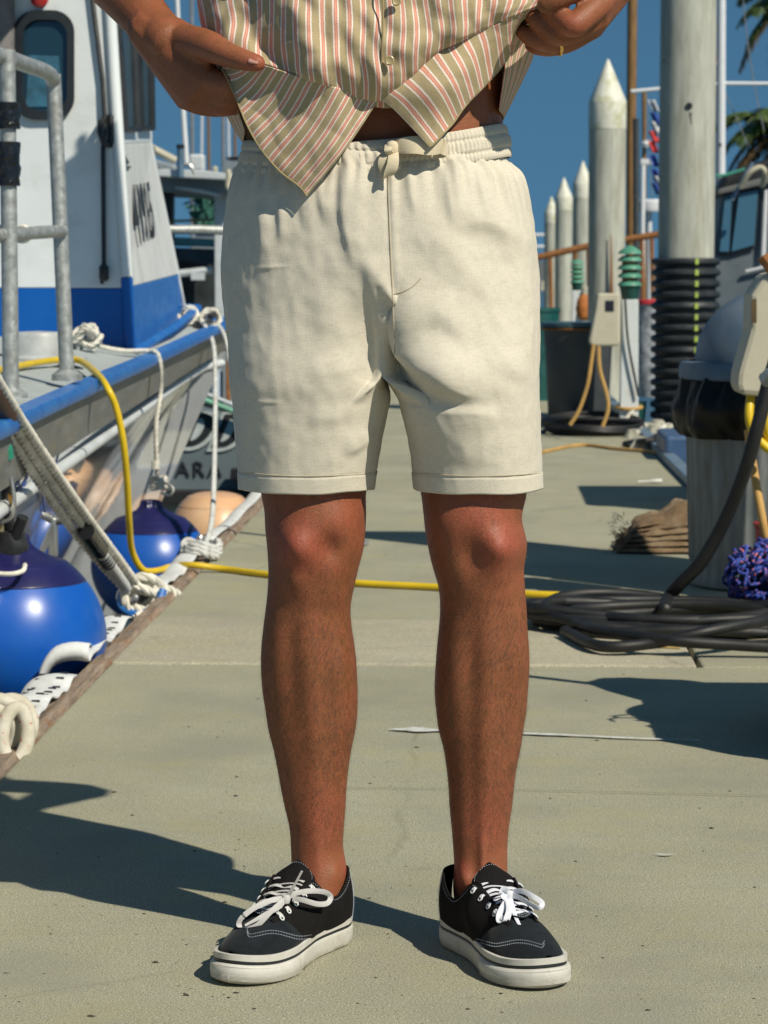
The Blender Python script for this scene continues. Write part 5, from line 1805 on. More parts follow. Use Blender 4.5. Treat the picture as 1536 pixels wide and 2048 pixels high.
# far breakwater closing the harbour
b = MB()
nx = 60
rows_ = []
for j in range(5):
    rows_.append([(-900 + 1800 * i / nx, 900 + 40 * j, WATER_Z + (0, 4, 7, 5, 0)[j] * (0.8 + 0.4 * random.random())) for i in range(nx + 1)])
tag(b.grid(rows_).build('breakwater', pm('far_rock', (0.09, 0.10, 0.10), 0.9)), kind='structure')
b = MB()
for (y0, y1) in ((466, 474), (490, 497)):
    b.tube([pt(1060, (y0 + y1) / 2, 90), pt(1120, (y0 + y1) / 2, 90)], 0.06, 6)
tag(b.build('far_rail', M_mastwhite), 'pale horizontal rails of a far boat beside the cream shorts', 'railing')

# ------------------------------------------------------------------ the person
def skin_mat():
    t = NT('tanned_skin')
    v = t.coord('Object', (1, 1, 1))
    big = t.noise(v, 7, 4, 0.6)
    mid = t.noise(v, 38, 5, 0.65)
    fine = t.noise(v, 420, 3, 0.6)
    c = t.ramp(big, [(0.32, (0.215, 0.077, 0.030)), (0.68, (0.29, 0.102, 0.044))])
    c = t.mix(t.ramp(mid, [(0.42, 0.0), (0.68, 0.45)]), c, (0.31, 0.085, 0.046))
    c = t.mix(t.ramp(mid, [(0.30, 0.4), (0.46, 0.0)]), c, (0.145, 0.056, 0.020))
    # redder skin over kneecaps, knuckles and ankle bones (a colour attribute written from the anatomy)
    at = t.n('ShaderNodeAttribute', _attribute_name='flush')
    c = t.mix(at.outputs['Fac'], c, (0.36, 0.080, 0.050))
    sp = t.ramp(fine, [(0.3, 0.74), (0.55, 1.0), (0.75, 1.2)])
    c = t.mix(0.7, c, sp, 'MULTIPLY')
    t.base(c)
    t.bump(t.math('ADD', fine, t.math('MULTIPLY', mid, 1.2)), 0.45, 0.0016)
    t.set(Roughness=0.52)
    t.b.inputs['Subsurface Weight'].default_value = 0.05
    t.b.inputs['Subsurface Radius'].default_value = (0.9, 0.3, 0.15)
    t.b.inputs['Subsurface Scale'].default_value = 0.006
    t.b.inputs['Specular IOR Level'].default_value = 0.4
    return t.m


M_skin = skin_mat()
PCX = pt(757, 300, 3.285).x        # body axis
body = MB()


def interp(tab, q):
    """columns of tab interpolated at q over column 0 (smooth)"""
    T = np.array(tab, dtype=float)
    ks = T[:, 0]
    q = min(max(q, ks[0]), ks[-1])
    i = int(min(np.searchsorted(ks, q, side='right') - 1, len(ks) - 2))
    P = T
    h = ks[i + 1] - ks[i]
    t = (q - ks[i]) / h

    def slope(k):
        if k == 0:
            return (P[1] - P[0]) / (ks[1] - ks[0])
        if k == len(ks) - 1:
            return (P[-1] - P[-2]) / (ks[-1] - ks[-2])
        return (P[k + 1] - P[k - 1]) / (ks[k + 1] - ks[k - 1])
    m0, m1 = slope(i) * h, slope(i + 1) * h
    t2, t3 = t * t, t * t * t
    r_ = (2 * t3 - 3 * t2 + 1) * P[i] + (t3 - 2 * t2 + t) * m0 + (-2 * t3 + 3 * t2) * P[i + 1] + (t3 - t2) * m1
    return r_[1:]


LEG_R = [(988, 523, 732), (1019, 529, 732), (1058, 531, 731), (1097, 535, 727), (1136, 537, 717), (1175, 536, 708), (1214, 532, 701), (1253, 527, 703), (1293, 523, 709), (1332, 522, 713), (1380, 525, 715), (1419, 531, 715), (1458, 537, 711), (1497, 547, 703), (1536, 555, 697), (1575, 562, 693), (1614, 570, 691), (1653, 579, 688), (1692, 582, 686), (1722, 583, 691), (1745, 584, 693), (1780, 585, 690), (1815, 590, 686)]
LEG_L = [(988, 842, 1053), (1019, 846, 1046), (1039, 848, 1044), (1058, 850, 1048), (1087, 855, 1054), (1117, 861, 1051), (1136, 866, 1048), (1175, 877, 1050), (1214, 880, 1053), (1253, 878, 1055), (1293, 874, 1058), (1332, 871, 1059), (1380, 869, 1056), (1419, 872, 1053), (1458, 877, 1047), (1497, 887, 1041), (1536, 893, 1033), (1575, 897, 1028), (1614, 899, 1024), (1653, 903, 1018), (1692, 906, 1015), (1732, 908, 1015), (1770, 906, 1015), (1815, 910, 1008)]
DEP = [(740, 0.10, 0.11, 3.285), (988, 0.078, 0.088, 3.275), (1058, 0.072, 0.075, 3.27), (1097, 0.068, 0.062, 3.27), (1175, 0.058, 0.064, 3.275), (1214, 0.055, 0.070, 3.28), (1332, 0.052, 0.078, 3.29), (1458, 0.047, 0.062, 3.30), (1575, 0.042, 0.05, 3.308), (1692, 0.040, 0.045, 3.315), (1760, 0.050, 0.042, 3.318), (1880, 0.07, 0.035, 3.318)]
BUMPS_R = [(600, 1090, 38, 36, 0.016), (585, 1060, 30, 26, 0.004), (592, 1150, 26, 26, 0.007), (692, 1030, 40, 48, 0.006), (666, 1086, 24, 28, -0.010), (622, 1300, 26, 100, 0.0045), (636, 1480, 22, 120, 0.0045), (555, 1300, 26, 90, 0.005), (690, 1330, 26, 80, 0.005), (590, 1330, 14, 110, -0.0016), (662, 1340, 14, 110, -0.0016), (676, 1735, 16, 18, 0.004), (640, 1690, 14, 60, 0.002), (625, 1030, 45, 40, 0.003), (545, 1100, 20, 60, -0.003)]
BUMPS_L = [(1005, 1085, 40, 38, 0.017), (1000, 1140, 26, 24, 0.003), (943, 1095, 28, 38, -0.009), (885, 1040, 44, 50, 0.006), (960, 1020, 60, 40, 0.004), (980, 1300, 26, 100, 0.0045), (970, 1480, 22, 120, 0.0045), (908, 1340, 24, 80, 0.005), (1035, 1300, 22, 90, 0.005), (945, 1340, 14, 110, -0.0016), (1010, 1340, 14, 110, -0.0016), (926, 1742, 17, 20, 0.009), (966, 1715, 9, 60, 0.006), (1035, 1150, 14, 60, -0.002), (945, 1600, 14, 120, -0.002)]


def leg(outline, bumps, hip_l, hip_r):
    rings = []
    N = 80
    tab = [(640, hip_l[0], hip_r[0]), (740, hip_l[1], hip_r[1])] + list(outline)
    for py in np.arange(640, 1813, 5.0):
        xl, xr = interp(tab, py)
        df, db, yc = interp(DEP, py)
        a, b_ = pt(xl, py, yc), pt(xr, py, yc)
        cx, rx, z = (a.x + b_.x) / 2, (b_.x - a.x) / 2, a.z
        ring = []
        for j in range(N):
            t = 2 * math.pi * j / N
            cs, sn = math.cos(t), math.sin(t)
            x = cx + rx * cs
            dd = df if sn < 0 else db
            yy = yc + dd * (abs(sn) ** 0.92) * (1 if sn > 0 else -1)
            if sn < 0:
                px = xl + (xr - xl) * (cs + 1) / 2
                off_ = 0.0
                for (bx_, by_, wx, wy, A) in bumps:
                    off_ += A * math.exp(-((px - bx_) / wx) ** 2 - ((py - by_) / wy) ** 2)
                yy -= off_ * min(1.0, -sn * 1.6)
            ring.append((x, yy, z))
        rings.append(ring)
    body.rings(rings)


leg(LEG_R, BUMPS_R, (470, 500), (775, 760))
leg(LEG_L, BUMPS_L, (735, 800), (1040, 1060))
# trunk: (height, half width, half depth, centre x offset, centre y)
TR = [(0.78, 0.150, 0.070, 0, 3.30), (0.82, 0.165, 0.085, 0, 3.30), (0.88, 0.172, 0.105, 0, 3.292), (0.95, 0.168, 0.112, 0, 3.288), (1.03, 0.158, 0.112, 0, 3.285), (1.08, 0.154, 0.108, 0, 3.283), (1.15, 0.156, 0.108, 0, 3.283), (1.25, 0.168, 0.115, 0, 3.285), (1.34, 0.180, 0.120, 0, 3.29), (1.42, 0.180, 0.105, 0, 3.30), (1.47, 0.130, 0.085, 0, 3.305), (1.50, 0.075, 0.068, 0, 3.305), (1.53, 0.058, 0.062, 0, 3.30), (1.58, 0.056, 0.060, 0, 3.29)]
rings = []
for z in np.arange(0.78, 1.581, 0.01):
    w, d, ox, yc = interp(TR, z)
    rings.append([(PCX + ox + w * math.copysign(abs(math.cos(t)) ** 0.9, math.cos(t)), yc + d * math.copysign(abs(math.sin(t)) ** 0.95, math.sin(t)) - (0.006 * math.exp(-((z - 1.07) / 0.05) ** 2) if math.sin(t) < -0.5 else 0), z) for t in np.linspace(0, 2 * math.pi, 73)[:-1]])
body.rings(rings)
# head (above the frame): skull, jaw, nose, ears, lips
hc = Vector((PCX, 3.27, 1.69))
body.lathe([(0.001, 0.115), (0.045, 0.108), (0.070, 0.08), (0.078, 0.03), (0.074, -0.02), (0.066, -0.06), (0.052, -0.095), (0.030, -0.115), (0.001, -0.12)], hc, 40, rf=lambda a, z, r_: 1.0 + 0.18 * abs(math.sin(a)) + (0.06 if math.sin(a) > 0 and z > -0.03 else 0))
body.lathe([(0.001, 0.02), (0.008, 0.012), (0.012, -0.004), (0.010, -0.014), (0.001, -0.02)], hc + Vector((0, -0.092, -0.015)), 14)
body.tube([hc + Vector((0, -0.085, 0.03)), hc + Vector((0, -0.10, -0.012))], [0.007, 0.010], 10)
body.tube([hc + Vector((-0.022, -0.078, -0.052)), hc + Vector((0, -0.088, -0.050)), hc + Vector((0.022, -0.078, -0.052))], [0.004, 0.007, 0.004], 10)
for sg in (-1, 1):
    body.tube([hc + Vector((sg * 0.080, 0.005, 0.02)), hc + Vector((sg * 0.088, 0.012, 0.0)), hc + Vector((sg * 0.080, 0.0, -0.03))], [0.009, 0.012, 0.007], 10)


def chain(pts_, radii, n=14, sub=6):
    """tapered limb through the given joints, rounded at both ends"""
    P = catmull([list(p) + [r_] for p, r_ in zip(pts_, radii)], (len(pts_) - 1) * sub + 1)
    path = [Vector(p[:3]) for p in P]
    rad = [p[3] for p in P]
    d0 = (path[0] - path[1]).normalized()
    d1 = (path[-1] - path[-2]).normalized()
    for k, (h, s) in enumerate(((0.5, 0.87), (0.85, 0.53), (0.98, 0.2))):
        path.append(Vector(P[-1][:3]) + d1 * rad[len(P) - 1] * h)
    rad = rad + [rad[-1] * s for s in (0.87, 0.53, 0.2)]
    path = [Vector(P[0][:3]) + d0 * rad[0] * h for h in (0.98, 0.85, 0.5)] + path
    rad = [rad[0] * s for s in (0.2, 0.53, 0.87)] + rad
    body.tube(path, rad, n)


def hull_of(spheres):
    bm = bmesh.new()
    for (c, r_) in spheres:
        M = Matrix.Translation(c)
        bmesh.ops.create_icosphere(bm, subdivisions=2, radius=r_, matrix=M)
    res = bmesh.ops.convex_hull(bm, input=bm.verts)
    bmesh.ops.delete(bm, geom=list({e for e in res['geom_interior'] + res['geom_unused'] if isinstance(e, bmesh.types.BMVert)}), context='VERTS')
    bm.verts.index_update()
    body.add([v_.co.copy() for v_ in bm.verts], [[v_.index for v_ in f_.verts] for f_ in bm.faces])
    bm.free()


# right arm (left in the picture)
RH = 0.02
shoulder = Vector((PCX - 0.185, 3.305, 1.425))
elbow = Vector((PCX - 0.40, 3.40, 1.31))
wr = pt(306, 52, 3.25)
chain([shoulder, shoulder.lerp(elbow, .5), elbow, elbow.lerp(wr, 0.35), elbow.lerp(wr, 0.75), wr, pt(335, 80, 3.215)], [0.055, 0.048, 0.042, 0.043, 0.034, 0.030, 0.028], 20)
hull_of([(pt(296, 62, 3.235), 0.026), (pt(345, 66, 3.225), 0.021), (pt(396, 134, 3.19), 0.018), (pt(413, 159, 3.178), 0.0165), (pt(401, 178, 3.186), 0.0165), (pt(385, 192, 3.196), 0.0155), (pt(368, 201, 3.21), 0.0115), (pt(388, 86, 3.195), 0.018)])
chain([pt(372, 82, 3.20), pt(415, 92, 3.165), pt(452, 108, 3.14), pt(486, 119, 3.124), pt(513, 126, 3.116)], [0.021, 0.0195, 0.0155, 0.0130, 0.0105], 16)
chain([pt(412, 159, 3.18), pt(440, 164, 3.170), pt(468, 172, 3.163), pt(490, 165, 3.185)], [0.016, 0.0155, 0.0145, 0.012], 14)
chain([pt(402, 180, 3.188), pt(434, 187, 3.182), pt(466, 196, 3.174), pt(494, 188, 3.19)], [0.0155, 0.0145, 0.0135, 0.012], 14)
chain([pt(388, 193, 3.198), pt(422, 206, 3.192), pt(460, 213, 3.184), pt(488, 207, 3.2)], [0.0145, 0.013, 0.0115, 0.010], 14)
chain([pt(370, 199, 3.21), pt(405, 212, 3.202), pt(446, 217, 3.195), pt(470, 214, 3.205)], [0.0125, 0.0120, 0.0105, 0.009], 14)
# left arm (right in the picture)
LH = 0.05
shoulder = Vector((PCX + 0.185, 3.305, 1.425))
elbow = Vector((PCX + 0.405, 3.335, 1.29))
wr = pt(1236, -52, 3.235)
chain([shoulder, shoulder.lerp(elbow, .5), elbow, elbow.lerp(wr, 0.35), elbow.lerp(wr, 0.75), wr, pt(1222, -30, 3.20)], [0.055, 0.048, 0.042, 0.043, 0.034, 0.030, 0.028], 20)
hull_of([(pt(1218, -62, 3.20), 0.024), (pt(1232, -28, 3.215), 0.024), (pt(1196, 8, 3.15), 0.0165), (pt(1192, 34, 3.165), 0.0165), (pt(1184, 52, 3.182), 0.0155), (pt(1176, 62, 3.20), 0.013), (pt(1192, -46, 3.16), 0.019)])
chain([pt(1205, -56, 3.17), pt(1178, -40, 3.145), pt(1146, -22, 3.128), pt(1115, -4, 3.122), pt(1093, 8, 3.122)], [0.021, 0.0195, 0.0165, 0.0142, 0.0118], 16)
chain([pt(1200, 6, 3.152), pt(1172, 30, 3.132), pt(1146, 50, 3.122), pt(1126, 38, 3.128), pt(1110, 27, 3.136), pt(1097, 19, 3.146)], [0.0165, 0.0155, 0.0152, 0.0135, 0.0122, 0.0102], 16)
chain([pt(1194, 36, 3.168), pt(1158, 56, 3.155), pt(1122, 68, 3.146), pt(1096, 54, 3.148), pt(1076, 40, 3.152), pt(1064, 29, 3.158)], [0.0165, 0.0152, 0.0148, 0.0132, 0.0122, 0.0105], 16)
chain([pt(1186, 52, 3.186), pt(1150, 73, 3.174), pt(1116, 84, 3.166), pt(1086, 82, 3.166), pt(1062, 74, 3.168), pt(1047, 64, 3.172)], [0.0155, 0.0145, 0.0140, 0.0126, 0.0116, 0.0100], 16)
chain([pt(1176, 62, 3.202), pt(1138, 84, 3.194), pt(1106, 93, 3.188), pt(1080, 94, 3.188), pt(1064, 90, 3.192)], [0.0132, 0.0125, 0.0118, 0.0108, 0.0092], 16)

# one continuous surface: voxel remesh of all the overlapping masses, then relaxed
me0 = body.mesh('person_raw')
tmp = bpy.data.objects.new('tmp_body', me0)
COL.objects.link(tmp)
bmx = bmesh.new()
bmx.from_mesh(me0)
bmesh.ops.recalc_face_normals(bmx, faces=bmx.faces)
bmx.to_mesh(me0)
bmx.free()
md = tmp.modifiers.new('rm', 'REMESH')
md.mode = 'VOXEL'
md.voxel_size = 0.0023
md.use_smooth_shade = True
dg = bpy.context.evaluated_depsgraph_get()
pme = bpy.data.meshes.new_from_object(tmp.evaluated_get(dg))
bpy.data.objects.remove(tmp)
pme.name = 'person'
nv = len(pme.vertices)
co = np.empty(nv * 3)
pme.vertices.foreach_get('co', co)
co = co.reshape(-1, 3)
ed = np.empty(len(pme.edges) * 2, dtype=np.int64)
pme.edges.foreach_get('vertices', ed)
ed = ed.reshape(-1, 2)
deg = np.bincount(ed.ravel(), minlength=nv).astype(float)
deg[deg == 0] = 1
for it in range(10):
    acc = np.zeros_like(co)
    for ax in range(3):
        acc[:, ax] = np.bincount(ed[:, 0], co[ed[:, 1], ax], nv) + np.bincount(ed[:, 1], co[ed[:, 0], ax], nv)
    lap = acc / deg[:, None] - co
    co = co + (0.55 if it % 2 == 0 else -0.50) * lap
pme.vertices.foreach_set('co', co.ravel())
pme.update()
pme.polygons.foreach_set('use_smooth', [True] * len(pme.polygons))
pme.materials.clear()
pme.materials.append(M_skin)
# flush attribute (knees, knuckles, ankle bones redder)
fl = np.zeros(nv)
spots = [(pt(600, 1092, 3.20), 0.040, 0.7), (pt(1003, 1088, 3.20), 0.040, 0.7), (pt(680, 1030, 3.22), 0.05, 0.35), (pt(960, 1030, 3.2), 0.05, 0.5), (pt(682, 1737, 3.31), 0.016, 0.9), (pt(925, 1742, 3.29), 0.018, 0.8), (pt(650, 1640, 3.27), 0.05, 0.35), (pt(980, 1650, 3.27), 0.05, 0.4), (pt(1146, 55, 3.11), 0.02, 0.4), (pt(513, 126, 3.11), 0.015, 0.4)]
for (c, r_, A) in spots:
    d2 = ((co - np.array(c)) ** 2).sum(1)
    fl = np.maximum(fl, A * np.exp(-d2 / (r_ * r_)))
at = pme.attributes.new('flush', 'FLOAT', 'POINT')
at.data.foreach_set('value', fl)
person = bpy.data.objects.new('person', pme)
COL.objects.link(person)
tag(person, 'person in striped shirt, cream shorts and black sneakers lifting the shirt hem', 'person')

# hair on head and short dark hair on the legs
M_hair = pm('brown_hair', (0.045, 0.026, 0.013), 0.6, var=0.3)
b = MB().lathe([(0.001, 0.128), (0.05, 0.12), (0.080, 0.085), (0.088, 0.03), (0.082, -0.02), (0.05, -0.05)], hc + Vector((0, 0.012, 0.0)), 40, rf=lambda a, z, r_: (1.0 + 0.18 * abs(math.sin(a)) + 0.05 * mnoise.noise(Vector((math.cos(a) * 6, math.sin(a) * 6, z * 60)))) * (0.86 if (math.sin(a) < -0.45 and z < 0.07) else 1.0))
b.build('hair', M_hair, person)
nrm = np.empty(nv * 3)
pme.vertices.foreach_get('normal', nrm)
nrm = nrm.reshape(-1, 3)
zlo, zhi = 0.13, 0.66
cand = np.where((co[:, 2] > zlo) & (co[:, 2] < zhi))[0]
w = np.interp(co[cand, 2], [0.13, 0.2, 0.42, 0.50, 0.56, 0.66], [0.5, 1, 1, 0.35, 0.25, 0.4])
pick = rng.choice(cand, size=42000, p=w / w.sum())
vv_, ff_ = [], []
for k in pick:
    p = co[k] + rng.normal(0, 0.0009, 3)
    n_ = nrm[k]
    L = 0.004 + 0.007 * rng.rand()
    swirl = 0.9 * mnoise.noise(Vector((p[0] * 14, p[1] * 14, p[2] * 9))) * 1.6
    tdir = np.array([swirl * 0.6 + rng.normal(0, 0.35), rng.normal(0, 0.25), -1.0])
    tdir -= n_ * tdir.dot(n_)
    tdir /= np.linalg.norm(tdir) + 1e-9
    q1 = p + n_ * L * 0.22 + tdir * L * 0.5
    q2 = p + n_ * L * 0.30 + tdir * L * 1.0
    side = np.cross(tdir, n_)
    wd = 0.00006 + 0.00004 * rng.rand()
    o_ = len(vv_)
    vv_.extend([tuple(p - side * wd), tuple(p + side * wd), tuple(q1 + side * wd * .8), tuple(q1 - side * wd * .8), tuple(q2)])
    ff_.extend([(o_, o_ + 1, o_ + 2, o_ + 3), (o_ + 3, o_ + 2, o_ + 4)])
b = MB()
b.v, b.f = vv_, ff_
ho = b.build('leg_hair', M_hair, person, smooth=False, fixn=False)
ho['kind'] = 'stuff'

# eyes (above the frame)
M_eyew = pm('eye_white', (0.7, 0.68, 0.64), 0.2, var=0.03)
M_iris = pm('iris_brown', (0.05, 0.025, 0.012), 0.15, var=0.1)
for sg in (-1, 1):
    ec = hc + Vector((sg * 0.031, -0.0815, 0.012))
    eo = MB().lathe([(0.0008, -0.008), (0.007, -0.0055), (0.0105, 0.0), (0.007, 0.0055), (0.0008, 0.008)], ec, 20).build('eye', M_eyew, person, angle=180)
    MB().lathe([(0.0052, 0.0), (0.0045, 0.0015), (0.0005, 0.0022)], ec + Vector((0, -0.0098, 0)), 16, M=Matrix.Rotation(R(90), 3, 'X')).build('iris', M_iris, eo)
    MB().tube([hc + Vector((sg * 0.012, -0.092, 0.030)), hc + Vector((sg * 0.030, -0.091, 0.036)), hc + Vector((sg * 0.050, -0.078, 0.031))], [0.003, 0.004, 0.0025], 8).build('eyebrow', M_hair, person)
# thumb nails and ring
def nail(c, nx, ny, w_, l_, name='thumb_nail'):
    c, nx, ny = Vector(c), Vector(nx).normalized(), Vector(ny)
    ny = (ny - nx * ny.dot(nx)).normalized()
    s_ = nx.cross(ny)
    rows_ = []
    for i in range(9):
        a = -1 + 2 * i / 8
        row = []
        for j in range(7):
            e = -1 + 2 * j / 6
            ee = e * math.sqrt(max(0, 1 - 0.55 * max(0, abs(a) - 0.2) ** 2))
            row.append(c + ny * a * l_ + s_ * ee * w_ + nx * (-0.0022 * e * e - 0.0006 * a * a))
        rows_.append(row)
    return MB().grid(rows_).build(name, pm('nail', (0.50, 0.26, 0.20), 0.3, var=0.05), person, solid=0.0008, angle=180)


nail(pt(507, 119, 3.1075), (0.05, -0.75, 0.6), (1, 0, -0.25), 0.0048, 0.0062)
nail(pt(1101, 1, 3.1125), (0.1, -0.9, 0.35), (-1, 0, -0.55), 0.0052, 0.0066)
rc = pt(1117, 85, 3.166)
ax = (pt(1150, 73, 3.174) - pt(1086, 82, 3.166)).normalized()
u_ = ax.orthogonal().normalized()
w_ = ax.cross(u_)
b = MB().tube([rc + (u_ * math.cos(a) + w_ * math.sin(a)) * 0.0148 for a in np.linspace(0, 2 * math.pi, 33)[:-1]], 0.0022, 8, loop=True)
b.build('finger_ring', pm('gold', (0.8, 0.55, 0.2), 0.25, metal=1.0), person)
# dark waistband of the underwear

# ------------------------------------------------------------------ shorts
def linen_mat(name, base):
    t = NT(name)
    v = t.coord('Object', (1, 1, 1))
    vx = t.coord('Object', (1, 1, 0.08))
    vz = t.coord('Object', (0.08, 0.08, 1))
    wx = t.noise(vx, 1250, 2, 0.6)
    wz = t.noise(vz, 1250, 2, 0.6)
    big = t.noise(v, 9, 4, 0.6)
    slub = t.noise(t.coord('Object', (0.05, 0.05, 1)), 330, 2, 0.5)
    c = t.ramp(big, [(0.3, tuple(x * 0.95 for x in base)), (0.7, tuple(min(1, x * 1.04) for x in base))])
    weave = t.math('ADD', wx, wz)
    c = t.mix(0.55, c, t.ramp(weave, [(0.72, 0.80), (1.0, 1.0), (1.3, 1.10)]), 'MULTIPLY')
    c = t.mix(t.ramp(slub, [(0.68, 0.0), (0.76, 0.12)]), c, tuple(x * 0.8 for x in base))
    t.base(c)
    t.bump(weave, 0.25, 0.0008)
    t.set(Roughness=0.95)
    t.b.inputs['Sheen Weight'].default_value = 0.15
    t.b.inputs['Specular IOR Level'].default_value = 0.2
    return t.m


M_linen = linen_mat('cream_linen', (0.60, 0.555, 0.458))
M_seam = pm('seam_thread', (0.50, 0.43, 0.31), 0.9, var=0.2)
PEL = [(262, 494, 1004), (300, 489, 1012), (330, 481, 1019), (350, 470, 1043), (370, 462, 1053), (400, 455, 1060), (470, 447, 1071), (540, 443, 1077), (600, 445, 1079), (660, 452, 1079), (745, 462, 1079)]
PDEP = [(262, 0.124, 0.124, 3.285), (330, 0.130, 0.130, 3.286), (400, 0.142, 0.140, 3.288), (540, 0.148, 0.150, 3.29), (660, 0.142, 0.150, 3.29), (745, 0.134, 0.145, 3.29)]
LOUT_R = [(745, 462, 789), (800, 468, 781), (850, 473, 771), (900, 478, 761), (955, 480, 751), (1000, 480, 745)]
LOUT_L = [(745, 791, 1079), (800, 800, 1080), (850, 811, 1081), (900, 820, 1083), (955, 826, 1085), (1000, 830, 1088)]
# folds: crest polyline (photo pixels), height, width on the left/above flank, width on the right/below flank
FOLDS = [
    ([(686, 335), (688, 430), (701, 490), (716, 560)], 0.0068, 10, 45, 1.0, 0.0),
    ([(735, 500), (745, 565), (764, 640)], 0.0055, 15, 24),
    ([(797, 640), (834, 706), (908, 766), (1000, 806)], 0.030, 30, 64, 1.0, 0.0),
    ([(806, 792), (880, 822), (950, 828), (1015, 842)], 0.012, 60, 20, 0.8, 0.0),
    ([(893, 335), (899, 400), (912, 480)], 0.0075, 10, 35, 1.0, 0.0),
    ([(902, 452), (965, 440), (1012, 470), (1015, 548)], 0.009, 22, 45),
    ([(825, 385), (880, 480), (960, 570), (1010, 645)], 0.006, 40, 44),
    ([(600, 748), (670, 740), (765, 722)], 0.0030, 16, 30),
    ([(600, 822), (665, 832), (772, 800)], 0.0022, 18, 32),
    ([(676, 908), (720, 886), (757, 848)], 0.004, 12, 30),
    ([(518, 395), (530, 475), (520, 570)], 0.006, 12, 24),
    ([(560, 385), (567, 450), (560, 500)], 0.005, 9, 20),
    ([(640, 560), (650, 640), (690, 690)], 0.004, 34, 44),
    ([(860, 860), (930, 905), (1010, 890)], 0.003, 24, 36),
    ([(1060, 420), (1048, 520), (1056, 640)], 0.005, 26, 20),
    ([(850, 590), (905, 640), (960, 700)], 0.008, 26, 44),
    ([(600, 345), (606, 400), (612, 470)], 0.004, 9, 22, 1.0, 0.0),
    ([(640, 342), (644, 400), (655, 460)], 0.0045, 8, 20, 1.0, 0.0),
    ([(820, 342), (824, 390), (836, 450)], 0.0045, 8, 20, 1.0, 0.0),
    ([(955, 340), (962, 390), (975, 440)], 0.004, 8, 22, 1.0, 0.0),
    ([(1010, 345), (1016, 400), (1030, 460)], 0.004, 10, 22, 1.0, 0.0),
    ([(1000, 700), (1040, 742), (1072, 740)], 0.003, 20, 28),
    ([(505, 538), (590, 531)], 0.0012, 3.5, 3.5),
    ([(500, 802), (570, 806)], 0.0012, 3.5, 3.5),
]
FSEG = []
for fo in FOLDS:
    P = catmull(fo[0], 160)
    FSEG.append((P,) + tuple(fo[1:4]) + (tuple(fo[4:6]) if len(fo) > 4 else (0.0, 0.0)))


def fold_disp(PX, PY):
    """height of the folds at arrays of photo pixels"""
    d = np.zeros(len(PX))
    for (P, A, wl, wr_, e0, e1) in FSEG:
        W = 2.6 * max(wl, wr_)
        idx = np.where((PX > P[:, 0].min() - W) & (PX < P[:, 0].max() + W) & (PY > P[:, 1].min() - W) & (PY < P[:, 1].max() + W))[0]
        if len(idx) == 0:
            continue
        T = np.gradient(P, axis=0)
        T /= np.linalg.norm(T, axis=1)[:, None] + 1e-9
        for c0 in range(0, len(idx), 20000):
            ii = idx[c0:c0 + 20000]
            dx = PX[ii][:, None] - P[None, :, 0]
            dy = PY[ii][:, None] - P[None, :, 1]
            d2 = dx * dx + dy * dy
            k = d2.argmin(1)
            ar = np.arange(len(ii))
            dist = np.sqrt(d2[ar, k])
            cross = T[k, 0] * dy[ar, k] - T[k, 1] * dx[ar, k]
            # the two flanks blend smoothly across the crest
            sidef = 0.5 + 0.5 * np.tanh(cross / 4.0)
            wdt = wl * sidef + wr_ * (1 - sidef)
            along = k / (len(P) - 1)
            ra_ = np.minimum(1, along / 0.35)
            rb_ = np.minimum(1, (1 - along) / 0.45)
            taper = (e0 + (1 - e0) * ra_ * ra_ * (3 - 2 * ra_)) * (e1 + (1 - e1) * rb_ * rb_ * (3 - 2 * rb_))
            d[ii] += A * taper * np.exp(-(dist / wdt) ** 2)
    return d


def proj(p):
    dc = CAM_M.transposed() @ (Vector(p) - CAM_O)
    return 768 + FPX * dc.x / -dc.z, 1024 - FPX * dc.y / -dc.z


M2 = 210                     # points on half a pelvis ring
KS = 44                      # points across the crotch
sm = MB()


def pel_ring(py, off_=0.0):
    xl, xr = interp(PEL, py)
    df, db, yc = interp(PDEP, py)
    a, b_ = pt(xl, py, yc), pt(xr, py, yc)
    cx, rx, z = (a.x + b_.x) / 2, (b_.x - a.x) / 2 + off_, a.z
    ring = []
    for j in range(2 * M2):
        t = -math.pi / 2 + 2 * math.pi * j / (2 * M2)      # starts front centre, goes to +x side
        cs, sn = math.cos(t), math.sin(t)
        dd = (df if sn < 0 else db) + off_
        ring.append(Vector((cx + rx * math.copysign(abs(cs) ** 0.86, cs), yc + dd * math.copysign(abs(sn) ** 0.9, sn), z)))
    return ring


CR_PY = 742.0
nR_ = 2 * M2
prows = [pel_ring(py) for py in np.arange(318, CR_PY + 0.1, 3.1)]
for kk in (2, 1):
    prows.insert(0, pel_ring(318 - 9 * (3 - kk), -0.003 * (3 - kk)))
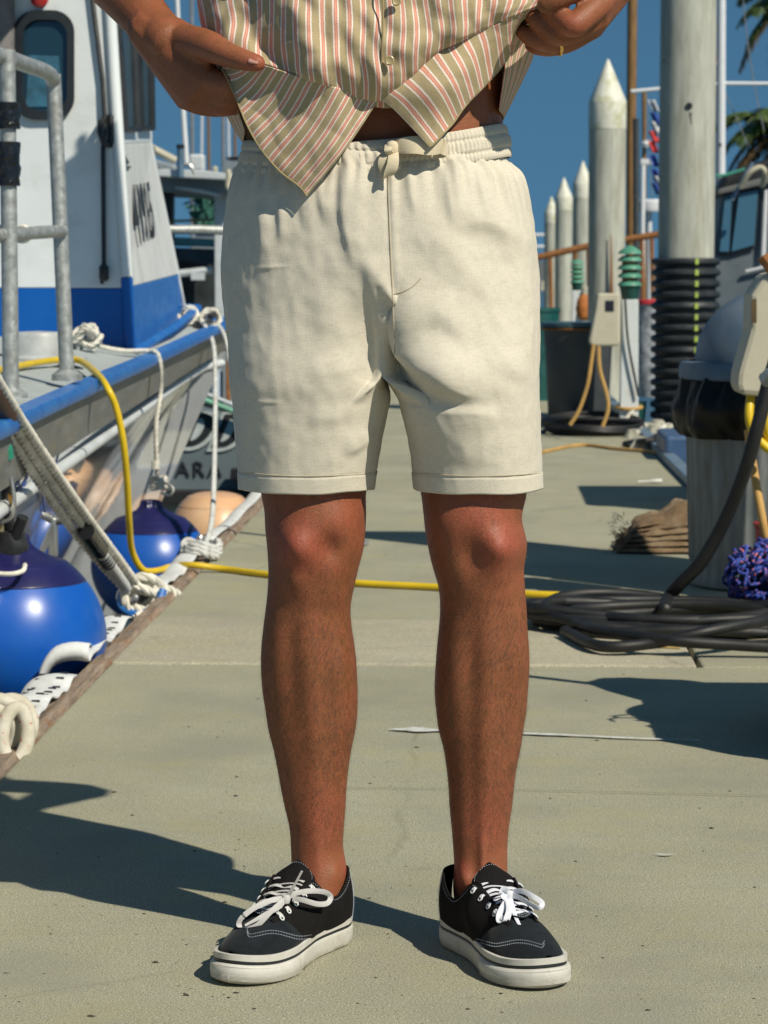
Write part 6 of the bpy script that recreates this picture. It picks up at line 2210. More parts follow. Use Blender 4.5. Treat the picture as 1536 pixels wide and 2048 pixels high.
# the lower pelvis grows into two thigh lobes so that it runs smoothly into the legs
LCX = {}
for sg_, out_ in ((1, LOUT_L), (-1, LOUT_R)):
    a_, b_ = pt(out_[0][1], 745, 3.288), pt(out_[0][2], 745, 3.288)
    LCX[sg_] = ((a_.x + b_.x) / 2, (b_.x - a_.x) / 2)
for rI, row in enumerate(prows):
    py = 318 + 3.1 * (rI - 2)
    s = min(1, max(0.0, (py - 520) / (CR_PY - 520)))
    s = s * s * (3 - 2 * s)
    xm = row[0].x
    for j in range(nR_):
        p = row[j]
        sg_ = 1 if p.x >= xm else -1
        cx_, rx_ = LCX[sg_]
        u_ = min(1.0, abs(p.x - cx_) / rx_)
        f_ = (1 - u_ ** 2.35) ** (1 / 2.35)
        if p.y < 3.288:
            tgt = 3.288 - max(0.134 * f_, 0.108 * math.exp(-((p.x - xm) / 0.034) ** 2) if abs(p.x - xm) < 0.06 else 0)
        else:
            tgt = 3.288 + max(0.140 * f_, 0.108 * math.exp(-((p.x - xm) / 0.034) ** 2) if abs(p.x - xm) < 0.06 else 0)
        outer = (p.x - cx_) * sg_ > 0.6 * rx_
        k_ = s * (0.95 if not outer else 0.95)
        p.y = p.y * (1 - k_) + tgt * k_
last = prows[-1]
nR = 2 * M2
o0 = len(sm.v)
for row in prows:
    sm.v.extend([tuple(p) for p in row])
for i in range(len(prows) - 1):
    for j in range(nR):
        a, k = o0 + i * nR, (j + 1) % nR
        sm.f.append((a + j, a + k, a + nR + k, a + nR + j))
base = o0 + (len(prows) - 1) * nR
fc, bc = last[0], last[M2]
seam = [bc.lerp(fc, (k + 1) / (KS + 1)) + Vector((0, 0, -0.012 * math.sin(math.pi * (k + 1) / (KS + 1)))) for k in range(KS)]
so = len(sm.v)
sm.v.extend([tuple(p) for p in seam])


def leg_rows(out, sgn):
    """sgn +1: left leg (right in the picture) uses ring points 0..M2, then the seam back to front"""
    if sgn > 0:
        ids = [base + j for j in range(0, M2 + 1)] + [so + k for k in range(KS)]
    else:
        ids = [base + (nR - j) % nR for j in range(0, M2 + 1)] + [so + k for k in range(KS)]
    start = [Vector(sm.v[i]) for i in ids]
    n = len(ids)
    pys = list(np.arange(CR_PY + 3, 976.0, 3.1))
    prev = ids
    for rI, py in enumerate(pys):
        xl, xr = interp(out, max(py, 745))
        yc = 3.288
        q = (py - CR_PY) / 60.0
        df = 0.134 - 0.030 * min(1, (py - CR_PY) / 245)
        db = 0.140 - 0.034 * min(1, (py - CR_PY) / 245)
        a, b_ = pt(xl, py, yc), pt(xr, py, yc)
        cx, rx, z = (a.x + b_.x) / 2, (b_.x - a.x) / 2, a.z
        bl = min(1, q)
        bl = bl * bl * (3 - 2 * bl)
        cur = []
        for k in range(n):
            if k <= M2:
                t = -math.pi / 2 - 0.55 + (math.pi + 1.1) * k / M2
            else:
                t = math.pi / 2 + 0.55 + (math.pi - 1.1) * (k - M2) / (KS + 1)
            cs, sn = math.cos(t), math.sin(t)
            dd = df if sn < 0 else db
            e = Vector((cx + sgn * rx * math.copysign(abs(cs) ** 0.85, cs), yc + dd * math.copysign(abs(sn) ** 0.85, sn), z))
            s_ = start[k].copy()
            s_.z = z
            p = s_.lerp(e, bl)
            p.z += 0.0035 * bl * mnoise.noise(Vector((p.x * 16, p.y * 16, 1.0 + sgn))) * max(0, (py - 880) / 100)
            p += (p - Vector((cx, yc, z))) * (0.035 * mnoise.noise(Vector((p.x * 15, p.y * 15, 5.0 + sgn))) * max(0, (py - 850) / 130))
            # hem band: slightly proud turn-up with a stitched groove
            if py > 943:
                p += (p - Vector((cx, yc, z))).normalized() * 0.0007
            elif py > 939:
                p -= (p - Vector((cx, yc, z))).normalized() * 0.0008
            cur.append(p)
        # keep x of outer/inner exact once past the blend
        o_ = len(sm.v)
        sm.v.extend([tuple(p) for p in cur])
        cid = list(range(o_, o_ + n))
        for k in range(n):
            kk = (k + 1) % n
            sm.f.append((prev[k], prev[kk], cid[kk], cid[k]))
        prev = cid
    # turned-under inside of the hem
    inner = [Vector(sm.v[i]) for i in prev]
    c = sum(inner, Vector()) / n
    for (sc_, dz) in ((0.975, 0.001), (0.95, 0.03), (0.93, 0.10)):
        o_ = len(sm.v)
        for p in inner:
            q = c + (p - c) * sc_
            q.z = p.z + dz
            sm.v.append(tuple(q))
        cid = list(range(o_, o_ + n))
        for k in range(n):
            kk = (k + 1) % n
            sm.f.append((prev[k], prev[kk], cid[kk], cid[k]))
        prev = cid


leg_rows(LOUT_L, 1)
leg_rows(LOUT_R, -1)
me = sm.mesh('shorts')
bmx = bmesh.new()
bmx.from_mesh(me)
bmesh.ops.recalc_face_normals(bmx, faces=bmx.faces)
bmx.to_mesh(me)
bmx.free()
nvs = len(me.vertices)
cs_ = np.empty(nvs * 3)
me.vertices.foreach_get('co', cs_)
cs_ = cs_.reshape(-1, 3)
ns_ = np.empty(nvs * 3)
me.vertices.foreach_get('normal', ns_)
ns_ = ns_.reshape(-1, 3)
RT = np.array(CAM_M.transposed())
dcv = (cs_ - np.array(CAM_O)) @ RT.T
PXA = 768 + FPX * dcv[:, 0] / -dcv[:, 2]
PYA = 1024 - FPX * dcv[:, 1] / -dcv[:, 2]
WF = np.clip(-ns_[:, 1] * 1.6, 0, 1)
FD = fold_disp(PXA, PYA) * WF
SXA = 775 + (PYA - 340) * 0.037
FD -= 0.0028 * np.exp(-((PXA - SXA) / 3.0) ** 2) * WF * (PYA < 742)
FD += 0.0014 * np.exp(-((PXA - SXA - 8) / 7.0) ** 2) * WF * (PYA < 620)
for k in range(nvs):
    p, n_, py = cs_[k], ns_[k], PYA[k]
    d = FD[k]
    # gathers below the elastic, fading downwards
    ga = math.exp(-max(0, py - 332) / 42.0) * min(1, max(0, (py - 316) / 14))
    ang = math.atan2(p[1] - 3.287, p[0] - PCX)
    g = 0.0
    if ga > 0.02:
        g = 0.5 * math.sin(ang * 0.16 * 2 * math.pi / 0.021 + 2.0 * mnoise.noise(Vector((ang * 4, 0, 0)))) + 0.8 * mnoise.noise(Vector((ang * 14, py * 0.006, 3)))
    hemf = min(1.0, max(0.0, (985 - py) / 60.0)) * 0.8 + 0.2
    d += 0.0058 * ga * g
    d += hemf * (0.0022 * mnoise.noise(Vector((p[0] * 9, p[1] * 9, p[2] * 7 + 4))) + 0.0011 * mnoise.noise(Vector((p[0] * 24, p[1] * 24, p[2] * 17 + 9))) + 0.0008 * mnoise.noise(Vector((p[0] * 70, p[1] * 70, p[2] * 60))) + 0.0014 * (0.35 - abs(mnoise.noise(Vector((p[0] * 42 + p[2] * 8, p[1] * 42, p[2] * 13 + 2))))))
    cs_[k] = p + n_ * d
me.vertices.foreach_set('co', cs_.ravel())
me.update()
me.polygons.foreach_set('use_smooth', [True] * len(me.polygons))
me.materials.append(M_linen)
shorts = bpy.data.objects.new('shorts', me)
COL.objects.link(shorts)
adopt(shorts, person)
shorts['label'] = 'cream linen drawstring shorts'

# elastic waistband with fine gathers
wb = MB()
NB = 900
rowsb = []
for i in range(27):
    s = i / 26
    py = 266 + 66 * s
    xl, xr = interp(PEL, py)
    df, db, yc = interp(PDEP, py)
    a, b_ = pt(xl, py, yc), pt(xr, py, yc)
    cx, rx, z = (a.x + b_.x) / 2, (b_.x - a.x) / 2, a.z
    # two stitched channels
    seamd = math.exp(-((s - 0.30) / 0.05) ** 2) + math.exp(-((s - 0.72) / 0.05) ** 2) + 0.7 * math.exp(-((s - 1.0) / 0.05) ** 2)
    puff = 0.004 * math.sin(math.pi * s) ** 0.5
    ring = []
    for j in range(NB):
        t = 2 * math.pi * j / NB
        cs, sn = math.cos(t), math.sin(t)
        rip = math.sin(t * 150 + 3.0 * mnoise.noise(Vector((math.cos(t) * 6, math.sin(t) * 6, s * 2.5))))
        rip += 0.45 * mnoise.noise(Vector((math.cos(t) * 26, math.sin(t) * 26, s * 2)))
        amp = 0.0011 * (0.45 + 0.55 * math.sin(math.pi * s))
        dd = (df if sn < 0 else db)
        rr_ = 0.002 + puff - 0.0022 * seamd + amp * rip
        x = cx + (rx + rr_) * math.copysign(abs(cs) ** 0.86, cs)
        y_ = yc + (dd + rr_) * math.copysign(abs(sn) ** 0.9, sn)
        zz = z - 0.016 * max(0, -sn) ** 2 + 0.020 * (x - cx) / 0.16 * 0.5
        ring.append((x, y_, zz))
    rowsb.append(ring)
wb.rings(rowsb, True, False, False)
# turn the top edge inwards
top = [(p[0] - (p[0] - PCX) * 0.03, p[1] - (p[1] - 3.285) * 0.04, p[2] - 0.004) for p in rowsb[0]]
low = [(p[0] - (p[0] - PCX) * 0.03, p[1] - (p[1] - 3.285) * 0.04, p[2] - 0.05) for p in rowsb[0]]
wb.rings([rowsb[0], top, low], True, False, False)
wbo = wb.build('waistband', M_linen, None, angle=180)
adopt(wbo, shorts)
# underwear edge peeping out on the right
uw = MB()
ru = []
for dz in (0.0, 0.006, 0.014):
    ring = []
    for j in range(120):
        t = 2 * math.pi * j / 120
        x = PCX + (0.1545) * math.copysign(abs(math.cos(t)) ** 0.9, math.cos(t))
        y_ = 3.285 + 0.113 * math.copysign(abs(math.sin(t)) ** 0.95, math.sin(t))
        z = pt(990, 272, 3.285).z - 0.018 + dz - 0.030 * max(0, -math.sin(t)) ** 1.5 + 0.11 * (x - PCX) * 0.9 * 0.5
        ring.append((x, y_, z))
    ru.append(ring)
uw.rings(ru, True, False, False)
uo = uw.build('underwear_band', pm('navy_elastic', (0.012, 0.014, 0.03), 0.8), person, solid=0.002)


# stitched lines: fly curve and hem stitches as thread
def thread(pts_, depth_fn, name='stitching', r_=0.0007, n=60):
    P = catmull(pts_, n)
    b = MB()
    b.tube([depth_fn(p[0], p[1]) for p in P], r_, 5)
    o_ = b.build(name, M_seam, None)
    adopt(o_, shorts)
    return o_


from mathutils.bvhtree import BVHTree
bmx = bmesh.new()
bmx.from_mesh(me)
SB = BVHTree.FromBMesh(bmx)
bmx.free()


def on_shorts(px, py, lift=0.0004):
    d = ray(px, py).normalized()
    h = SB.ray_cast(CAM_O, d)
    if h[0] is None:
        return pt(px, py, 3.16)
    return h[0] - d * lift


thread([(786, 588), (806, 583), (826, 572), (842, 556)], on_shorts)
thread([(775.5, 345), (779, 440), (783, 540), (787, 640), (790, 735)], lambda x, y_: on_shorts(x, y_, 0.0002), r_=0.0009, n=120)
for (x0, x1) in ((486, 744), (832, 1080)):
    thread([(x0 + (x1 - x0) * k / 12, 946 + 6 * math.sin(math.pi * k / 12)) for k in range(13)], lambda x, y_: on_shorts(x, y_, 0.0001), r_=0.0008, n=120)

# drawstring: flat tape tied in a bow
def tape(pts_, w, wdir, n=40, thick=0.0014):
    """flat ribbon through points; wdir gives the width direction along it"""
    P = [Vector(p) for p in catmull(pts_, n)]
    D = [Vector(p).normalized() for p in catmull(wdir, n)]
    ws = [w] * n if not hasattr(w, '__len__') else [float(x) for x in catmull([(x,) for x in w], n)[:, 0]]
    rings_ = []
    for i in range(n):
        t = (P[min(i + 1, n - 1)] - P[max(i - 1, 0)]).normalized()
        s_ = (D[i] - t * D[i].dot(t)).normalized()
        u = t.cross(s_)
        rings_.append([P[i] + s_ * ws[i] * a + u * thick * c_ for a, c_ in ((-1, -.5), (-0.6, -1), (0.6, -1), (1, -.5), (1, .5), (0.6, 1), (-0.6, 1), (-1, .5))])
    return rings_


M_string = linen_mat('drawstring_cotton', (0.60, 0.52, 0.37))
UP = (0, 0, 1)
ds = MB()
Yd = 3.145
ds.rings(tape([pt(732, 300, 3.1740), pt(750, 301, 3.1640), pt(772, 302, 3.1570)], 0.0052, [UP, UP, UP]))
ds.rings(tape([pt(782, 296, 3.1520), pt(800, 292, 3.1390), pt(830, 290, 3.1320), pt(862, 292, 3.1360), pt(884, 292, 3.1460)], [0.006, 0.009, 0.011, 0.011, 0.009], [UP, UP, (0, .3, 1), UP, (0.3, 0, 1)]))
ds.rings(tape([pt(884, 292, 3.1460), pt(890, 298, 3.1540), pt(878, 303, 3.1600), pt(850, 304, 3.1590), pt(815, 300, 3.1560), pt(785, 300, 3.1560)], [0.009, 0.009, 0.008, 0.006, 0.006, 0.006], [(0.3, 0, 1), UP, UP, UP, UP, UP]))
ds.rings(tape([pt(784, 298, 3.1500), pt(775, 310, 3.1380), pt(766, 326, 3.1360), pt(768, 346, 3.1400)], [0.005, 0.006, 0.0062, 0.004], [(1, 0, .5), (1, 0, .3), (1, 0, 0.2), (1, 0, .3)]))
ds.rings(tape([pt(786, 298, 3.1480), pt(787, 315, 3.1320), pt(784, 335, 3.1290), pt(772, 352, 3.1350), pt(764, 344, 3.1420)], [0.0058, 0.0065, 0.007, 0.0055, 0.004], [(1, 0, .2), (1, 0, 0), (1, 0, 0), (1, 0, 0.6), (0.4, 0, 1)]))
ds.lathe([(0.001, 0.0095), (0.0055, 0.008), (0.0078, 0.0035), (0.0078, -0.0035), (0.0055, -0.008), (0.001, -0.0095)], pt(785, 297, 3.1420), 20)
ds.rings(tape([pt(777, 290, 3.1420), pt(776, 300, 3.1310), pt(780, 308, 3.1360)], 0.0045, [(1, 0, .2)] * 3))
dso = ds.build('drawstring', M_string, None, angle=60)
adopt(dso, shorts)

# ------------------------------------------------------------------ striped shirt
def stripe_mat():
    t = NT('striped_cotton')
    tc = t.n('ShaderNodeTexCoord')
    sep = t.n('ShaderNodeSeparateXYZ')
    t.l(tc.outputs['UV'], sep.inputs[0])
    ob = t.coord('Object', (1, 1, 1))
    jit = t.noise(ob, 160, 2, 0.5)
    u = t.math('ADD', sep.outputs['X'], t.math('MULTIPLY', t.math('SUBTRACT', jit, 0.5), 0.05))
    fr_ = t.math('ABSOLUTE', t.math('SUBTRACT', t.math('FRACT', t.math('ADD', u, 0.5)), 0.5))
    c = t.ramp(fr_, [(0.0, (0.68, 0.44, 0.35)), (0.028, (0.62, 0.26, 0.185)), (0.115, (0.63, 0.28, 0.20)), (0.14, (0.74, 0.67, 0.60)), (0.215, (0.74, 0.68, 0.61)), (0.245, (0.39, 0.315, 0.185)), (1.0, (0.39, 0.315, 0.185))])
    wv = t.noise(ob, 700, 2, 0.6)
    c = t.mix(0.6, c, t.ramp(wv, [(0.3, 0.75), (0.5, 1.0), (0.7, 1.2)]), 'MULTIPLY')
    t.base(c)
    t.bump(wv, 0.3, 0.0008)
    t.set(Roughness=0.9)
    t.b.inputs['Sheen Weight'].default_value = 0.1
    t.b.inputs['Specular IOR Level'].default_value = 0.2
    return t.m


M_stripe = stripe_mat()
sh = MB()


def net(rows_, nu, nv_, wob=0.0, seed=0.0):
    """rows_: control rows of (px,py,Y,u); returns surface grid + uv"""
    R_ = [catmull([list(pt(a, b_, c_)) + [u, b_] for a, b_, c_, u in r_], nu) for r_ in rows_]
    R_ = np.array(R_)
    out, uvs = [], []
    cols = [catmull(R_[:, j, :], nv_) for j in range(nu)]
    for i in range(nv_):
        row, uvr = [], []
        for j in range(nu):
            q = cols[j][i]
            p = Vector(q[:3])
            if wob:
                p.y += wob * mnoise.noise(Vector((p.x * 20 + p.z * 5 + seed, p.z * 7, seed))) + wob * 0.35 * mnoise.noise(Vector((p.x * 60 + seed, p.z * 40, seed))) + 0.0035 * (0.3 - abs(mnoise.noise(Vector((p.x * 26 + p.z * 14, p.z * 22 - p.x * 8, seed + 3)))))
            row.append(p)
            uvr.append((q[3] + (0.55 * mnoise.noise(Vector((p.x * 9 + seed, p.z * 16, 4.0))) if wob > 0.008 else 0.12 * mnoise.noise(Vector((p.x * 12, p.z * 20, 4.0)))), q[4] / 26.0))
        out.append(row)
        uvs.append(uvr)
    sh.grid(out, uvs)
    return out


def U(px):
    return (px - 529) / 24.8


# front of the shirt above the crease, row by row from the shoulder down to the crease
def frow(pts_):
    return [(x, y_, Y, U(x) if u is None else u) for (x, y_, Y, u) in pts_]


FR = [
    [(455, -345, 3.25, U(455)), (560, -440, 3.22, U(560)), (660, -490, 3.215, U(690)), (757, -470, 3.215, U(757)), (854, -490, 3.215, U(824)), (954, -440, 3.22, U(960)), (1060, -345, 3.25, U(1060))],
    [(420, -300, 3.22, U(420)), (540, -300, 3.15, U(540)), (660, -300, 3.125, U(660)), (757, -300, 3.12, U(757)), (850, -300, 3.125, U(850)), (970, -300, 3.15, U(970)), (1090, -300, 3.22, U(1090))],
    [(400, -110, 3.22, U(418)), (500, -110, 3.145, U(508)), (640, -110, 3.105, U(640)), (757, -110, 3.10, U(757)), (860, -110, 3.105, U(860)), (980, -110, 3.13, U(975)), (1092, -110, 3.20, U(1080))],
    [(394, -20, 3.22, U(420)), (480, -10, 3.15, U(500)), (625, -10, 3.10, U(632)), (757, -10, 3.095, U(757)), (865, -10, 3.10, U(860)), (975, -10, 3.12, U(965)), (1092, -30, 3.16, U(1065))],
    [(402, 50, 3.21, U(428)), (470, 50, 3.15, U(488)), (620, 75, 3.098, U(628)), (758, 80, 3.095, U(758)), (868, 62, 3.100, U(862)), (975, 28, 3.122, U(968)), (1090, -10, 3.148, U(1062))],
    [(425, 95, 3.185, U(440)), (490, 100, 3.14, U(503)), (625, 130, 3.100, U(630)), (760, 150, 3.103, U(760)), (870, 95, 3.108, U(868)), (985, 42, 3.13, U(980)), (1090, 0, 3.145, U(1070))],
    [(448, 112, 3.165, U(450)), (510, 122, 3.125, U(512)), (630, 161, 3.104, U(631)), (762, 196, 3.122, U(762)), (872, 108, 3.120, U(872)), (990, 50, 3.138, U(985)), (1088, 6, 3.144, U(1073))],
]
FR.append([(x, y_ + 5, Y + 0.020, u) for (x, y_, Y, u) in FR[-1]])
g = net(FR, 150, 140, 0.020, 3.0)
# left flap (picture left): crease row, middle row, hem row
CR = [(446, 118, 3.165, -3.0), (482, 124, 3.135, -1.9), (529, 131, 3.115, 0), (575, 145, 3.108, 2), (621, 160, 3.106, 4), (675, 175, 3.110, 6), (725, 186, 3.122, 8), (758, 199, 3.128, 9.45)]
HM = [(444, 138, 3.160, -1.6), (456, 160, 3.150, -0.8), (471, 194, 3.142, 0), (494, 250, 3.140, 2), (522, 298, 3.140, 4), (559, 342, 3.141, 6), (598, 372, 3.140, 8), (614, 392, 3.138, 9.45)]
MD = [((a[0] + h[0]) / 2 + dx, (a[1] + h[1]) / 2 + dy, (a[2] + h[2]) / 2 + dY, (a[3] + h[3]) / 2 if k < 2 else a[3]) for k, (a, h, dx, dy, dY) in enumerate(zip(CR, HM, (0, 0, 2, 4, 6, 8, 8, 6), (0, 0, 4, 6, 6, 4, 2, 2), (0, 0.004, 0.008, 0.008, 0.004, -0.002, -0.008, -0.006)))]
g1 = net([CR, MD, HM], 80, 60, 0.004, 8.0)
# right flap
CR2 = [(736, 183, 3.126, -0.5), (748, 174, 3.124, 0), (787, 155, 3.122, 1), (826, 134, 3.120, 2), (861, 114, 3.122, 3), (895, 98, 3.126, 4), (922, 83, 3.130, 5), (952, 67, 3.134, 6), (984, 53, 3.138, 7), (1012, 40, 3.140, 8), (1038, 26, 3.142, 9), (1064, 14, 3.143, 10), (1087, 6, 3.144, 11)]
MD2 = [(785, 216, 3.124, -0.5), (799, 206, 3.120, 0), (838, 197, 3.112, 1), (873, 180, 3.110, 2), (898, 166, 3.114, 3), (920, 143, 3.122, 4), (944, 124, 3.132, 5), (966, 104, 3.142, 6), (993, 92, 3.152, 7), (1014, 76, 3.156, 8), (1031, 50, 3.152, 9), (1052, 26, 3.148, 10), (1087, 11, 3.1455, 11)]
HM2 = [(858, 293, 3.126, -0.5), (866, 289, 3.127, 0), (888, 266, 3.134, 1), (908, 244, 3.146, 2), (923, 222, 3.150, 3), (938, 203, 3.156, 4), (957, 184, 3.164, 5), (975, 165, 3.172, 6), (999, 139, 3.180, 7), (1020, 108, 3.182, 8), (1028, 68, 3.168, 9), (1048, 36, 3.154, 10), (1087, 17, 3.147, 11)]
g2 = net([[(a, b_, c_, u + 9.7) for a, b_, c_, u in r_] for r_ in (CR2, MD2, HM2)], 100, 60, 0.004, 15.0)
# small inner corner of the under-placket in the V
net([[(742, 186, 3.135, 9.3), (770, 190, 3.135, 10.3), (800, 180, 3.14, 11.3)], [(738, 212, 3.148, 9.3), (770, 216, 3.146, 10.3), (806, 214, 3.150, 11.3)]], 14, 8)
# side and back: hangs from the raised front round the back of the body
BK_L = [
    [(394, -20, 3.22, -2.2), (400, -20, 3.30, -6), (470, -20, 3.40, -10)],
    [(425, 95, 3.185, -2.2), (418, 110, 3.29, -6), (480, 110, 3.40, -10)],
    [(448, 150, 3.170, -2.2), (445, 205, 3.27, -6), (500, 230, 3.41, -10)],
    [(470, 205, 3.175, -2.2), (462, 248, 3.28, -6), (510, 290, 3.42, -10)],
    [(489, 262, 3.19, -2.2), (490, 292, 3.29, -6), (520, 320, 3.42, -10)],
]
net(BK_L, 30, 40, 0.006, 2.0)
BK_R = [
    [(1092, -30, 3.16, 22.0), (1100, -40, 3.30, 27), (1050, -40, 3.41, 32)],
    [(1080, 30, 3.19, 22.0), (1088, 40, 3.30, 27), (1040, 60, 3.41, 32)],
    [(1022, 70, 3.205, 22.0), (1069, 104, 3.29, 27), (1030, 140, 3.41, 32)],
    [(1008, 150, 3.22, 22.0), (1046, 158, 3.295, 27), (1010, 200, 3.41, 32)],
    [(998, 220, 3.235, 22.0), (1006, 240, 3.30, 27), (980, 262, 3.41, 32)],
]
gr = net(BK_R, 30, 40, 0.004, 5.0)
BKB = [
    [(470, -345, 3.41, -10), (600, -440, 3.40, -6), (757, -480, 3.39, 0), (914, -440, 3.40, 6), (1050, -345, 3.41, 12)],
    [(470, -20, 3.40, -10), (600, -20, 3.43, -5), (757, -20, 3.435, 0), (914, -20, 3.43, 6), (1050, -40, 3.41, 12)],
    [(500, 230, 3.41, -10), (600, 230, 3.44, -5), (757, 230, 3.445, 0), (914, 200, 3.44, 6), (1030, 140, 3.41, 12)],
    [(520, 320, 3.42, -10), (620, 330, 3.445, -5), (757, 330, 3.45, 0), (890, 320, 3.445, 6), (980, 262, 3.41, 12)],
]
net(BKB, 40, 40, 0.008, 7.0)
# upper sides, shoulders and short sleeves (above the frame)
for sg in (-1, 1):
    e0 = -1 if sg < 0 else 1
    xa, xb = (430, 470) if sg < 0 else (1090, 1050)
    net([[(455 if sg < 0 else 1060, -345, 3.25, 0), (450 if sg < 0 else 1064, -350, 3.33, 3), (470 if sg < 0 else 1050, -345, 3.41, 6)], [(420 if sg < 0 else 1090, -300, 3.22, 0), (440 if sg < 0 else 1075, -300, 3.32, 3), (470 if sg < 0 else 1050, -300, 3.41, 6)], [(394 if sg < 0 else 1092, -20, 3.22, 0), (400 if sg < 0 else 1100, -20, 3.30, 3), (470 if sg < 0 else 1050, -20, 3.40, 6)]], 14, 30)
    s0 = Vector((PCX + sg * 0.125, 3.295, 1.435))
    s1 = Vector((PCX + sg * 0.295, 3.415, 1.372))
    axs = (s1 - s0).normalized()
    u_ = axs.orthogonal().normalized()
    w_ = axs.cross(u_)
    rows_, uvs_ = [], []
    for i in range(16):
        s = i / 15
        c = s0.lerp(s1, s)
        rr_ = 0.074 + 0.004 * s
        rows_.append([c + (u_ * math.cos(a) + w_ * math.sin(a)) * rr_ * (1 + 0.06 * mnoise.noise(Vector((math.cos(a) * 2, math.sin(a) * 2, s * 3)))) for a in np.linspace(0, 2 * math.pi, 41)])
        uvs_.append([(a * 0.085 / 0.0163, s * 6) for a in np.linspace(0, 2 * math.pi, 41)])
    sh.grid(rows_, uvs_)
# shoulder yoke and collar
rows_, uvs_ = [], []
for i in range(10):
    s = i / 9
    row, uvr = [], []
    for j in range(49):
        t = 2 * math.pi * j / 48
        rx, ry = 0.215 * (1 - s) + 0.078 * s, 0.115 * (1 - s) + 0.075 * s
        row.append(Vector((PCX + rx * math.cos(t), 3.31 + ry * math.sin(t) - 0.01 * s, 1.425 + 0.085 * s ** 0.8)))
        uvr.append((t * 8, s * 3))
    rows_.append(row)
    uvs_.append(uvr)
sh.grid(rows_, uvs_)
shirt = sh.build('shirt', M_stripe, None, angle=180, fixn=False, solid=0.0011)
adopt(shirt, person)
shirt['label'] = 'olive shirt with coral and white stripes'
# placket edge fold and rolled hem edges as thin welts
def welt(pts_, r_, name):
    b = MB()
    b.tube(smooth_path([pt(*p) for p in pts_], 40), r_, 6)
    o_ = b.build(name, M_welt, None)
    adopt(o_, shirt)


M_welt = pm('olive_hem', (0.33, 0.265, 0.14), 0.9, var=0.15, scale=80)
welt([(766, -40, 3.0925), (766, 20, 3.091), (765, 80, 3.092), (762, 140, 3.100), (757, 192, 3.119)], 0.0012, 'placket_edge')
welt([(a, b_, c_ - 0.0006) for a, b_, c_, u in HM], 0.0011, 'hem_edge')
welt([(a, b_, c_ - 0.0006) for a, b_, c_, u in HM2], 0.0013, 'hem_edge')
for (x, y_, Y) in ((779, 121, 3.0935), (793, 2, 3.090)):
    c = pt(x, y_, Y)
    b = MB().lathe([(0.0058, -0.001), (0.0058, 0.0012), (0.0045, 0.0020), (0.0035, 0.0014), (0.0002, 0.0014)], c, 24, M=Matrix.Rotation(R(90), 3, 'X'))
    o_ = b.build('button', pm('horn_button', (0.42, 0.33, 0.17), 0.35, var=0.2) if x == 779 else bpy.data.materials['horn_button'], None)
    adopt(o_, shirt)

# ------------------------------------------------------------------ sneakers
def suede_mat():
    t = NT('black_suede')
    v = t.coord('Object', (1, 1, 1))
    f = t.noise(v, 60, 5, 0.7)
    g_ = t.noise(v, 900, 2, 0.6)
    t.base(t.ramp(f, [(0.3, (0.006, 0.008, 0.010)), (0.7, (0.013, 0.017, 0.021))]))
    t.bump(g_, 0.3, 0.0006)
    t.set(Roughness=0.95)
    t.b.inputs['Sheen Weight'].default_value = 0.08
    t.b.inputs['Specular IOR Level'].default_value = 0.15
    return t.m


def rubber_mat():
    t = NT('white_foxing')
    v = t.coord('Object', (1, 1, 1))
    d = t.noise(v, 26, 7, 0.75)
    fine = t.noise(v, 240, 3, 0.6)
    sep = t.n('ShaderNodeSeparateXYZ')
    t.l(v, sep.inputs[0])
    c = t.ramp(d, [(0.35, (0.58, 0.57, 0.53)), (0.6, (0.50, 0.485, 0.43)), (0.76, (0.34, 0.30, 0.22))])
    # scuffed, dusty lower edge of the rubber
    low = t.ramp(t.math('ADD', t.math('MULTIPLY', sep.outputs['Z'], 30.0), t.math('MULTIPLY', d, 1.3)), [(0.55, 0.85), (1.25, 0.0)])
    c = t.mix(low, c, (0.30, 0.26, 0.18))
    t.base(c)
    t.bump(fine, 0.1, 0.0004)
    t.set(Roughness=0.6)
    return t.m


M_suede = suede_mat()
M_cvs = pm('black_canvas', (0.009, 0.008, 0.008), 0.9, var=0.3, scale=60, bump=0.4, bscale=1100, bdist=0.0005, spec=0.15)
M_fox = rubber_mat()
M_pin = pm('black_pinstripe', (0.014, 0.018, 0.020), 0.5, var=0.2)
M_lace_w = pm('white_lace', (0.66, 0.68, 0.74), 0.9, var=0.05, scale=60, bump=0.5, bscale=900, bdist=0.0006)
M_lace_g = pm('greyish_lace', (0.50, 0.49, 0.48), 0.9, var=0.08, scale=60, bump=0.5, bscale=900, bdist=0.0006)
M_stitch = pm('white_stitch', (0.40, 0.45, 0.52), 0.8)
M_eye = pm('white_eyelet', (0.70, 0.73, 0.72), 0.35)

SL = 0.276
# half widths of the outsole along the length: (s, medial, lateral)
OUT = [(0.0, 0.004, 0.004), (0.012, 0.019, 0.019), (0.04, 0.027, 0.028), (0.12, 0.034, 0.035), (0.25, 0.033, 0.037), (0.40, 0.033, 0.0395), (0.55, 0.041, 0.0445), (0.70, 0.0485, 0.048), (0.80, 0.0475, 0.0455), (0.88, 0.0415, 0.0395), (0.94, 0.0315, 0.031), (0.98, 0.0195, 0.0195), (0.996, 0.0085, 0.0085), (1.0, 0.002, 0.002)]
ZT = 0.033


def outline(inset=0.0, n=56):
    """closed loop of (x, y): medial side heel->toe then lateral toe->heel"""
    ss = [0.5 - 0.5 * math.cos(math.pi * k / n) for k in range(n + 1)]
    k_ = (SL - 2 * inset) / SL
    pts_ = []
    for s in ss:
        m, l_ = interp(OUT, s)
        pts_.append((inset + s * SL * k_, -max(m - inset, 0.0012)))
    for s in reversed(ss[1:-1]):
        m, l_ = interp(OUT, s)
        pts_.append((inset + s * SL * k_, max(l_ - inset, 0.0012)))
    return pts_


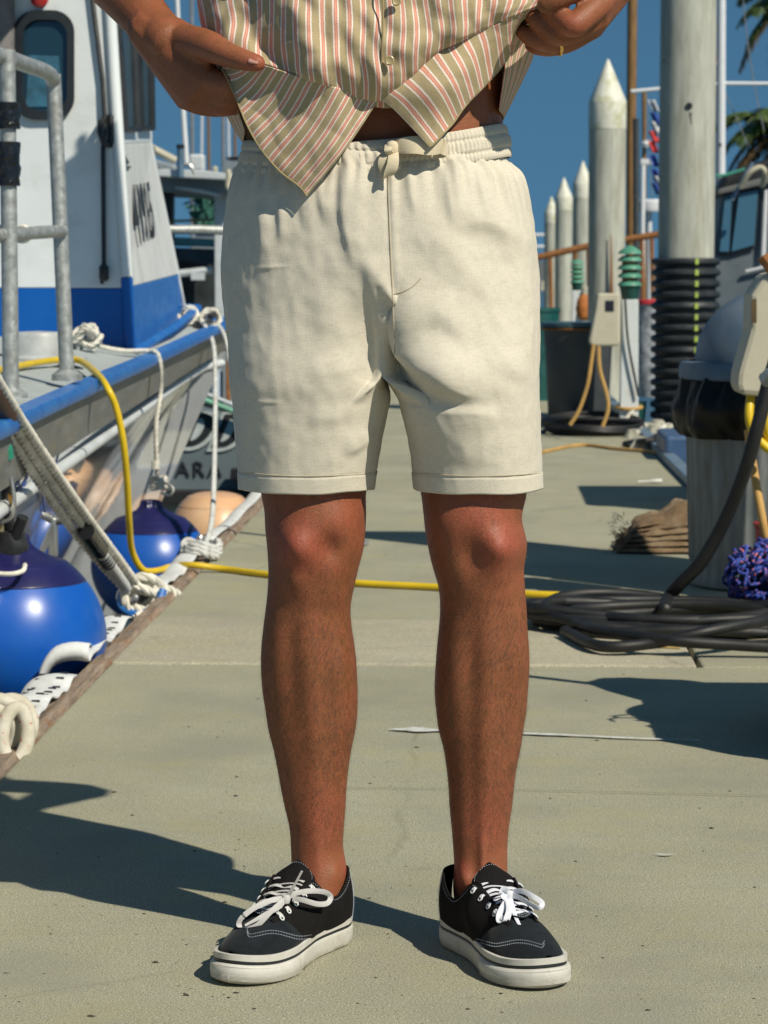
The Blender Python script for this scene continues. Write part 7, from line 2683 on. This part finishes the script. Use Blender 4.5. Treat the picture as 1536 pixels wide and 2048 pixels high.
def make_shoe(heel, axis, side, lace_mat, label):
    """heel: back of the heel on the ground; axis: unit vector to the toe; side=+1 when the medial side is to the right of the axis seen from above"""
    ax_ = Vector((axis[0], axis[1], 0)).normalized()
    med = Vector((ax_.y, -ax_.x, 0)) * side

    def W(x, y_, z):
        # y_ < 0 medial, > 0 lateral
        return heel + ax_ * x - med * y_ + Vector((0, 0, z))
    toe_spring = lambda x: 0.006 * max(0, (x / SL - 0.78) / 0.22) ** 2
    # ---- upper (the shoe part itself): quarters + vamp
    up = MB()
    NS, NR = 40, 14
    ZTOP = [(0.0, 0.098), (0.06, 0.094), (0.14, 0.080), (0.22, 0.072), (0.30, 0.074), (0.38, 0.090), (0.435, 0.104), (0.50, 0.097), (0.58, 0.087), (0.66, 0.077), (0.73, 0.069)]
    YTOP = [(0.0, 0.0002), (0.03, 0.016), (0.08, 0.026), (0.14, 0.031), (0.22, 0.034), (0.30, 0.035), (0.38, 0.032), (0.435, 0.0265), (0.50, 0.0225), (0.58, 0.0205), (0.66, 0.0185), (0.73, 0.0165)]
    def quarter(sd):
        rows_ = []
        for i in range(NS + 1):
            s = 0.73 * (i / NS) ** 1.1
            m, l_ = interp(OUT, max(s, 0.003))
            hw = max((m if sd < 0 else l_) - 0.003, 0.0002)
            zt, = interp(ZTOP, s)
            yt, = interp(YTOP, s)
            xb = max(s * SL, 0.004)
            row = []
            for j in range(NR + 1):
                q = j / NR
                bul = 0.0035 * math.sin(math.pi * q) * (1 if s > 0.05 else 0.5) * max(0, min(1, (0.58 - s) / 0.08))
                yy = hw * (1 - q) + yt * q
                # rounded over the instep
                if s > 0.34:
                    k = min(1, (s - 0.34) / 0.12)
                    yy += k * 0.011 * max(0.15, min(1, (0.60 - s) / 0.12)) * math.sin(math.pi * q) ** 1.2
                z = ZT - 0.006 + (zt - ZT + 0.006) * (q ** (1.0 if s < 0.34 else 0.92))
                x = xb + (0.010 * math.sin(math.pi * q * 0.8) * (1 - min(1, s / 0.12)) * -0.5)
                row.append(W(x, sd * (yy + bul), z))
            rows_.append(row)
        up.grid(rows_)
        return rows_
    qm = quarter(-1)
    ql = quarter(1)
    shoe = up.build('shoe', M_cvs, None, angle=180, solid=0.0022, fixn=False)
    adopt(shoe, person)
    shoe['label'] = label
    # ---- vamp / toe cap in suede
    vp = MB()
    rows_ = []
    VS = [(0.48, 0.040), (0.56, 0.058), (0.62, 0.068), (0.68, 0.071), (0.74, 0.067), (0.80, 0.061), (0.88, 0.053), (0.94, 0.046), (0.98, 0.039), (0.995, 0.034)]
    for i in range(37):
        s = 0.50 + 0.494 * (i / 36)
        m, l_ = interp(OUT, s)
        zc, = interp(VS, s)
        row = []
        for j in range(41):
            q = -1 + 2 * j / 40
            hw = ((m if q < 0 else l_) - 0.0035)
            yy = math.copysign(abs(q) ** 0.92, q) * hw
            a = abs(q)
            prof = (1 - a ** 2.3) ** 0.62
            z = ZT - 0.004 + toe_spring(s * SL) + (max(zc, 0.035) - ZT + 0.004) * prof
            # rear edge sweeps forward at the middle (curved toe-cap line)
            sx = s + (0.745 - s) * max(0, 1 - (s - 0.50) / 0.245) * (1 - a ** 1.6) * 1.0
            rear = max(0, 1 - (s - 0.50) / 0.12)
            zc2, = interp(VS, min(sx, 0.99))
            z = ZT - 0.004 + toe_spring(sx * SL) + (max(zc2, 0.035) - ZT + 0.004) * prof
            row.append(W(sx * SL * 0.979, yy * (1 + 0.10 * rear * (1 - a ** 3)), z + 0.0012 + 0.006 * rear * (1 - a ** 4)))
        rows_.append(row)
    vp.grid(rows_)
    vo = vp.build('toe_cap', M_suede, None, angle=180, solid=0.0016, fixn=False)
    adopt(vo, shoe)
    # white double stitch along the toe-cap edge
    for off_ in (1, 2):
        path = []
        rr_ = rows_[off_ - 1] if off_ == 1 else rows_[2]
        P = [p + Vector((0, 0, 0.0016)) for p in rr_]
        P = resample(P, 150)
        st_ = MB()
        for k in range(3, 147, 2):
            st_.tube([P[k], P[k + 1] * 0.75 + P[k] * 0.25], 0.0006, 4)
        so_ = st_.build('cap_stitching', M_stitch, None)
        so_['kind'] = 'stuff'
        adopt(so_, shoe)
    # ---- tongue
    tg = MB()
    rows_t = []
    for i in range(25):
        q = i / 24
        x = (0.735 - 0.365 * q) * SL
        z = 0.060 + 0.062 * q ** 1.25
        hw = 0.018 + 0.014 * min(1, q * 1.2)
        if q > 0.80:
            hw *= math.sqrt(max(0.02, 1 - ((q - 0.80) / 0.205) ** 2))
        rows_t.append([W(x, hw * e, z - 0.012 * e * e) for e in np.linspace(-1, 1, 17)])
    tg.grid(rows_t)
    to_ = tg.build('tongue', M_cvs, None, angle=180, solid=0.003, fixn=False)
    adopt(to_, shoe)
    edge = [r_[1] for r_ in rows_t[12:]] + [p for p in rows_t[-2][2:-2]] + [r_[-2] for r_ in reversed(rows_t[12:])]
    P = resample([p + Vector((0, 0, 0.0022)) for p in edge], 120)
    st_ = MB()
    for k in range(2, 117, 2):
        st_.tube([P[k], P[k] * .3 + P[k + 1] * .7], 0.0004, 4)
    so_ = st_.build('tongue_stitching', M_stitch, None)
    so_['kind'] = 'stuff'
    adopt(so_, shoe)
    # collar binding with stitches, heel strip
    col = [r_[-1] for r_ in reversed(qm[:28])] + [r_[-1] for r_ in ql[1:28]]
    cb = MB().tube(resample(col, 70), 0.0017, 6)
    co_ = cb.build('collar_binding', M_cvs, None)
    adopt(co_, shoe)
    st_ = MB()
    for sd, rows_q in ((-1, qm), (1, ql)):
        out_ = -med * sd * 0.0016
        P = resample([r_[-2] + out_ + Vector((0, 0, 0.001)) for r_ in rows_q[:28]], 80)
        for k in range(1, 78, 2):
            st_.tube([P[k], P[k] * .3 + P[k + 1] * .7], 0.0004, 4)
        for cI in (4, 5):
            P = resample([p + out_ * 1.2 - ax_ * 0.0008 for p in rows_q[cI]], 26)
            for k in range(1, 25):
                st_.tube([P[k], P[k] * .4 + P[k + 1] * .6], 0.0004, 4)
    so_ = st_.build('collar_stitching', M_stitch, None)
    so_['kind'] = 'stuff'
    adopt(so_, shoe)
    # ---- sole: rubber side wall with toe bumper, black pinstripe, textured toe
    o1 = outline()
    n_ = len(o1)
    sole = MB()
    ringsS = []
    for (z, ins, bump_) in ((0.0, 0.0045, 0), (0.0020, 0.0012, 0.2), (0.007, 0.0, 0.7), (0.013, -0.0004, 1.0), (0.019, -0.0004, 0.9), (0.0225, 0.0, 0.45), (0.0238, 0.0010, 0.0), (0.0240, 0.0022, 0.0)):
        ring = []
        oo = outline(ins)
        for k, (x, y_) in enumerate(oo):
            tb = max(0.0, min(1.0, (x / SL - 0.60) / 0.05))
            c = Vector((0.72 * SL, 0, 0))
            d = Vector((x, y_, 0)) - c
            d = d.normalized() if d.length > 1e-6 else Vector((1, 0, 0))
            e = 0.0042 * bump_ * tb
            ring.append(W(x + d.x * e, y_ + d.y * e, z + toe_spring(x) * (0.7 + 0.3 * z / 0.04)))
        ringsS.append(ring)
    sole.rings(ringsS, True, True, False)
    so1 = sole.build('sole', M_fox, None, angle=45)
    adopt(so1, shoe)
    # diamond relief on the toe bumper
    tx_ = MB()
    for r_i in range(12):
        zz = 0.0040 + r_i * 0.0015
        for k in range(0, 300):
            f_ = (k + 0.5 * (r_i % 2)) / 300 * n_
            i0 = int(f_) % n_
            x0, y0 = o1[i0]
            x1, y1 = o1[(i0 + 1) % n_]
            q = f_ - int(f_)
            x, y_ = x0 + (x1 - x0) * q, y0 + (y1 - y0) * q
            if x / SL < 0.665:
                continue
            d = Vector((x - 0.72 * SL, y_, 0)).normalized()
            sb = math.sin(math.pi * min(1, (zz - 0.001) / 0.022)) ** 0.5
            e = 0.0042 * (0.55 + 0.45 * sb)
            p = W(x + d.x * e, y_ + d.y * e, zz + toe_spring(x))
            nrm_ = (W(x + d.x, y_ + d.y, 0) - W(x, y_, 0)).normalized()
            tn = nrm_.cross(Vector((0, 0, 1)))
            o_ = len(tx_.v)
            for vv2 in (tn * 0.0009, Vector((0, 0, 0.0010)), tn * -0.0009, Vector((0, 0, -0.0010)), nrm_ * 0.0004):
                tx_.v.append(tuple(p + vv2))
            for a, b_ in ((0, 1), (1, 2), (2, 3), (3, 0)):
                tx_.f.append((o_ + a, o_ + b_, o_ + 4))
    to2 = tx_.build('toe_texture', M_fox, None, smooth=False)
    to2['kind'] = 'stuff'
    adopt(to2, shoe)
    # pinstripe and upper foxing band
    for (nm, z0, z1, ins, mat) in (('pinstripe', 0.0242, 0.0276, 0.0008, M_pin), ('foxing_band', 0.0278, 0.0350, 0.0004, M_fox)):
        b = MB()
        rr_ = []
        for (z, i_) in ((z0, ins + 0.003), (z0, ins), (z1, ins), (z1 + 0.0006, ins + 0.001), (z1 + 0.0006, ins + 0.004)):
            rr_.append([W(x, y_, z + toe_spring(x)) for (x, y_) in outline(i_)])
        b.rings(rr_, True, False, False)
        x = b.build(nm, mat, None, angle=50)
        adopt(x, shoe)
    b = MB()
    b.add([W(x, y_, 0.0236 + toe_spring(x)) for (x, y_) in outline(0.003)], [tuple(range(n_))])
    x = b.build('insole_board', M_pin, None, smooth=False)
    adopt(x, shoe)
    b = MB()
    lin = [(x, y_) for (x, y_) in outline(0.007) if x < 0.50 * SL]
    b.add([W(x, y_, 0.056) for (x, y_) in lin], [tuple(range(len(lin)))])
    x = b.build('sock_liner', M_cvs, None, smooth=False)
    adopt(x, shoe)
    # ---- eyelets and laces
    eyes = {}
    for sd, rows_q in ((-1, qm), (1, ql)):
        for k in range(5):
            s = 0.455 + 0.056 * k
            fi = ((s / 0.73) ** (1 / 1.1)) * NS
            i0 = int(fi)
            rowp = [rows_q[i0][j].lerp(rows_q[min(i0 + 1, NS)][j], fi - i0) for j in range(NR + 1)]
            p = rowp[NR - 2]
            tz = (rowp[NR - 1] - rowp[NR - 3]).normalized()
            nrm_ = ax_.cross(tz).normalized()
            if nrm_.z < 0:
                nrm_ = -nrm_
            u_ = ax_
            w2 = nrm_.cross(u_).normalized()
            c = p + nrm_ * 0.0022
            eyes[(sd, k)] = (c, nrm_)
            b = MB().tube([c + (u_ * math.cos(a) + w2 * math.sin(a)) * 0.0036 for a in np.linspace(0, 2 * math.pi, 21)[:-1]], 0.0009, 8, loop=True)
            x = b.build('eyelet', M_eye, None)
            adopt(x, shoe)
            b = MB()
            b.add([c - nrm_ * 0.0004 + (u_ * math.cos(a) + w2 * math.sin(a)) * 0.0034 for a in np.linspace(0, 2 * math.pi, 17)[:-1]], [tuple(range(16))])
            x = b.build('eyelet_hole', M_pin, None, smooth=False)
            adopt(x, shoe)
    wl_ = 0.0034
    for k in range(5):
        a, na = eyes[(-1, k)]
        c, nc_ = eyes[(1, k)]
        midp = (a + c) / 2 + Vector((0, 0, 0.0075)) - ax_ * 0.002
        b = MB()
        b.rings(tape([a - na * 0.001, a + na * 0.0035 + (c - a) * 0.06, a.lerp(midp, .55) + Vector((0, 0, 0.0045)), midp, c.lerp(midp, .55) + Vector((0, 0, 0.0045)), c + nc_ * 0.0035 + (a - c) * 0.06, c - nc_ * 0.001], [wl_ * .35, wl_ * .8, wl_, wl_, wl_, wl_ * .8, wl_ * .35], [ax_ + Vector((0, 0, -.25))] * 7, 36, 0.0006))
        x = b.build('lace_bar', lace_mat, None, angle=60)
        adopt(x, shoe)
        if k < 4:
            a2, _ = eyes[(1, k + 1)]
            b = MB()
            lo = a2.lerp(a, 0.12) + Vector((0, 0, 0.001))
            b.rings(tape([lo, a2.lerp(a, .35) + Vector((0, 0, 0.007)), a2.lerp(a, .65) + Vector((0, 0, 0.0075)), a2.lerp(a, .9) + Vector((0, 0, 0.002))], [wl_ * .9] * 4, [ax_] * 4, 24, 0.0008))
            x = b.build('lace_cross', lace_mat, None, angle=60)
            adopt(x, shoe)
    return shoe, W, eyes, ax_, (vo, shoe)


shoeR, WR, eyR, axR, medR = make_shoe(Vector((-0.186, 3.340, 0.0)), (-0.440, -0.898), -1, M_lace_g, 'black and white sneaker with grey laces in a wide bow')
shoeL, WL, eyL, axL, medL = make_shoe(Vector((-0.034, 3.336, 0.0)), (0.43, -0.903), 1, M_lace_w, 'black and white sneaker with bright white laces')


def photo_stitch(shoe, meshes, lines):
    """double row of pale stitches along the toe-cap seam, laid on the upper's surface"""
    trees = []
    for ob in meshes:
        bm_ = bmesh.new()
        bm_.from_mesh(ob.data)
        trees.append(BVHTree.FromBMesh(bm_))
        bm_.free()
    b_ = MB()
    for pl_ in lines:
        P = catmull(pl_, 110)
        for k in range(0, 108, 2):
            q = []
            for (x, y_) in (P[k], P[k] * 0.35 + P[k + 1] * 0.65):
                d = ray(x, y_).normalized()
                hits = [t_.ray_cast(CAM_O, d) for t_ in trees]
                hits = [h for h in hits if h[0] is not None]
                if hits:
                    h = min(hits, key=lambda h: h[3])
                    q.append(h[0] - d * 0.0016)
            if len(q) == 2:
                b_.tube(q, 0.0007, 4)
    x = b_.build('seam_stitching', M_stitch, None)
    x['kind'] = 'stuff'
    adopt(x, shoe)


SR = [(494, 1858), (499, 1868), (518, 1865), (537, 1861), (557, 1862), (576, 1867), (596, 1872), (615, 1871), (631, 1867), (645, 1869)]
SLn = [(939, 1889), (943, 1881), (953, 1878), (973, 1883), (991, 1887), (1011, 1884), (1032, 1880), (1052, 1881), (1072, 1886), (1084, 1889), (1090, 1880)]
photo_stitch(shoeR, medR, [SR, [(x, y_ + 6) for x, y_ in SR]])
photo_stitch(shoeL, medL, [SLn, [(x, y_ + 6) for x, y_ in SLn]])


def lace(shoe, pts_, widths, wd, mat, name='lace_loop', n=60):
    b = MB().rings(tape(pts_, widths, wd, n, 0.0005))
    x = b.build(name, mat, None, angle=60)
    adopt(x, shoe)


w0 = 0.0033
V_ = Vector
# right shoe bow (picture left)
kR = pt(572, 1797, 3.179)
lace(shoeR, [kR, pt(545, 1800, 3.164), pt(510, 1815, 3.154), pt(484, 1835, 3.149), pt(478, 1850, 3.149), pt(490, 1858, 3.144), pt(515, 1850, 3.144), pt(540, 1825, 3.149), pt(562, 1805, 3.164), kR], [w0] * 10, [UP, (0, .4, 1), (0.3, .3, 1), (0.8, .2, .6), (1, .2, 0), (0.6, 0.2, -.8), (0.5, 0.2, -1), (0.6, .2, -1), (0.4, .2, -1), (0, 0, -1)], M_lace_g)
lace(shoeR, [kR, pt(590, 1787, 3.179), pt(620, 1782, 3.189), pt(648, 1784, 3.199), pt(661, 1793, 3.204), pt(655, 1806, 3.199), pt(635, 1808, 3.189), pt(605, 1800, 3.179), pt(585, 1797, 3.179)], [w0] * 9, [UP, UP, UP, (0.5, 0, 1), (1, 0, 0.1), (0.4, 0, -1), (0.2, 0.2, -1), (0, .2, -1), (0, 0, -1)], M_lace_g)
lace(shoeR, [kR, pt(580, 1785, 3.174), pt(590, 1768, 3.169), pt(604, 1742, 3.164)], [w0, w0 * .9, 0.0016, 0.0014], [(1, 0, .4)] * 4, M_lace_g, 'lace_end')
lace(shoeR, [kR, pt(555, 1815, 3.159), pt(525, 1832, 3.146), pt(490, 1851, 3.139)], [w0, w0, w0 * .8, 0.0015], [(0.5, 0, -1)] * 4, M_lace_g, 'lace_end')
b = MB().lathe([(0.001, 0.006), (0.0045, 0.005), (0.006, 0.0), (0.0045, -0.005), (0.001, -0.006)], kR + V_((0, -0.003, 0)), 16)
adopt(b.build('lace_knot', M_lace_g, None), shoeR)
# left shoe bow (picture right)
kL = pt(1018, 1790, 3.189)
lace(shoeL, [kL, pt(1010, 1780, 3.179), pt(1003, 1778, 3.174), pt(1002, 1788, 3.172), pt(1012, 1795, 3.179), kL], [w0 * 1.2] * 6, [(1, 0, 0.6), (1, 0, .8), (0.4, 0, 1), (-.3, 0, 1), (0, 0, 1), (0.5, 0, 1)], M_lace_w)
lace(shoeL, [kL, pt(1030, 1783, 3.184), pt(1046, 1783, 3.174), pt(1066, 1793, 3.164), pt(1084, 1806, 3.159), pt(1078, 1816, 3.156), pt(1060, 1808, 3.162), pt(1038, 1795, 3.174), kL], [w0] * 9, [UP, UP, (0, .2, 1), (0.3, .2, 1), (0.8, .2, .5), (0.3, .2, -1), (0, .2, -1), (0, .2, -1), (0, 0, -1)], M_lace_w)
lace(shoeL, [kL, pt(1010, 1806, 3.174), pt(1000, 1828, 3.162), pt(1000, 1842, 3.156), pt(1012, 1840, 3.152), pt(1018, 1820, 3.159), pt(1016, 1800, 3.174)], [w0, w0 * 1.1, w0 * 1.3, w0 * 1.3, w0 * 1.3, w0 * 1.1, w0], [(1, 0, 0), (1, 0, 0), (1, .2, 0), (1, 0.5, .3), (1, .4, 0), (1, 0, 0), (1, 0, 0)], M_lace_w)
lace(shoeL, [kL, pt(1024, 1812, 3.169), pt(1032, 1835, 3.156), pt(1044, 1860, 3.142)], [w0, w0, w0 * .7, 0.0015], [(1, 0, 0)] * 4, M_lace_w, 'lace_end')
b = MB().lathe([(0.001, 0.007), (0.005, 0.0055), (0.0065, 0.0), (0.005, -0.0055), (0.001, -0.007)], kL + V_((0, -0.003, 0)), 16)
adopt(b.build('lace_knot', M_lace_w, None), shoeL)
